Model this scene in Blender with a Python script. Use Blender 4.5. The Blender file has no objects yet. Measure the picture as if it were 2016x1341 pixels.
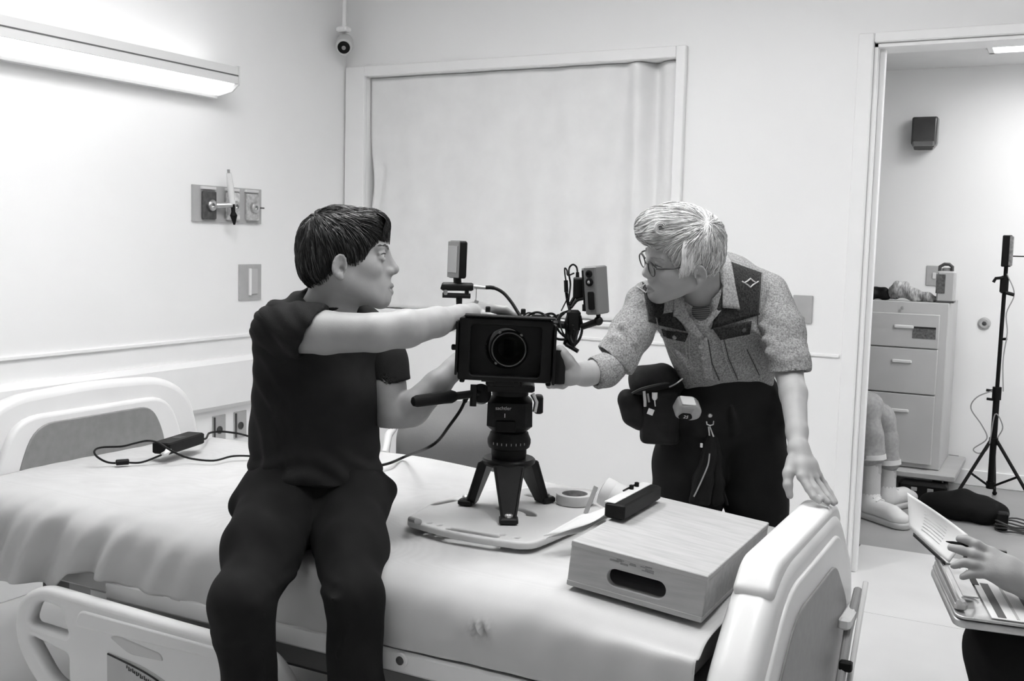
import bpy, bmesh, math, random
import numpy as np
from mathutils import Vector, Matrix
from mathutils.bvhtree import BVHTree

# ------------------------------------------------------------------ camera, world, exposure
random.seed(7); RNG = np.random.default_rng(7)
scene = bpy.context.scene
COL = scene.collection
CAM_POS = np.array([0.0, 0.0, 1.33])
def cam_axes(yaw, pitch, roll):
    f = np.array([-math.sin(yaw)*math.cos(pitch), math.cos(yaw)*math.cos(pitch), -math.sin(pitch)])
    r0 = np.array([math.cos(yaw), math.sin(yaw), 0.0]); u0 = np.cross(r0, f)
    r = r0*math.cos(roll)+u0*math.sin(roll); u = -r0*math.sin(roll)+u0*math.cos(roll)
    return r, u, f
CR, CU, CF = cam_axes(math.radians(27.75), math.radians(5.43), math.radians(1.42))
camd = bpy.data.cameras.new('camera'); cam = bpy.data.objects.new('camera', camd); COL.objects.link(cam)
camd.sensor_fit = 'HORIZONTAL'; camd.sensor_width = 36.0; camd.lens = 36.0*2086.0/2016.0
camd.clip_start = 0.05; camd.clip_end = 60
cam.matrix_world = Matrix(((CR[0], CU[0], -CF[0], CAM_POS[0]), (CR[1], CU[1], -CF[1], CAM_POS[1]),
                           (CR[2], CU[2], -CF[2], CAM_POS[2]), (0, 0, 0, 1)))
scene.camera = cam
world = bpy.data.worlds.new('world'); scene.world = world; world.use_nodes = True
world.node_tree.nodes['Background'].inputs[0].default_value = (0.75, 0.75, 0.75, 1)
world.node_tree.nodes['Background'].inputs[1].default_value = 0.3
vs = scene.view_settings
vs.view_transform = 'Standard'; vs.look = 'None'; vs.gamma = 1.0; vs.use_curve_mapping = False
vs.exposure = 0.0
PANEL_LIGHT = 19.0      # ceiling troffers
BED_LIGHT = 1.7         # over-bed lamp diffuser
HALL_LIGHT = 18.0

# ------------------------------------------------------------------ materials
MATS = {}
def mat(name, v, rough=0.6, bump=0.0, bscale=80.0, var=0.0, vscale=6.0, metal=0.0, spec=0.4, stretch=None, detail=3.0, emit=0.0, coat=0.0, sss=0.0):
    if name in MATS: return MATS[name]
    m = bpy.data.materials.new(name); m.use_nodes = True; nt = m.node_tree; N = nt.nodes; L = nt.links
    b = N['Principled BSDF']
    b.inputs['Roughness'].default_value = rough; b.inputs['Metallic'].default_value = metal
    b.inputs['Specular IOR Level'].default_value = spec
    if coat: b.inputs['Coat Weight'].default_value = coat; b.inputs['Coat Roughness'].default_value = 0.15
    if sss: b.inputs['Subsurface Weight'].default_value = sss; b.inputs['Subsurface Radius'].default_value = (0.01, 0.006, 0.004)
    tc = N.new('ShaderNodeTexCoord'); mp = N.new('ShaderNodeMapping'); L.new(tc.outputs['Object'], mp.inputs[0])
    if stretch: mp.inputs['Scale'].default_value = stretch
    nz = N.new('ShaderNodeTexNoise'); nz.inputs['Scale'].default_value = vscale; nz.inputs['Detail'].default_value = detail
    L.new(mp.outputs[0], nz.inputs['Vector'])
    rp = N.new('ShaderNodeMapRange'); rp.inputs['From Min'].default_value = 0.25; rp.inputs['From Max'].default_value = 0.75
    rp.inputs['To Min'].default_value = max(0, v*(1-var)); rp.inputs['To Max'].default_value = min(1, v*(1+var))
    L.new(nz.outputs['Fac'], rp.inputs['Value'])
    cb = N.new('ShaderNodeCombineColor')
    for i in range(3): L.new(rp.outputs[0], cb.inputs[i])
    L.new(cb.outputs[0], b.inputs['Base Color'])
    if bump:
        n2 = N.new('ShaderNodeTexNoise'); n2.inputs['Scale'].default_value = bscale; n2.inputs['Detail'].default_value = 4
        L.new(mp.outputs[0], n2.inputs['Vector'])
        bp = N.new('ShaderNodeBump'); bp.inputs['Strength'].default_value = bump; bp.inputs['Distance'].default_value = 0.004
        L.new(n2.outputs['Fac'], bp.inputs['Height']); L.new(bp.outputs[0], b.inputs['Normal'])
    if emit:
        b.inputs['Emission Color'].default_value = (1, 1, 1, 1); b.inputs['Emission Strength'].default_value = emit
    MATS[name] = m
    return m

def weave_mat(name, v, scale=500.0, rough=0.9, contrast=0.35, bump=0.25, var=0.12, vscale=9.0):
    """fabric: two crossed wave bands plus cloudy variation"""
    if name in MATS: return MATS[name]
    m = bpy.data.materials.new(name); m.use_nodes = True; nt = m.node_tree; N = nt.nodes; L = nt.links
    b = N['Principled BSDF']; b.inputs['Roughness'].default_value = rough; b.inputs['Specular IOR Level'].default_value = 0.15
    tc = N.new('ShaderNodeTexCoord')
    w = []
    for d in ('X', 'Z'):
        wv = N.new('ShaderNodeTexWave'); wv.bands_direction = d; wv.inputs['Scale'].default_value = scale
        wv.inputs['Distortion'].default_value = 3.0; wv.inputs['Detail Scale'].default_value = 3.0
        L.new(tc.outputs['Object'], wv.inputs['Vector']); w.append(wv)
    mx = N.new('ShaderNodeMath'); mx.operation = 'MULTIPLY'; L.new(w[0].outputs['Fac'], mx.inputs[0]); L.new(w[1].outputs['Fac'], mx.inputs[1])
    nz = N.new('ShaderNodeTexNoise'); nz.inputs['Scale'].default_value = vscale; nz.inputs['Detail'].default_value = 5
    L.new(tc.outputs['Object'], nz.inputs['Vector'])
    a1 = N.new('ShaderNodeMapRange'); a1.inputs['To Min'].default_value = 1-contrast; a1.inputs['To Max'].default_value = 1+contrast
    L.new(mx.outputs[0], a1.inputs['Value'])
    a2 = N.new('ShaderNodeMapRange'); a2.inputs['From Min'].default_value = .3; a2.inputs['From Max'].default_value = .7
    a2.inputs['To Min'].default_value = v*(1-var); a2.inputs['To Max'].default_value = v*(1+var)
    L.new(nz.outputs['Fac'], a2.inputs['Value'])
    m2 = N.new('ShaderNodeMath'); m2.operation = 'MULTIPLY'; L.new(a1.outputs[0], m2.inputs[0]); L.new(a2.outputs[0], m2.inputs[1])
    cb = N.new('ShaderNodeCombineColor')
    for i in range(3): L.new(m2.outputs[0], cb.inputs[i])
    L.new(cb.outputs[0], b.inputs['Base Color'])
    bp = N.new('ShaderNodeBump'); bp.inputs['Strength'].default_value = bump; bp.inputs['Distance'].default_value = 0.002
    L.new(mx.outputs[0], bp.inputs['Height']); L.new(bp.outputs[0], b.inputs['Normal'])
    MATS[name] = m
    return m

WALL = mat('wall_paint', .90, .55, .05, 220, .02, 2.0)
TRIM = mat('white_trim_paint', .90, .35, .02, 100, .02)
CEIL = mat('ceiling_white', .85, .8, .05, 150, .02)
FLOOR = mat('pale_vinyl_floor', .66, .28, .02, 60, .06, 3.0)
FLOOR2 = mat('grey_hall_floor', .34, .35, .03, 60, .1, 3.0)
PLAST = mat('white_bed_plastic', .72, .32, .02, 120, .03)
PLASTG = mat('grey_bed_plastic', .22, .4, .03, 200, .08, 40)
METALW = mat('white_enamel_metal', .70, .3, .02, 100, .04)
GREYMET = mat('grey_painted_metal', .30, .45, .03, 150, .06)
DARK = mat('dark_underframe', .06, .5, .05, 100, .2)
BLACK = mat('black_plastic', .008, .5, .06, 300, .3, 30, spec=.14)
BLACKM = mat('black_anodised_metal', .010, .42, .03, 300, .3, 30, spec=.2)
RUBBER = mat('black_rubber', .009, .65, .05, 200, .2, spec=.14)
CABLE = mat('black_cable_sheath', .009, .5, .0, 1, .2, spec=.15)
STEEL = mat('brushed_steel', .55, .3, .04, 200, .08, 30, metal=1.0)
CHROME = mat('chrome', .75, .15, .0, 1, .02, metal=1.0)
SHEET = weave_mat('white_cotton_sheet', .54, 300, .95, .04, .06, .04)
WOOD = mat('birch_plywood', .42, .6, .08, 60, .13, 9.0, stretch=(1, 9, 9), detail=6)
PAPER = mat('white_paper', .68, .7, .02, 100, .02)
GLASS = None
INK = mat('black_ink', .02, .6)

# ------------------------------------------------------------------ object helpers
ROOTLOC = {}
def V(*a): return np.array(a, float)
def tag(o, label=None, cat=None, group=None, kind=None):
    if label: o['label'] = label
    if cat: o['category'] = cat
    if group: o['group'] = group
    if kind: o['kind'] = kind
    return o
def thing(name, loc, label, cat, group=None):
    o = bpy.data.objects.new(name, None); COL.objects.link(o); o.empty_display_size = 0.05
    o.location = tuple(loc); ROOTLOC[o.name] = np.array(loc, float)
    return tag(o, label, cat, group)
def root_loc(o): return ROOTLOC[o.name]
def link_mesh(name, me, material, parent=None, loc=None, smooth=True):
    """me holds world coordinates; they are re-based on the parent's (or its own) origin"""
    o = bpy.data.objects.new(name, me); COL.objects.link(o)
    if parent is not None:
        base = root_loc(parent); o.parent = parent
    else:
        base = np.array(loc, float) if loc is not None else np.zeros(3)
        o.location = tuple(base)
    n = len(me.vertices)
    if n and np.abs(base).sum() > 0:
        co = np.empty(n*3, np.float32); me.vertices.foreach_get('co', co); co = co.reshape(-1, 3)-base.astype(np.float32)
        me.vertices.foreach_set('co', co.ravel())
    ROOTLOC[o.name] = base
    mats = material if isinstance(material, (list, tuple)) else [material]
    for m in mats: me.materials.append(m)
    if smooth: me.polygons.foreach_set('use_smooth', np.ones(len(me.polygons), bool))
    me.update()
    return o
def np_mesh(name, verts, faces):
    me = bpy.data.meshes.new(name)
    verts = np.asarray(verts, np.float32)
    if isinstance(faces, np.ndarray):
        nf, k = faces.shape
        me.vertices.add(len(verts)); me.vertices.foreach_set('co', verts.ravel())
        me.loops.add(nf*k); me.loops.foreach_set('vertex_index', faces.astype(np.int32).ravel())
        me.polygons.add(nf); me.polygons.foreach_set('loop_start', np.arange(0, nf*k, k, dtype=np.int32))
        me.update(calc_edges=True)
    else:
        me.from_pydata([tuple(map(float, v)) for v in verts], [], faces)
    return me
def frame(o, x, y, z):
    M = np.eye(4); M[:3, 0] = x; M[:3, 1] = y; M[:3, 2] = z; M[:3, 3] = o; return M
def norm(v): v = np.asarray(v, float); return v/np.linalg.norm(v)
def yawframe(o, a):  # a: radians, rotation about z
    return frame(o, (math.cos(a), math.sin(a), 0), (-math.sin(a), math.cos(a), 0), (0, 0, 1))
def lookframe(o, zdir, xhint=(1, 0, 0)):
    z = norm(zdir); x = np.asarray(xhint, float); x = x-z*(x@z)
    if np.linalg.norm(x) < 1e-6: x = np.array([0, 1.0, 0]); x = x-z*(x@z)
    x = norm(x); return frame(o, x, np.cross(z, x), z)
def xf(M, p): p = np.asarray(p, float); return p@M[:3, :3].T+M[:3, 3]
ID = np.eye(4)

class MB:
    """collects simple solids in world coordinates"""
    def __init__(s): s.v = []; s.f = []
    def add(s, verts, faces):
        n = len(s.v); s.v += [tuple(map(float, p)) for p in verts]; s.f += [tuple(i+n for i in f) for f in faces]; return s
    def box(s, c, size, M=ID, ch=0.0, taper=(1, 1)):
        """box centred at c (frame M), chamfer ch; taper scales the top face"""
        hx, hy, hz = [d/2 for d in size]; c = np.asarray(c, float)
        ch = min(ch, hx*.95, hy*.95, hz*.95)
        if ch <= 0:
            P = [(x*(taper[0] if z > 0 else 1), y*(taper[1] if z > 0 else 1), z) for z in (-hz, hz) for x, y in ((-hx, -hy), (hx, -hy), (hx, hy), (-hx, hy))]
            s.add(xf(M, np.array(P)+c), [(3, 2, 1, 0), (4, 5, 6, 7), (0, 1, 5, 4), (1, 2, 6, 5), (2, 3, 7, 6), (3, 0, 4, 7)]); return s
        rings = []
        def ring(z, ix, iy, tx, ty):
            a, b = (hx-ix)*tx, (hy-iy)*ty; k = ch*.999
            return [(-a+k, -b, z), (a-k, -b, z), (a, -b+k, z), (a, b-k, z), (a-k, b, z), (-a+k, b, z), (-a, b-k, z), (-a, -b+k, z)]
        for z, i, t in ((-hz, ch, (1, 1)), (-hz+ch, 0, (1, 1)), (hz-ch, 0, taper), (hz, ch, taper)):
            rings.append(ring(z, i, i, *t))
        P = [p for r in rings for p in r]; F = [tuple(range(7, -1, -1)), tuple(range(24, 32))]
        for k in range(3):
            for i in range(8): j = (i+1) % 8; F.append((k*8+i, k*8+j, k*8+8+j, k*8+8+i))
        s.add(xf(M, np.array(P)+c), F); return s
    def tube(s, pts, r, n=10, M=ID, cap=True, flat=1.0, up=None, closed=False):
        P = [np.asarray(p, float) for p in pts]; m = len(P); rs = r if hasattr(r, '__len__') else [r]*m
        prev = None; V_ = []
        for i, p in enumerate(P):
            if closed: t = P[(i+1) % m]-P[i-1]
            else: t = P[min(i+1, m-1)]-P[max(i-1, 0)]
            t = norm(t)
            if prev is None:
                h = np.asarray(up if up is not None else ((0, 0, 1) if abs(t[2]) < .9 else (1, 0, 0)), float)
                a = norm(h-t*(h@t))
            else:
                a = prev-t*(prev@t); a = norm(a)
            prev = a; b = np.cross(t, a)
            for k in range(n):
                th = 2*math.pi*k/n; V_.append(p+rs[i]*(math.cos(th)*a*flat+math.sin(th)*b))
        F = []
        for i in range(m if closed else m-1):
            for k in range(n):
                k2 = (k+1) % n; i2 = (i+1) % m
                F.append((i*n+k, i2*n+k, i2*n+k2, i*n+k2))
        if cap and not closed: F.append(tuple(range(n))); F.append(tuple((m-1)*n+k for k in range(n-1, -1, -1)))
        s.add(xf(M, np.array(V_)), F); return s
    def lathe(s, prof, n=24, M=ID, sx=1.0, sy=1.0, ring=False):
        """prof: [(r,z)...] about local z"""
        V_ = []; m = len(prof)
        for r, z in prof:
            for k in range(n): th = 2*math.pi*k/n; V_.append((max(r, 1e-5)*math.cos(th)*sx, max(r, 1e-5)*math.sin(th)*sy, z))
        F = [(i*n+k, i*n+(k+1) % n, (i+1)*n+(k+1) % n, (i+1)*n+k) for i in range(m-1) for k in range(n)]
        if ring: F += [((m-1)*n+k, (m-1)*n+(k+1) % n, (k+1) % n, k) for k in range(n)]
        else: F.append(tuple(range(n-1, -1, -1))); F.append(tuple((m-1)*n+k for k in range(n)))
        s.add(xf(M, np.array(V_)), F); return s
    def sphere(s, c, r, M=ID, n=16):
        r = r if hasattr(r, '__len__') else (r, r, r); rows = max(6, n//2); V_ = []; c = np.asarray(c, float)
        for i in range(rows+1):
            ph = math.pi*i/rows
            for k in range(n): th = 2*math.pi*k/n; V_.append(c+np.array([r[0]*math.sin(ph)*math.cos(th), r[1]*math.sin(ph)*math.sin(th), -r[2]*math.cos(ph)]))
        F = [(i*n+k, i*n+(k+1) % n, (i+1)*n+(k+1) % n, (i+1)*n+k) for i in range(rows) for k in range(n)]
        s.add(xf(M, np.array(V_)), F); return s
    def prism(s, poly, z0, z1, M=ID):
        n = len(poly); V_ = [(x, y, z0) for x, y in poly]+[(x, y, z1) for x, y in poly]
        F = [tuple(range(n-1, -1, -1)), tuple(range(n, 2*n))]+[(i, (i+1) % n, n+(i+1) % n, n+i) for i in range(n)]
        s.add(xf(M, np.array(V_)), F); return s
    def build(s, name, material, parent=None, loc=None, smooth=False, sharp=None):
        me = np_mesh(name, s.v, s.f)
        o = link_mesh(name, me, material, parent, loc, smooth)
        if smooth:
            try: me.set_sharp_from_angle(angle=math.radians(sharp or 35))
            except Exception: pass
        return o

def plate(outlines, thick, bevel=0.0, M=ID, res=2):
    """solid plate with holes: first outline is the rim; local xy plane, centred in z; returns mesh in world coords"""
    cu = bpy.data.curves.new('tmp', 'CURVE'); cu.dimensions = '2D'; cu.fill_mode = 'BOTH'
    cu.extrude = max(thick/2-bevel, 1e-4); cu.bevel_depth = bevel; cu.bevel_resolution = res; cu.offset = -bevel
    for ol in outlines:
        sp = cu.splines.new('POLY'); sp.points.add(len(ol)-1)
        for i, (x, y) in enumerate(ol): sp.points[i].co = (x, y, 0, 1)
        sp.use_cyclic_u = True
    ob = bpy.data.objects.new('tmp', cu); COL.objects.link(ob)
    dg = bpy.context.evaluated_depsgraph_get(); me = bpy.data.meshes.new_from_object(ob.evaluated_get(dg))
    bpy.data.objects.remove(ob); bpy.data.curves.remove(cu)
    me.materials.clear()
    me.transform(Matrix([list(map(float, r)) for r in M]))
    return me
def rrect(cx, cy, w, h, r, n=6):
    r = min(r, w/2-1e-4, h/2-1e-4); P = []
    for sx, sy, a0 in ((1, 1, 0), (-1, 1, 90), (-1, -1, 180), (1, -1, 270)):
        for i in range(n+1):
            a = math.radians(a0+90*i/n); P.append((cx+sx*(w/2-r)+r*math.cos(a), cy+sy*(h/2-r)+r*math.sin(a)))
    return P
def roundpoly(pts, r, n=5):
    """round the corners of a polygon"""
    out = []; m = len(pts); rs = r if hasattr(r, '__len__') else [r]*m
    for i in range(m):
        p = np.array(pts[i], float); a = np.array(pts[i-1], float)-p; b = np.array(pts[(i+1) % m], float)-p
        la, lb = np.linalg.norm(a), np.linalg.norm(b); d = min(rs[i], la*.48, lb*.48)
        pa, pb = p+a/la*d, p+b/lb*d
        for k in range(n+1):
            t = k/n; q = (1-t)**2*pa+2*t*(1-t)*p+t*t*pb; out.append((q[0], q[1]))
    return out
def plate_obj(name, outlines, thick, bevel, M, material, parent=None, loc=None, res=2):
    o = link_mesh(name, plate(outlines, thick, bevel, M, res), material, parent, loc, True)
    try: o.data.set_sharp_from_angle(angle=math.radians(40))
    except Exception: pass
    return o
def spline(pts, n=8):
    """Catmull-Rom through pts"""
    P = [np.asarray(p, float) for p in pts]; P = [2*P[0]-P[1]]+P+[2*P[-1]-P[-2]]; out = []
    for i in range(1, len(P)-2):
        for k in range(n):
            t = k/n; a, b, c, d = P[i-1], P[i], P[i+1], P[i+2]
            out.append(.5*((2*b)+(c-a)*t+(2*a-5*b+4*c-d)*t*t+(3*b-a-3*c+d)*t**3))
    out.append(P[-2]); return out
def text_obj(name, s, size, M, material, parent=None, loc=None, extrude=0.0002, align='CENTER'):
    cu = bpy.data.curves.new('tmp', 'FONT'); cu.body = s; cu.size = size; cu.extrude = extrude; cu.align_x = align; cu.align_y = 'CENTER'
    ob = bpy.data.objects.new('tmp', cu); COL.objects.link(ob)
    dg = bpy.context.evaluated_depsgraph_get(); me = bpy.data.meshes.new_from_object(ob.evaluated_get(dg))
    bpy.data.objects.remove(ob); bpy.data.curves.remove(cu); me.materials.clear()
    me.transform(Matrix([list(map(float, r)) for r in M]))
    return link_mesh(name, me, material, parent, loc, False)
def grid_mesh(P):
    """P: (nu,nv,3) array -> quad sheet"""
    nu, nv, _ = P.shape; idx = np.arange(nu*nv).reshape(nu, nv)
    F = np.stack([idx[:-1, :-1], idx[1:, :-1], idx[1:, 1:], idx[:-1, 1:]], -1).reshape(-1, 4)
    return np_mesh('sheet', P.reshape(-1, 3), F)
def solidify(o, t, offset=-1):
    m = o.modifiers.new('thickness', 'SOLIDIFY'); m.thickness = t; m.offset = offset; return o
def wavy(p, seed, scale, amp, n=6, aniso=None):
    """smooth pseudo-noise from random sines; p (...,3)"""
    g = np.random.default_rng(seed); out = np.zeros(p.shape[:-1])
    for i in range(n):
        d = g.normal(size=3)
        if aniso is not None: d = d*np.asarray(aniso)
        d = d/np.linalg.norm(d); out += np.sin((p@d)*scale*(.6+.9*g.random())+g.random()*6.28)
    return out*amp/math.sqrt(n)

# ------------------------------------------------------------------ signed-distance modelling (bodies, clothes, soft things)
class SDF:
    def __init__(s, lo, hi, h):
        s.lo = np.array(lo, float); s.h = h; s.n = np.ceil((np.array(hi)-s.lo)/h).astype(int)+1
        s.f = np.full(tuple(s.n), 0.2, np.float32)
        s.ax = [(s.lo[i]+h*np.arange(s.n[i])).astype(np.float32) for i in range(3)]
    def sub(s, lo, hi):
        a = np.clip(np.floor((np.asarray(lo)-s.lo)/s.h).astype(int), 0, s.n); b = np.clip(np.ceil((np.asarray(hi)-s.lo)/s.h).astype(int)+1, 0, s.n)
        if np.any(b <= a): return None
        sl = tuple(slice(a[i], b[i]) for i in range(3))
        X = s.ax[0][sl[0]][:, None, None]; Y = s.ax[1][sl[1]][None, :, None]; Z = s.ax[2][sl[2]][None, None, :]
        return sl, X, Y, Z
    def op(s, sl, d, k, mode):
        f = s.f[sl]
        if mode == 'add':
            if k > 0: h = np.maximum(k-np.abs(f-d), 0)/k; s.f[sl] = np.minimum(f, d)-h*h*(k*.25)
            else: s.f[sl] = np.minimum(f, d)
        elif mode == 'cut':
            d = -d
            if k > 0: h = np.maximum(k-np.abs(f-d), 0)/k; s.f[sl] = np.maximum(f, d)+h*h*(k*.25)
            else: s.f[sl] = np.maximum(f, d)
    def cone(s, a, b, ra, rb, k=.02, mode='add', flat=None, ratio=1.0):
        a = np.asarray(a, float); b = np.asarray(b, float); m = max(ra, rb)*max(1, ratio)+k+3*s.h
        r = s.sub(np.minimum(a, b)-m, np.maximum(a, b)+m)
        if r is None: return s
        sl, X, Y, Z = r; ba = (b-a).astype(np.float32); L2 = float(ba@ba)+1e-12
        px, py, pz = X-np.float32(a[0]), Y-np.float32(a[1]), Z-np.float32(a[2])
        t = np.clip((px*ba[0]+py*ba[1]+pz*ba[2])/L2, 0, 1)
        qx, qy, qz = px-t*ba[0], py-t*ba[1], pz-t*ba[2]
        q2 = qx*qx+qy*qy+qz*qz
        if flat is not None:
            n = norm(flat).astype(np.float32); qa = qx*n[0]+qy*n[1]+qz*n[2]; q2 = q2+qa*qa*np.float32(1/ratio**2-1)
        d = np.sqrt(np.maximum(q2, 0))-(np.float32(ra)+np.float32(rb-ra)*t)
        if flat is not None and ratio < 1: d = d*np.float32(.5+.5*ratio)
        s.op(sl, d.astype(np.float32), k, mode); return s
    def chain(s, pts, rs, k=.02, mode='add', **kw):
        for i in range(len(pts)-1): s.cone(pts[i], pts[i+1], rs[i], rs[i+1], k, mode, **kw)
        return s
    def ell(s, c, r, R=None, k=.02, mode='add'):
        c = np.asarray(c, float); r = np.asarray(r, float); m = r.max()+k+3*s.h
        q = s.sub(c-m, c+m)
        if q is None: return s
        sl, X, Y, Z = q; R = np.eye(3) if R is None else np.asarray(R, float)
        px, py, pz = X-np.float32(c[0]), Y-np.float32(c[1]), Z-np.float32(c[2])
        k0 = 0; k1 = 0
        for i in range(3):
            e = R[:, i].astype(np.float32); u = (px*e[0]+py*e[1]+pz*e[2])
            k0 = k0+(u/np.float32(r[i]))**2; k1 = k1+(u/np.float32(r[i]**2))**2
        k0 = np.sqrt(k0); k1 = np.sqrt(k1)+1e-9
        s.op(sl, (k0*(k0-1)/k1).astype(np.float32), k, mode); return s
    def box(s, c, half, R=None, rnd=.01, k=.02, mode='add'):
        c = np.asarray(c, float); half = np.asarray(half, float); m = np.linalg.norm(half)+k+3*s.h
        q = s.sub(c-m, c+m)
        if q is None: return s
        sl, X, Y, Z = q; R = np.eye(3) if R is None else np.asarray(R, float)
        px, py, pz = X-np.float32(c[0]), Y-np.float32(c[1]), Z-np.float32(c[2]); o = 0; ins = None
        for i in range(3):
            e = R[:, i].astype(np.float32); u = np.abs(px*e[0]+py*e[1]+pz*e[2])-np.float32(half[i]-rnd)
            o = o+np.maximum(u, 0)**2; ins = u if ins is None else np.maximum(ins, u)
        s.op(sl, (np.sqrt(o)+np.minimum(ins, 0)-rnd).astype(np.float32), k, mode); return s
    def halfcut(s, p, n, k=.0):
        """remove everything on the +n side of the plane through p"""
        n = norm(n); p = np.asarray(p, float)
        d = -((s.ax[0][:, None, None]-p[0])*n[0]+(s.ax[1][None, :, None]-p[1])*n[1]+(s.ax[2][None, None, :]-p[2])*n[2])
        s.op((slice(None),)*3, d.astype(np.float32), k, 'cut'); return s
    def mesh(s, disp=None, relax=1):
        f = s.f; neg = f < 0; n = f.shape
        f = f.copy() if False else f
        c = [neg[i:n[0]-1+i, j:n[1]-1+j, k:n[2]-1+k] for i in (0, 1) for j in (0, 1) for k in (0, 1)]
        anyn = c[0].copy(); alln = c[0].copy()
        for q in c[1:]: anyn |= q; alln &= q
        act = anyn & ~alln; I = np.argwhere(act); nv = len(I)
        idx = np.full(act.shape, -1, np.int32); idx[act] = np.arange(nv)
        offs = np.array([(i, j, k) for i in (0, 1) for j in (0, 1) for k in (0, 1)])
        val = np.stack([f[I[:, 0]+o[0], I[:, 1]+o[1], I[:, 2]+o[2]] for o in offs], 1)
        acc = np.zeros((nv, 3)); cnt = np.zeros(nv)
        for a in range(8):
            for b in range(a+1, 8):
                if np.abs(offs[a]-offs[b]).sum() != 1: continue
                va, vb = val[:, a], val[:, b]; m = (va < 0) != (vb < 0)
                t = np.where(m, va/np.where(m, va-vb, 1), 0)
                p = offs[a]+t[:, None]*(offs[b]-offs[a]); acc[m] += p[m]; cnt[m] += 1
        P = s.lo+s.h*(I+acc/np.maximum(cnt, 1)[:, None])
        faces = []
        for d in range(3):
            e1, e2 = [x for x in range(3) if x != d]
            A = [slice(1, -1)]*3; A[d] = slice(0, n[d]-1); B = list(A); B[d] = slice(1, n[d])
            A = tuple(A); B = tuple(B)
            ch = neg[A] != neg[B]; E = np.argwhere(ch); fl = neg[A][ch]
            base = E.copy(); base[:, e1] += 1; base[:, e2] += 1
            def cell(o1, o2):
                q = base.copy(); q[:, e1] += o1-1; q[:, e2] += o2-1
                return idx[q[:, 0], q[:, 1], q[:, 2]]
            Q = np.stack([cell(0, 0), cell(1, 0), cell(1, 1), cell(0, 1)], 1)
            flip = fl if d != 1 else ~fl
            Q[~flip] = Q[~flip][:, ::-1]
            faces.append(Q)
        Q = np.concatenate(faces); Q = Q[(Q >= 0).all(1)]
        for _ in range(relax):
            S = np.zeros_like(P); C = np.zeros(nv)
            for a, b in ((0, 1), (1, 2), (2, 3), (3, 0)):
                for u, w_ in ((a, b), (b, a)):
                    for ax in range(3): S[:, ax] += np.bincount(Q[:, u], P[Q[:, w_], ax], nv)
                    C += np.bincount(Q[:, u], minlength=nv)
            P = P*.5+.5*S/np.maximum(C, 1)[:, None]
        if disp is not None:
            N = vnormals(P, Q); P = P+N*disp(P, N)[:, None]
        return P, Q
def vnormals(P, Q):
    fn = np.cross(P[Q[:, 2]]-P[Q[:, 0]], P[Q[:, 3]]-P[Q[:, 1]]); N = np.zeros_like(P)
    for i in range(4):
        for ax in range(3): N[:, ax] += np.bincount(Q[:, i], fn[:, ax], len(P))
    return N/(np.linalg.norm(N, axis=1, keepdims=True)+1e-12)

def poly_dist(X, Y, poly):
    """signed distance (negative inside) of grid points to a closed polygon"""
    P = np.asarray(poly, float); d = np.full(np.broadcast(X, Y).shape, 1e9); ins = np.zeros(d.shape, bool); n = len(P)
    for i in range(n):
        a, b = P[i], P[(i+1) % n]; e = b-a; wx, wy = X-a[0], Y-a[1]
        t = np.clip((wx*e[0]+wy*e[1])/(e@e+1e-12), 0, 1); d = np.minimum(d, (wx-e[0]*t)**2+(wy-e[1]*t)**2)
        c = ((a[1] <= Y) & (b[1] > Y)) | ((b[1] <= Y) & (a[1] > Y))
        xi = a[0]+(Y-a[1])/(b[1]-a[1]+1e-12)*(b[0]-a[0]); ins ^= c & (X < xi)
    d = np.sqrt(d); return np.where(ins, -d, d)
def slotted_plate(outline, holes, z0, z1, h=.003, rnd=.004):
    o = np.asarray(outline); lo = np.array([o[:, 0].min()-.02, o[:, 1].min()-.02, z0-.012]); hi = np.array([o[:, 0].max()+.02, o[:, 1].max()+.02, z1+.012])
    S = SDF(lo, hi, h); X = S.ax[0][:, None]; Y = S.ax[1][None, :]; d = poly_dist(X, Y, outline)
    for q in holes: d = np.maximum(d, -poly_dist(X, Y, q))
    dz = np.abs(S.ax[2]-(z0+z1)/2)-(z1-z0)/2; a = d[:, :, None]+rnd; b = dz[None, None, :]+rnd
    S.f = (np.sqrt(np.maximum(a, 0)**2+np.maximum(b, 0)**2)+np.minimum(np.maximum(a, b), 0)-rnd).astype(np.float32)
    return S.mesh()

# ------------------------------------------------------------------ the room
XL, YB, ZC = -3.30, 4.41, 2.75        # left wall, back wall, ceiling
XR, YF = 1.70, -1.60
def struct(name, mb, m, smooth=False): return tag(mb.build(name, m, None, (0, 0, 0), smooth), kind='structure')
DX0, DX1, DZ = -0.745, 0.28, 2.13     # door opening
WX0, WX1, WZ0, WZ1 = -3.175, -1.552, 0.97, 2.12   # window opening
def slab(mb, x0, x1, y0, y1, z0, z1, ch=0.0): mb.box(((x0+x1)/2, (y0+y1)/2, (z0+z1)/2), (x1-x0, y1-y0, z1-z0), ID, ch); return mb

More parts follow.
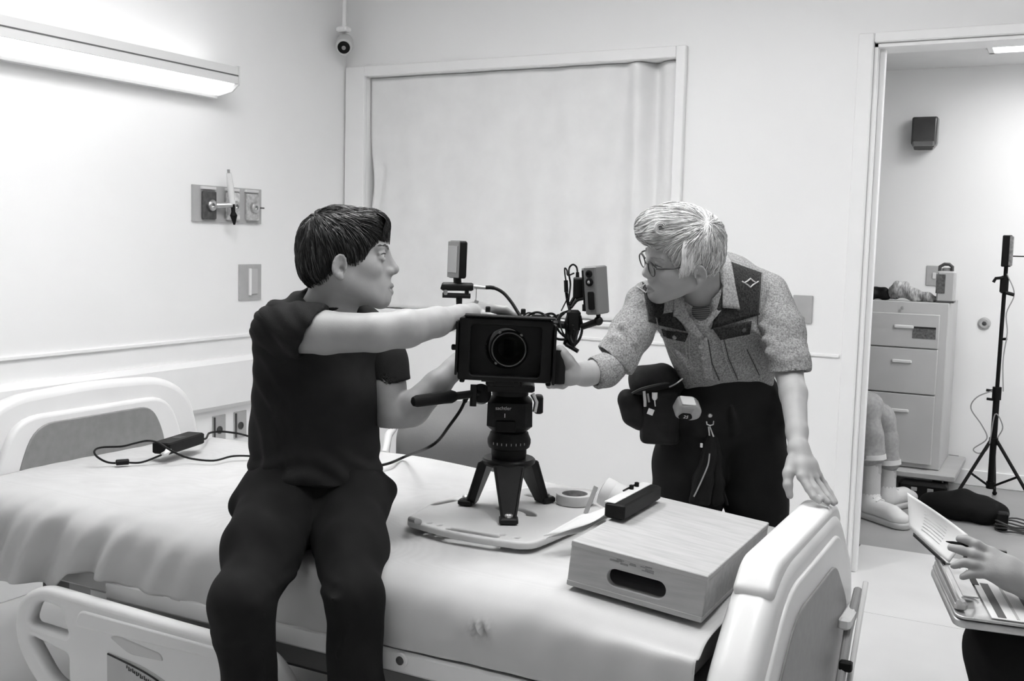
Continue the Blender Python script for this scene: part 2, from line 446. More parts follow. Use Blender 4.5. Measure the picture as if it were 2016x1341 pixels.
fl = struct('floor', slab(MB(), XL-.1, XR+.1, YF-.1, 4.885, -.12, -.004), DARK)
slab(MB(), XL, XR, YF, 3.965, -.004, 0).build('floor_sheet', FLOOR, fl)
slab(MB(), XL, XR, 3.968, 4.41, -.004, 0).build('floor_sheet', FLOOR, fl)
slab(MB(), DX0-.02, DX1+.02, 4.41, 4.885, -.004, 0).build('floor_sheet', FLOOR, fl)
tag(slab(MB(), -3.4, 1.2, 4.885, 6.6, -.12, 0).build('floor_hall', FLOOR2, None, (0, 0, 0)), kind='structure')
struct('ceiling', slab(MB(), XL-.1, XR+.1, YF-.1, YB+.14, ZC, ZC+.1), CEIL)
struct('wall_left', slab(MB(), XL-.14, XL, YF-.14, YB+.14, 0, ZC), WALL)
struct('wall_right', slab(MB(), XR, XR+.14, YF-.14, YB+.14, 0, ZC), WALL)
struct('wall_front', slab(MB(), XL, XR, YF-.14, YF, 0, ZC), WALL)
w = MB()
slab(w, XL, WX0, YB, YB+.14, 0, ZC); slab(w, WX0, WX1, YB, YB+.14, WZ1, ZC); slab(w, WX0, WX1, YB, YB+.14, 0, WZ0)
slab(w, WX1, DX0, YB, YB+.14, 0, ZC); slab(w, DX0, DX1, YB, YB+.14, DZ, ZC); slab(w, DX1, XR, YB, YB+.14, 0, ZC)
struct('wall_back', w, WALL)
# hall behind the door
struct('wall_hall', slab(MB(), -3.4, 1.2, 6.5, 6.6, 0, 2.75), WALL)
struct('wall_hall_left', slab(MB(), -3.4, -3.3, 4.55, 6.5, 0, 2.75), WALL)
struct('wall_hall_right', slab(MB(), 1.1, 1.2, 4.55, 6.5, 0, 2.75), WALL)
struct('ceiling_hall', slab(MB(), -3.4, 1.2, 4.55, 6.6, 2.352, 2.45), CEIL)
struct('baseboard_hall', slab(MB(), -3.3, 1.1, 6.485, 6.5, 0, .09, .003), TRIM)
struct('baseboard_back', slab(slab(MB(), XL, DX0-.07, YB-.014, YB, 0, .1, .003), DX1+.07, XR, YB-.014, YB, 0, .1, .003), TRIM)
struct('baseboard_left', slab(MB(), XL, XL+.014, YF, YB-.014, 0, .1, .003), TRIM)
# wainscot and bumper rail
struct('trim_1', slab(MB(), XL-.02, XL+.012, YF, YB, .862, .878, .003), TRIM)
struct('trim_2', slab(MB(), XL-.05, XL+.04, YF, YB, .555, .78, .02), TRIM)
struct('trim_3', slab(MB(), XL+.04, DX0-.07, YB-.010, YB+.02, .885, .899, .003), TRIM)
# door frame
df = struct('door_1', MB().box((DX0-.03, YB-.012, DZ/2+.02), (.06, .024, DZ+.04), ID, .004), TRIM)
MB().box((DX1+.03, YB-.012, DZ/2+.02), (.06, .024, DZ+.04), ID, .004).build('door_jamb', TRIM, df)
MB().box(((DX0+DX1)/2, YB-.0115, DZ+.021), (DX1-DX0-.002, .023, .04), ID, .004).build('door_head', TRIM, df)
MB().box((DX0+.008, YB+.07, DZ/2), (.016, .15, DZ), ID, .002).build('door_jamb', TRIM, df)
MB().box((DX0+.026, YB+.055, DZ/2), (.02, .04, DZ), ID, .002).build('door_stop', TRIM, df)
MB().box((DX1-.008, YB+.07, DZ/2), (.016, .15, DZ), ID, .002).build('door_jamb', TRIM, df)
MB().box(((DX0+DX1)/2, YB+.07, DZ-.008), (DX1-DX0, .15, .016), ID, .002).build('door_head', TRIM, df)
# window with its frame
wf = struct('window_1', MB().box((WX1+.022, YB-.014, (WZ0+WZ1)/2+.0), (.044, .03, WZ1-WZ0+.10), ID, .004), TRIM)
MB().box((WX0-.058, YB-.01, (WZ0+WZ1)/2), (.116, .022, WZ1-WZ0+.10), ID, .003).build('window_frame', TRIM, wf)
MB().box(((WX0+WX1)/2, YB-.012, WZ1+.025), (WX1-WX0, .026, .05), ID, .004).build('window_frame', TRIM, wf)
MB().box(((WX0+WX1)/2, YB-.008, WZ0-.011), (WX1-WX0-.002, .016, .02), ID, .003).build('window_sill', TRIM, wf)
PANE = mat('window_glass', .9, .02, spec=.5); PANE.node_tree.nodes['Principled BSDF'].inputs['Transmission Weight'].default_value = 1
slab(MB(), WX0, WX1, YB+.1, YB+.106, WZ0, WZ1).build('pane', PANE, wf)
# cloth pinned over the window recess
nu, nv = 150, 60
U, Vv = np.meshgrid(np.linspace(0, 1, nu), np.linspace(0, 1, nv), indexing='ij')
X = WX0+.006+U*(WX1-WX0-.012); Z = WZ1-.004-Vv*(WZ1-WZ0-.01)
amp = .004+.012*np.clip(U*1.3-.35, 0, 1)
Yc = YB+.034+amp*np.sin(U*55+2*np.sin(U*7)+.8*Vv*np.sin(U*11))*(.35+.65*Vv)+.004*np.sin(U*23+Vv*3)
Yc += .045*np.exp(-((U-.93-.02*Vv)/.022)**2)*np.clip(1.25-Vv*1.6, 0, 1)-.026*np.exp(-((U-.885-.02*Vv)/.022)**2)*np.clip(1.2-Vv*1.2, 0, 1)
Yc += .035*np.exp(-((U-.85+.10*Vv)/.03)**2)*np.clip(Vv*2.2, 0, 1)*.8
Yc += .012*np.exp(-((U-.03-(.5-Vv)*.12)/.012)**2)*(np.abs(Vv-.5) < .12)
X = X-.02*np.exp(-((Vv-.45)/.12)**2)*np.clip(1-U*12, 0, 1)*-1
cl = link_mesh('window_cloth', grid_mesh(np.stack([X, Yc, Z], -1)), weave_mat('translucent_white_cloth', .86, 300, .9, .05, .15, .03), None, (-2.36, YB+.03, WZ0))
solidify(cl, .002); tag(cl, 'plain white cloth pinned over the window behind the film camera', 'cloth')

# ------------------------------------------------------------------ ceiling light panels of the room and the hall (outside the frame except one)
def troffer(cx, cy, w_, d_, z, strength, label, name='ceiling_light'):
    t = thing(name, (cx, cy, z), label, 'ceiling light', 'ceiling light panels')
    fr = MB(); e = .03
    for sx, sy, a, b in ((0, -1, w_, e), (0, 1, w_, e), (-1, 0, e, d_), (1, 0, e, d_)):
        fr.box((cx+sx*(w_/2-e/2), cy+sy*(d_/2-e/2), z-.012), (a, b, .024), ID, .003)
    fr.build('light_frame', TRIM, t)
    MB().box((cx, cy, z-.006), (w_-2*e, d_-2*e, .006)).build('diffuser', mat('lamp_%s_%g' % (name, strength), .9, .5, emit=strength), t)
    return t
troffer(-1.8, 2.1, .62, 1.22, ZC, PANEL_LIGHT, 'recessed ceiling light panel above the near left side of the bed')
troffer(-.35, 2.1, .62, 1.22, ZC, PANEL_LIGHT*.8, 'recessed ceiling light panel above the near foot corner of the bed')
troffer(-1.3, 2.75, 1.22, .62, ZC, PANEL_LIGHT*.25, 'recessed ceiling light panel above the far side of the bed')
troffer(.30, 5.0, .6, .6, 2.352, HALL_LIGHT*1.2, 'unseen square ceiling panel added in the hall close behind the door head')  # extra unseen panel, added to even out the hall light
troffer(-.02, 5.85, .86, .27, 2.352, HALL_LIGHT, 'lit ceiling panel in the hall beyond the doorway')

# ------------------------------------------------------------------ over-bed wall lamp
LY0, LY1 = 1.80, 3.45
t = thing('wall_lamp', (XL, (LY0+LY1)/2, 1.9), 'long white wall lamp glowing above the head of the bed', 'lamp')
def lprism(name, prof, y0, y1, m):   # prof in (x,z)
    mb = MB(); n = len(prof)
    mb.add([(x, y0, z) for x, z in prof]+[(x, y1, z) for x, z in prof],
           [tuple(range(n)), tuple(range(2*n-1, n-1, -1))]+[(i, n+i, n+(i+1) % n, (i+1) % n) for i in range(n)])
    return mb.build(name, m, t)
LAMPW = mat('lamp_housing_enamel', .70, .4, .02, 100, .02)
lprism('housing', [(XL, 2.03), (XL+.03, 2.03), (XL+.03, 2.005), (XL+.145, 2.005), (XL+.145, 2.02), (XL+.16, 2.02), (XL+.16, 1.951), (XL+.045, 1.935), (XL+.045, 1.896), (XL, 1.896)], LY0, LY1, LAMPW)
lprism('seam', [(XL+.1605, 1.987), (XL+.162, 1.987), (XL+.162, 1.982), (XL+.1605, 1.982)], LY0, LY1+.002, mat('lamp_seam_dark', .12, .6))  # dark joint line along the front of the housing
lprism('diffuser', [(XL+.153, 1.948), (XL+.125, 1.925), (XL+.06, 1.906), (XL+.047, 1.908), (XL+.047, 1.934), (XL+.153, 1.950)], LY0+.01, LY1-.015, mat('lamp_diffuser', .9, .4, emit=BED_LIGHT))
lprism('uplight', [(XL+.035, 2.006), (XL+.14, 2.006), (XL+.14, 2.012), (XL+.035, 2.012)], LY0+.02, LY1-.02, mat('lamp_uplight', .9, .4, emit=BED_LIGHT*1.2))
for y in (LY0-.004, LY1+.004):
    lprism('end_cap', [(XL, 2.032), (XL+.163, 2.024), (XL+.163, 1.949), (XL+.125, 1.920), (XL, 1.895)], y-.004, y+.004, LAMPW)

# ------------------------------------------------------------------ wall fittings
GP = mat('anodised_plate', .42, .4, .03, 200, .06, 20)
def lw(x0, y0, y1, z0, z1, d, ch=.001): # slab standing proud of the left wall
    return MB().box((XL+x0+d/2, (y0+y1)/2, (z0+z1)/2), (d, y1-y0, z1-z0), ID, ch)
t = thing('gas_outlet_panel', (XL, 3.55, 1.37), 'grey metal gas outlet panel with three ports on the wall left of the dark-haired person', 'outlet panel')
lw(0, 3.34, 3.765, 1.374, 1.529, .012).build('back_plate', GP, t)
for i, (y0, g) in enumerate(((3.385, .07), (3.53, .62), (3.655, .46))):
    p = lw(.012, y0, y0+.08, 1.385, 1.505, .016, .004).build('outlet_block', mat('outlet_tone_%d' % i, g, .45, .2, 90, .4, 60), t)
    MB().lathe([(.024, 0), (.024, .014), (.018, .018), (.010, .018), (.010, .006)], 20, lookframe((XL+.028, y0+.04, 1.445), (1, 0, 0))).build('gas_port', STEEL, p)
    lw(.012, y0-.004, y0+.082, 1.512, 1.524, .010).build('name_strip', PAPER, t)
MB().box((XL+.03, 3.75, 1.445), (.008, .02, .006)).build('lever', DARK, t)
t = thing('oxygen_flowmeter', (XL+.05, 3.5, 1.37), 'slim oxygen flowmeter tube plugged into the gas outlet panel', 'flowmeter')
fm = np.array([XL+.075, 3.507, 1.455])
MB().tube([fm+(0, .0, 0), fm+(0, -.012, .075), fm+(0, -.022, .13)], [.014, .014, .011], 14).build('tube', mat('clear_plastic_tube', .72, .25, spec=.5), t, smooth=True)
MB().tube([fm+(0, -.022, .13), fm+(0, -.024, .145)], .006, 10).build('cap', GREYMET, t, smooth=True)
MB().tube([fm+(-.05, -.06, -.01), fm+(0, 0, -.005)], .012, 12).build('connector', STEEL, t, smooth=True)
MB().tube([fm+(0, .003, -.002), fm+(0, .006, -.035), fm+(0, .008, -.05), fm+(0, .012, -.09)], [.009, .009, .016, .004], 12).build('nozzle', BLACK, t, smooth=True)
t = thing('switch_plate', (XL, 3.70, 1.03), 'tall grey switch plate on the wall below the gas outlet panel', 'switch plate')
lw(0, 3.626, 3.770, 1.028, 1.190, .008).build('plate', GP, t)
lw(.008, 3.690, 3.740, 1.055, 1.170, .006).build('rocker', mat('switch_grey', .5, .4), t)
lw(.008, 3.684, 3.692, 1.05, 1.172, .012).build('raised_edge', TRIM, t)
for y, lab in ((3.50, 'dark-framed wall socket nearer the bed headboard'), (3.635, 'dark-framed wall socket nearer the room corner')):
    t = thing('wall_socket', (XL, y, .42), lab, 'socket', 'wall sockets under the bumper rail')
    lw(0, y-.04, y+.04, .405, .525, .006).build('plate', GP, t)
    lw(.006, y-.036, y-.028, .41, .52, .006).build('frame_bar', DARK, t)
    MB().lathe([(.017, 0), (.017, .004), (.012, .004), (.012, .001)], 16, lookframe((XL+.006, y, .46), (1, 0, 0))).build('outlet', DARK, t)
# small wall plates on the back wall
t = thing('wall_plate', (-.972, YB, 1.02), 'square grey wall plate beside the shoulder of the blonde person', 'wall plate')
MB().box((-.972, YB-.005, 1.075), (.08, .01, .115), ID, .002).build('plate', GP, t)
MB().lathe([(.012, 0), (.012, .004), (.006, .006)], 14, lookframe((-.972, YB-.01, 1.035), (0, -1, 0))).build('knob', GREYMET, t)
# security camera in the corner
t = thing('security_camera', (-3.19, 4.30, 2.2), 'small white capsule security camera hanging in the room corner', 'camera')
cb = V(-3.2169, 4.2800, 2.2581)
MB().tube([(cb[0]-.002, 4.28, ZC), (cb[0]-.002, 4.28, cb[2]+.07)], .011, 12).build('conduit', TRIM, t, smooth=True)
MB().box((cb[0]-.012, 4.29, cb[2]+.075), (.06, .05, .025), ID, .006).build('bracket', TRIM, t)
aim = norm(CAM_POS+V(-.4, 0, -1.6)-cb)
Mc = lookframe(cb, aim)
MB().lathe([(.0, -.085), (.022, -.082), (.038, -.065), (.043, -.03), (.043, .025), (.040, .04), (.034, .045), (.03, .045)], 28, Mc).build('body', mat('camera_shell', .6, .35, .02, 100, .03), t, smooth=True)
MB().lathe([(.030, .03), (.030, .047), (.024, .05), (.0, .053)], 24, Mc).build('lens', BLACK, t, smooth=True)
MB().lathe([(.010, .05), (.010, .0545), (.004, .055)], 16, Mc).build('iris', GREYMET, t, smooth=True)

# ------------------------------------------------------------------ hospital bed
BX0, BX1, BY0, BY1 = -2.70, -.565, 1.86, 2.80      # mattress footprint
BYC = (BY0+BY1)/2
bed = thing('hospital_bed', (-1.6, BYC, 0), 'white hospital bed with moulded head and foot boards under a pale sheet', 'bed')
# headboard: moulded plate with a raised inner rim and a grey inset (plane x = const; local x = world y, local y = world z)
MH = frame((-2.745, BYC, 0), (0, 1, 0), (0, 0, 1), (1, 0, 0))
hb = [(-.50, .30), (-.47, .60), (-.42, .765), (-.30, .835), (0, .852), (.30, .835), (.42, .765), (.47, .60), (.50, .30)]
hbo = plate_obj('headboard', [roundpoly(hb, [.03, .1, .12, .15, .2, .15, .12, .1, .03], 6)], .055, .024, MH, PLAST, bed, res=4)
MH2 = MH.copy(); MH2[0, 3] += .033
inner = roundpoly([(-.40, .33), (-.37, .60), (-.30, .775), (.30, .775), (.37, .60), (.40, .33)], [.02, .1, .1, .1, .1, .02], 6)
plate_obj('rim', [inner], .028, .012, MH2, PLAST, hbo, res=4)
MH3 = MH.copy(); MH3[0, 3] += .046
plate_obj('inset_panel', [roundpoly([(-.335, .36), (-.295, .62), (-.235, .748), (.215, .748), (.265, .66), (.315, .36)], [.02, .1, .09, .07, .1, .02], 6)], .012, .004, MH3, PLASTG, hbo, res=3)
# footboard: thick moulded board with sloping shoulders
MF = frame((-.508, BYC, 0), (0, 1, 0), (0, 0, 1), (1, 0, 0))
fb = [(-.545, .16), (-.53, .50), (-.29, .705), (.29, .705), (.53, .50), (.545, .16)]
fbo = plate_obj('footboard', [roundpoly(fb, [.09, .10, .12, .09, .10, .09], 8)], .095, .034, MF, PLAST, bed, res=5)
plate_obj('top_cap', [roundpoly([(-.335, .64), (-.345, .668), (-.285, .716), (.285, .716), (.345, .668), (.335, .64)], [.02, .04, .08, .07, .04, .02], 6)], .080, .014, MF, PLAST, fbo, res=4)
MF2 = MF.copy(); MF2[0, 3] += .047
plate_obj('outer_rim', [roundpoly([(-.475, .18), (-.46, .47), (-.25, .648), (.25, .648), (.46, .47), (.475, .18)], [.02, .08, .08, .05, .08, .02], 6)], .016, .006, MF2, PLAST, fbo, res=3)
MF3 = MF.copy(); MF3[0, 3] += .056
plate_obj('inset_panel', [roundpoly([(-.39, .20), (-.38, .44), (-.20, .585), (.20, .585), (.38, .44), (.39, .20)], [.02, .07, .07, .05, .07, .02], 6)], .008, .003, MF3, PLASTG, fbo, res=2)
sr = MB(); sr.box((-.435, 2.67, .42), (.03, .16, .03), ID, .006); sr.build('bumper_bar', METALW, fbo)
MB().tube([(-.432, 2.755, .46), (-.428, 2.62, .40), (-.425, 2.50, .27), (-.425, 2.46, .2)], .011, 10).build('cable_hook', GREYMET, fbo, smooth=True)
MB().tube([(-.418, 2.78, .475), (-.410, 2.66, .41), (-.408, 2.53, .27), (-.408, 2.49, .2)], .007, 10).build('pipe', METALW, fbo, smooth=True)
MB().box((-.418, 2.55, .335), (.03, .022, .024), ID, .003).build('clip', BLACK, fbo)
# frame and underside
mb = MB(); mb.box((-1.33, BY0-.013, .425), (1.56, .03, .05), ID, .006); mb.box((-2.4, BY0+.02, .425), (.62, .03, .05), ID, .006); mb.build('side_beam', METALW, bed)
MB().box(((BX0+BX1)/2, BY1+.012, .425), (BX1-BX0+.04, .03, .05), ID, .006).build('side_beam', METALW, bed)
MB().box(((BX0+BX1)/2, BYC, .44), (BX1-BX0, BY1-BY0-.04, .05), ID, .006).build('deck', GREYMET, bed)
MB().box(((BX0+BX1)/2-.03, BYC+.03, .325), (1.9, .66, .17), ID, .02).build('underbed_shade_box', DARK, bed)  # dark box added to stand in for the shade under the bed
kn = MB(); kn.lathe([(.016, 0), (.016, .006), (.010, .006), (.010, .001)], 18, lookframe((-1.212, BY0-.028, .432), (0, -1, 0))); kn.build('pivot_ring', METALW, bed, smooth=True)
MB().lathe([(.009, .001), (.009, .007), (.004, .008)], 14, lookframe((-1.212, BY0-.028, .432), (0, -1, 0))).build('pivot_bolt', DARK, bed, smooth=True)
MB().box(((BX0+BX1)/2, BYC-.27, .30), (1.7, .07, .09), ID, .008).build('base_beam', GREYMET, bed)
MB().box(((BX0+BX1)/2, BYC+.27, .30), (1.7, .07, .09), ID, .008).build('base_beam', GREYMET, bed)
for x in (-2.35, -.95):
    MB().box((x, BYC, .28), (.08, .62, .10), ID, .008).build('cross_beam', METALW, bed)
    MB().box((x, BYC, .36), (.10, .20, .14), ID, .008).build('lift_column', METALW, bed)
    for y in (BYC-.33, BYC+.33):
        MB().box((x, y, .20), (.06, .05, .14), ID, .008).build('caster_fork', METALW, bed)
        MB().lathe([(.0, -.016), (.058, -.016), (.064, -.008), (.064, .008), (.058, .016), (.0, .016)], 24, lookframe((x, y, .0645), (0, 1, 0))).build('caster', RUBBER, bed, smooth=True)
MB().box((-1.0, BY0+.05, .375), (.12, .02, .045), ID, .004).build('bracket', METALW, bed)
MB().box((-1.36, BY0+.04, .385), (.34, .02, .03), ID, .004).build('bracket', DARK, bed)
# lowered near side rail: plate in the xz plane with two grip openings
MS = frame((0, BY0-.075, 0), (1, 0, 0), (0, 0, 1), (0, -1, 0))
sro = roundpoly([(-2.375, .27), (-2.36, .375), (-2.27, .425), (-1.75, .412), (-1.52, .41), (-1.445, .33), (-1.43, .05), (-2.12, .05), (-2.20, .10), (-2.32, .185)], [.1, .07, .07, .2, .09, .08, .02, .08, .08, .1], 7)
h1 = roundpoly([(-2.315, .318), (-2.285, .385), (-2.19, .378), (-2.17, .315)], [.02, .04, .02, .01], 5)
h2 = roundpoly([(-2.315, .285), (-2.17, .262), (-2.17, .175), (-2.23, .19)], [.02, .012, .012, .05], 5)
sr = plate_obj('side_rail', [sro, h1, h2], .04, .016, MS, PLAST, bed, res=4)
MS2 = MS.copy(); MS2[1, 3] -= .017
plate_obj('rail_ridge', [roundpoly([(-2.14, .345), (-2.12, .392), (-1.62, .388), (-1.56, .345), (-1.62, .36)], [.02, .02, .02, .02, .03], 5)], .014, .006, MS2, PLAST, sr, res=3)
plate_obj('grip_recess', [roundpoly([(-2.02, .342), (-1.99, .352), (-1.845, .336), (-1.835, .318), (-1.95, .312)], .018, 4)], .010, .004, MS2, mat('recess_plastic', .55, .4), sr, res=2)
plate_obj('label', [roundpoly([(-2.025, .16), (-2.025, .302), (-1.90, .293), (-1.80, .262), (-1.775, .232), (-1.775, .16)], [.003, .006, .05, .05, .03, .003], 5)], .010, .001, MS2, mat('label_grey', .45, .5, 0, 1, .05), sr)
sl = MB()   # scribbled line of lettering, too small to read in the photo
for i in range(22):
    x = -1.955+i*.0065; z = .279-.0017*i+(.0 if i % 3 else .002); hh = .007+.003*(i % 2)
    sl.box((x, BY0-.0985, z), (.0022, .001, hh)); 
    if i % 2: sl.box((x+.002, BY0-.0985, z-hh*.4), (.005, .001, .0016))
sl.build('scribbled_line', INK, sr)
sl = MB(); ls = [(-2.02+.245*k/16, .300-.035*(k/16)-.035*(k/16)**4) for k in range(17)]
sl.tube([(x, BY0-.0985, z) for x, z in ls], .0022, 6, up=(0, 1, 0)); sl.build('top_stripe', INK, sr)
MB().tube([(-1.888+.012*math.cos(a), BY0-.0985, .222+.016*math.sin(a)) for a in np.linspace(0, 2*math.pi, 20)], .0018, 6).build('printed_ring', INK, sr)
# far side rail, lowered
MSf = MS.copy(); MSf[1, 3] = BY1+.06
plate_obj('side_rail', [sro], .035, .014, MSf, PLAST, bed, res=3)

# ------------------------------------------------------------------ mattress and sheet
MZ = .617
mtr = SDF((BX0-.05, BY0-.05, .42), (BX1+.05, BY1+.05, .68), .02)
mtr.box(((BX0+BX1)/2, BYC, .52), ((BX1-BX0)/2-.03, (BY1-BY0)/2-.035, .055), None, .05, 0)
P, Q = mtr.mesh(); o = link_mesh('mattress', np_mesh('mattress', P, Q), mat('mattress_cover', .5, .7), None, ((BX0+BX1)/2, BYC, .46)); tag(o, 'hospital mattress hidden under the pale sheet', 'mattress')
nu, nv = 330, 170
xs = np.linspace(BX0+.005, BX1-.004, nu)
def sheet_profile(x):
    """polyline (y,z) across the bed at x, from the near hem over the top to the far hem"""
    hem = np.interp(x, [-2.7, -2.5, -2.28, -2.22, -2.16, -2.08, -1.8, -1.45, -1.2, -.85, -.6, -.56], [.385, .385, .40, .452, .456, .448, .440, .448, .455, .458, .44, .43])
    zt = MZ-.034*np.clip((x+.9)/.33, 0, 1)+.012*np.clip((-1.3-x)/.3, 0, 1)*0
    far = BY1+.03*np.sin((x+2.7)/2.14*math.pi)
    zf = zt+.026*np.exp(-((x+1.85)/.34)**2)
    near = BY0-.012
    P = [(near-.012, hem), (near-.016, .50), (near-.008, .56), (near+.018, zt-.022), (near+.07, zt-.003), (near+.2, zt), (BYC, zt+.004), (far-.25, zt*.75+zf*.25), (far-.07, zf), (far-.012, zf-.02), (far+.012, zf-.09), (far+.016, .46)]
    return P
G = np.zeros((nu, nv, 3))
tt = np.linspace(0, 1, nv)
for i, x in enumerate(xs):
    pr = np.array(spline([(p[0], p[1], 0) for p in sheet_profile(x)], 8))[:, :2]
    seg = np.r_[0, np.cumsum(np.linalg.norm(np.diff(pr, axis=0), axis=1))]; seg /= seg[-1]
    G[i, :, 0] = x; G[i, :, 1] = np.interp(tt, seg, pr[:, 0]); G[i, :, 2] = np.interp(tt, seg, pr[:, 1])
side = np.clip((.24-tt)/.1, 0, 1)[None, :]*np.ones((nu, 1)); side = side*side*(3-2*side)
Xg, Zg = G[..., 0], G[..., 2]
sk = Xg+(Zg-.62)*-.55                                   # slanting folds
fa = np.clip((-1.75-Xg)/.5, 0, 1)
fold = fa*(.016*np.sin(sk*34+1.5*np.sin(sk*9))+.008*np.sin(sk*71+1))+.0012*np.sin(sk*60)*(1-fa)+wavy(G, 11, 30, .003)*(.35+.65*fa)
G[..., 1] -= side*(fold*(1.0)+.012*fa*(1))
top = np.clip((tt-.27)/.05, 0, 1)[None, :]*np.clip((.86-tt)/.05, 0, 1)[None, :]
G[..., 2] += top*(wavy(G, 3, 14, .0022)+wavy(G, 5, 55, .0007))
for (cx_, cy_, ang, L_, a_) in ((-2.30, 2.30, .3, .10, .004), (-2.24, 2.34, .9, .05, .003), (-1.98, 2.02, -.2, .12, .004), (-1.86, 1.93, .1, .1, .004), (-1.02, 1.96, .5, .1, .003)):
    dx, dy = Xg-cx_, G[..., 1]-cy_; u_ = dx*math.cos(ang)+dy*math.sin(ang); v_ = -dx*math.sin(ang)+dy*math.cos(ang)
    G[..., 2] += a_*np.exp(-(v_/.008)**2)*np.exp(-(u_/L_)**2)*top
# knot of bunched sheet below the apple box
for (cx_, cz_) in ((-1.02, .535),):
    d2 = ((Xg-cx_)/.022)**2+((Zg-cz_)/.014)**2
    G[..., 1] -= side*(.012*np.exp(-d2)*np.sin(Xg*300+Zg*200)+.006*np.exp(-d2/5))
# seat dent under the sitting person
d2 = ((Xg+1.59)/.24)**2+((G[..., 1]-1.98)/.17)**2
G[..., 2] -= .022*np.exp(-d2)*np.clip((tt-.1)/.1, 0, 1)[None, :]
me = grid_mesh(G); o = link_mesh('bed_sheet', me, SHEET, None, ((BX0+BX1)/2, BYC, .4)); solidify(o, .0025, -1)
tag(o, 'pale cotton sheet spread over the bed with slanting folds down its side', 'bed sheet')
SHEET_G = G
def sheet_z(x, y):
    i = int(np.clip(np.searchsorted(xs, x), 0, nu-1)); row = G[i]; m = (tt > .26) & (tt < .88)
    return float(np.interp(y, row[m, 1], row[m, 2]))

# grey padded armchair between bed and window wall
t = thing('armchair', (-1.95, 3.45, 0), 'grey upholstered armchair half hidden behind the bed and the tripod head', 'armchair')
a0 = V(-2.0250, 2.9816, 0.7537); yw = math.radians(27)
Ma = yawframe((a0[0], a0[1], 0), yw)
R3 = Ma[:3, :3]
s = SDF((-3.2, 2.9, .28), (-1.0, 4.3, .9), .012)
s.box(xf(Ma, (.21, .10, .50)), (.205, .15, .26), R3, .14, 0)
P, Q = s.mesh(); UPH = mat('grey_upholstery', .16, .7, .1, 200, .1)
link_mesh('backrest', np_mesh('b', P, Q), UPH, t)
s = SDF((-3.2, 2.9, .28), (-1.0, 4.3, .9), .012); s.box(xf(Ma, (.21, .36, .40)), (.205, .25, .07), R3, .05, 0)
P, Q = s.mesh(); link_mesh('seat', np_mesh('b', P, Q), UPH, t)
for x in (-.02, .44):
    MB().tube([xf(Ma, p) for p in ((x, .0, .005), (x, .0, .6), (x, .06, .64), (x, .5, .64), (x, .56, .58), (x, .56, .005))], .014, 12).build('arm_frame', METALW, t, smooth=True)

# ------------------------------------------------------------------ spine board, hi-hat, fluid head, film camera
EX = V(.885, .4656, 0); EY = V(-.4656, .885, 0); EZ = V(0, 0, 1)
def RF(o): return frame(o, EX, EY, EZ)
BZ = .646                                  # top of the board
bo = [V(-1.4004, 2.1213, 0.6460)[:2], V(-1.2237, 2.0763, 0.6460)[:2], V(-1.0425, 2.0997, 0.6460)[:2], V(-1.0270, 2.2343, 0.6460)[:2], V(-1.0153, 2.4791, 0.6460)[:2], V(-1.2198, 2.6517, 0.6460)[:2], V(-1.3566, 2.5310, 0.6460)[:2], V(-1.4394, 2.3385, 0.6460)[:2]]
bc = np.mean(bo, axis=0)
def slot(px0, px1, w_): # stadium-shaped slot between two floor points
    a, b = np.array(px0[:2]), np.array(px1[:2]); d = norm(b-a); n_ = np.array([-d[1], d[0]]); P = []
    for k in range(9): th = math.pi*k/8; P.append(b+w_*(n_*math.cos(th)+d*math.sin(th)))
    for k in range(9): th = math.pi*k/8; P.append(a+w_*(-n_*math.cos(th)-d*math.sin(th)))
    return [tuple(p) for p in P]
def arcslot(c, r, a0, a1, w_):
    P = [(c[0]+(r+w_)*math.cos(a), c[1]+(r+w_)*math.sin(a)) for a in np.linspace(a0, a1, 14)]
    P += [(c[0]+(r-w_)*math.cos(a), c[1]+(r-w_)*math.sin(a)) for a in np.linspace(a1, a0, 14)]
    return P
t = thing('carry_board', (bc[0], bc[1], .626), 'white plastic board with cut-out slots lying on the bed under the hi-hat', 'board')
hc = V(-1.2077, 2.3049, 0.6460)[:2]
holes = [slot(V(-1.4187, 2.2878, 0.6460), V(-1.3970, 2.3535, 0.6460), .010), slot(V(-1.2645, 2.1118, 0.6460), V(-1.1431, 2.1132, 0.6460), .011),
         slot(V(-1.2601, 2.5114, 0.6460), V(-1.1836, 2.4950, 0.6460), .010), arcslot(hc, .055, .25, 2.6, .012)]
holes += [[(c[0]+.007*math.cos(a), c[1]+.007*math.sin(a)) for a in np.linspace(0, 2*math.pi, 10, endpoint=False)] for c in (V(-1.3323, 2.1269, 0.6460), V(-1.3022, 2.1247, 0.6460), V(-1.0954, 2.1290, 0.6460), V(-1.1342, 2.1341, 0.6460), V(-1.3539, 2.5114, 0.6460))]
P, Q = slotted_plate(roundpoly([tuple(p) for p in bo], [.03, .2, .04, .05, .04, .05, .1, .05], 5), holes, .628, .646); link_mesh('board', np_mesh('board', P, Q), mat('board_plastic', .60, .45, .05, 150, .04), t)
MB().tube([xf(ID, V(-1.3738, 2.1076, 0.6530)), V(-1.3415, 2.0846, 0.6580), V(-1.3404, 2.0964, 0.6530)], .007, 10).build('strap_end', GREYMET, t, smooth=True)

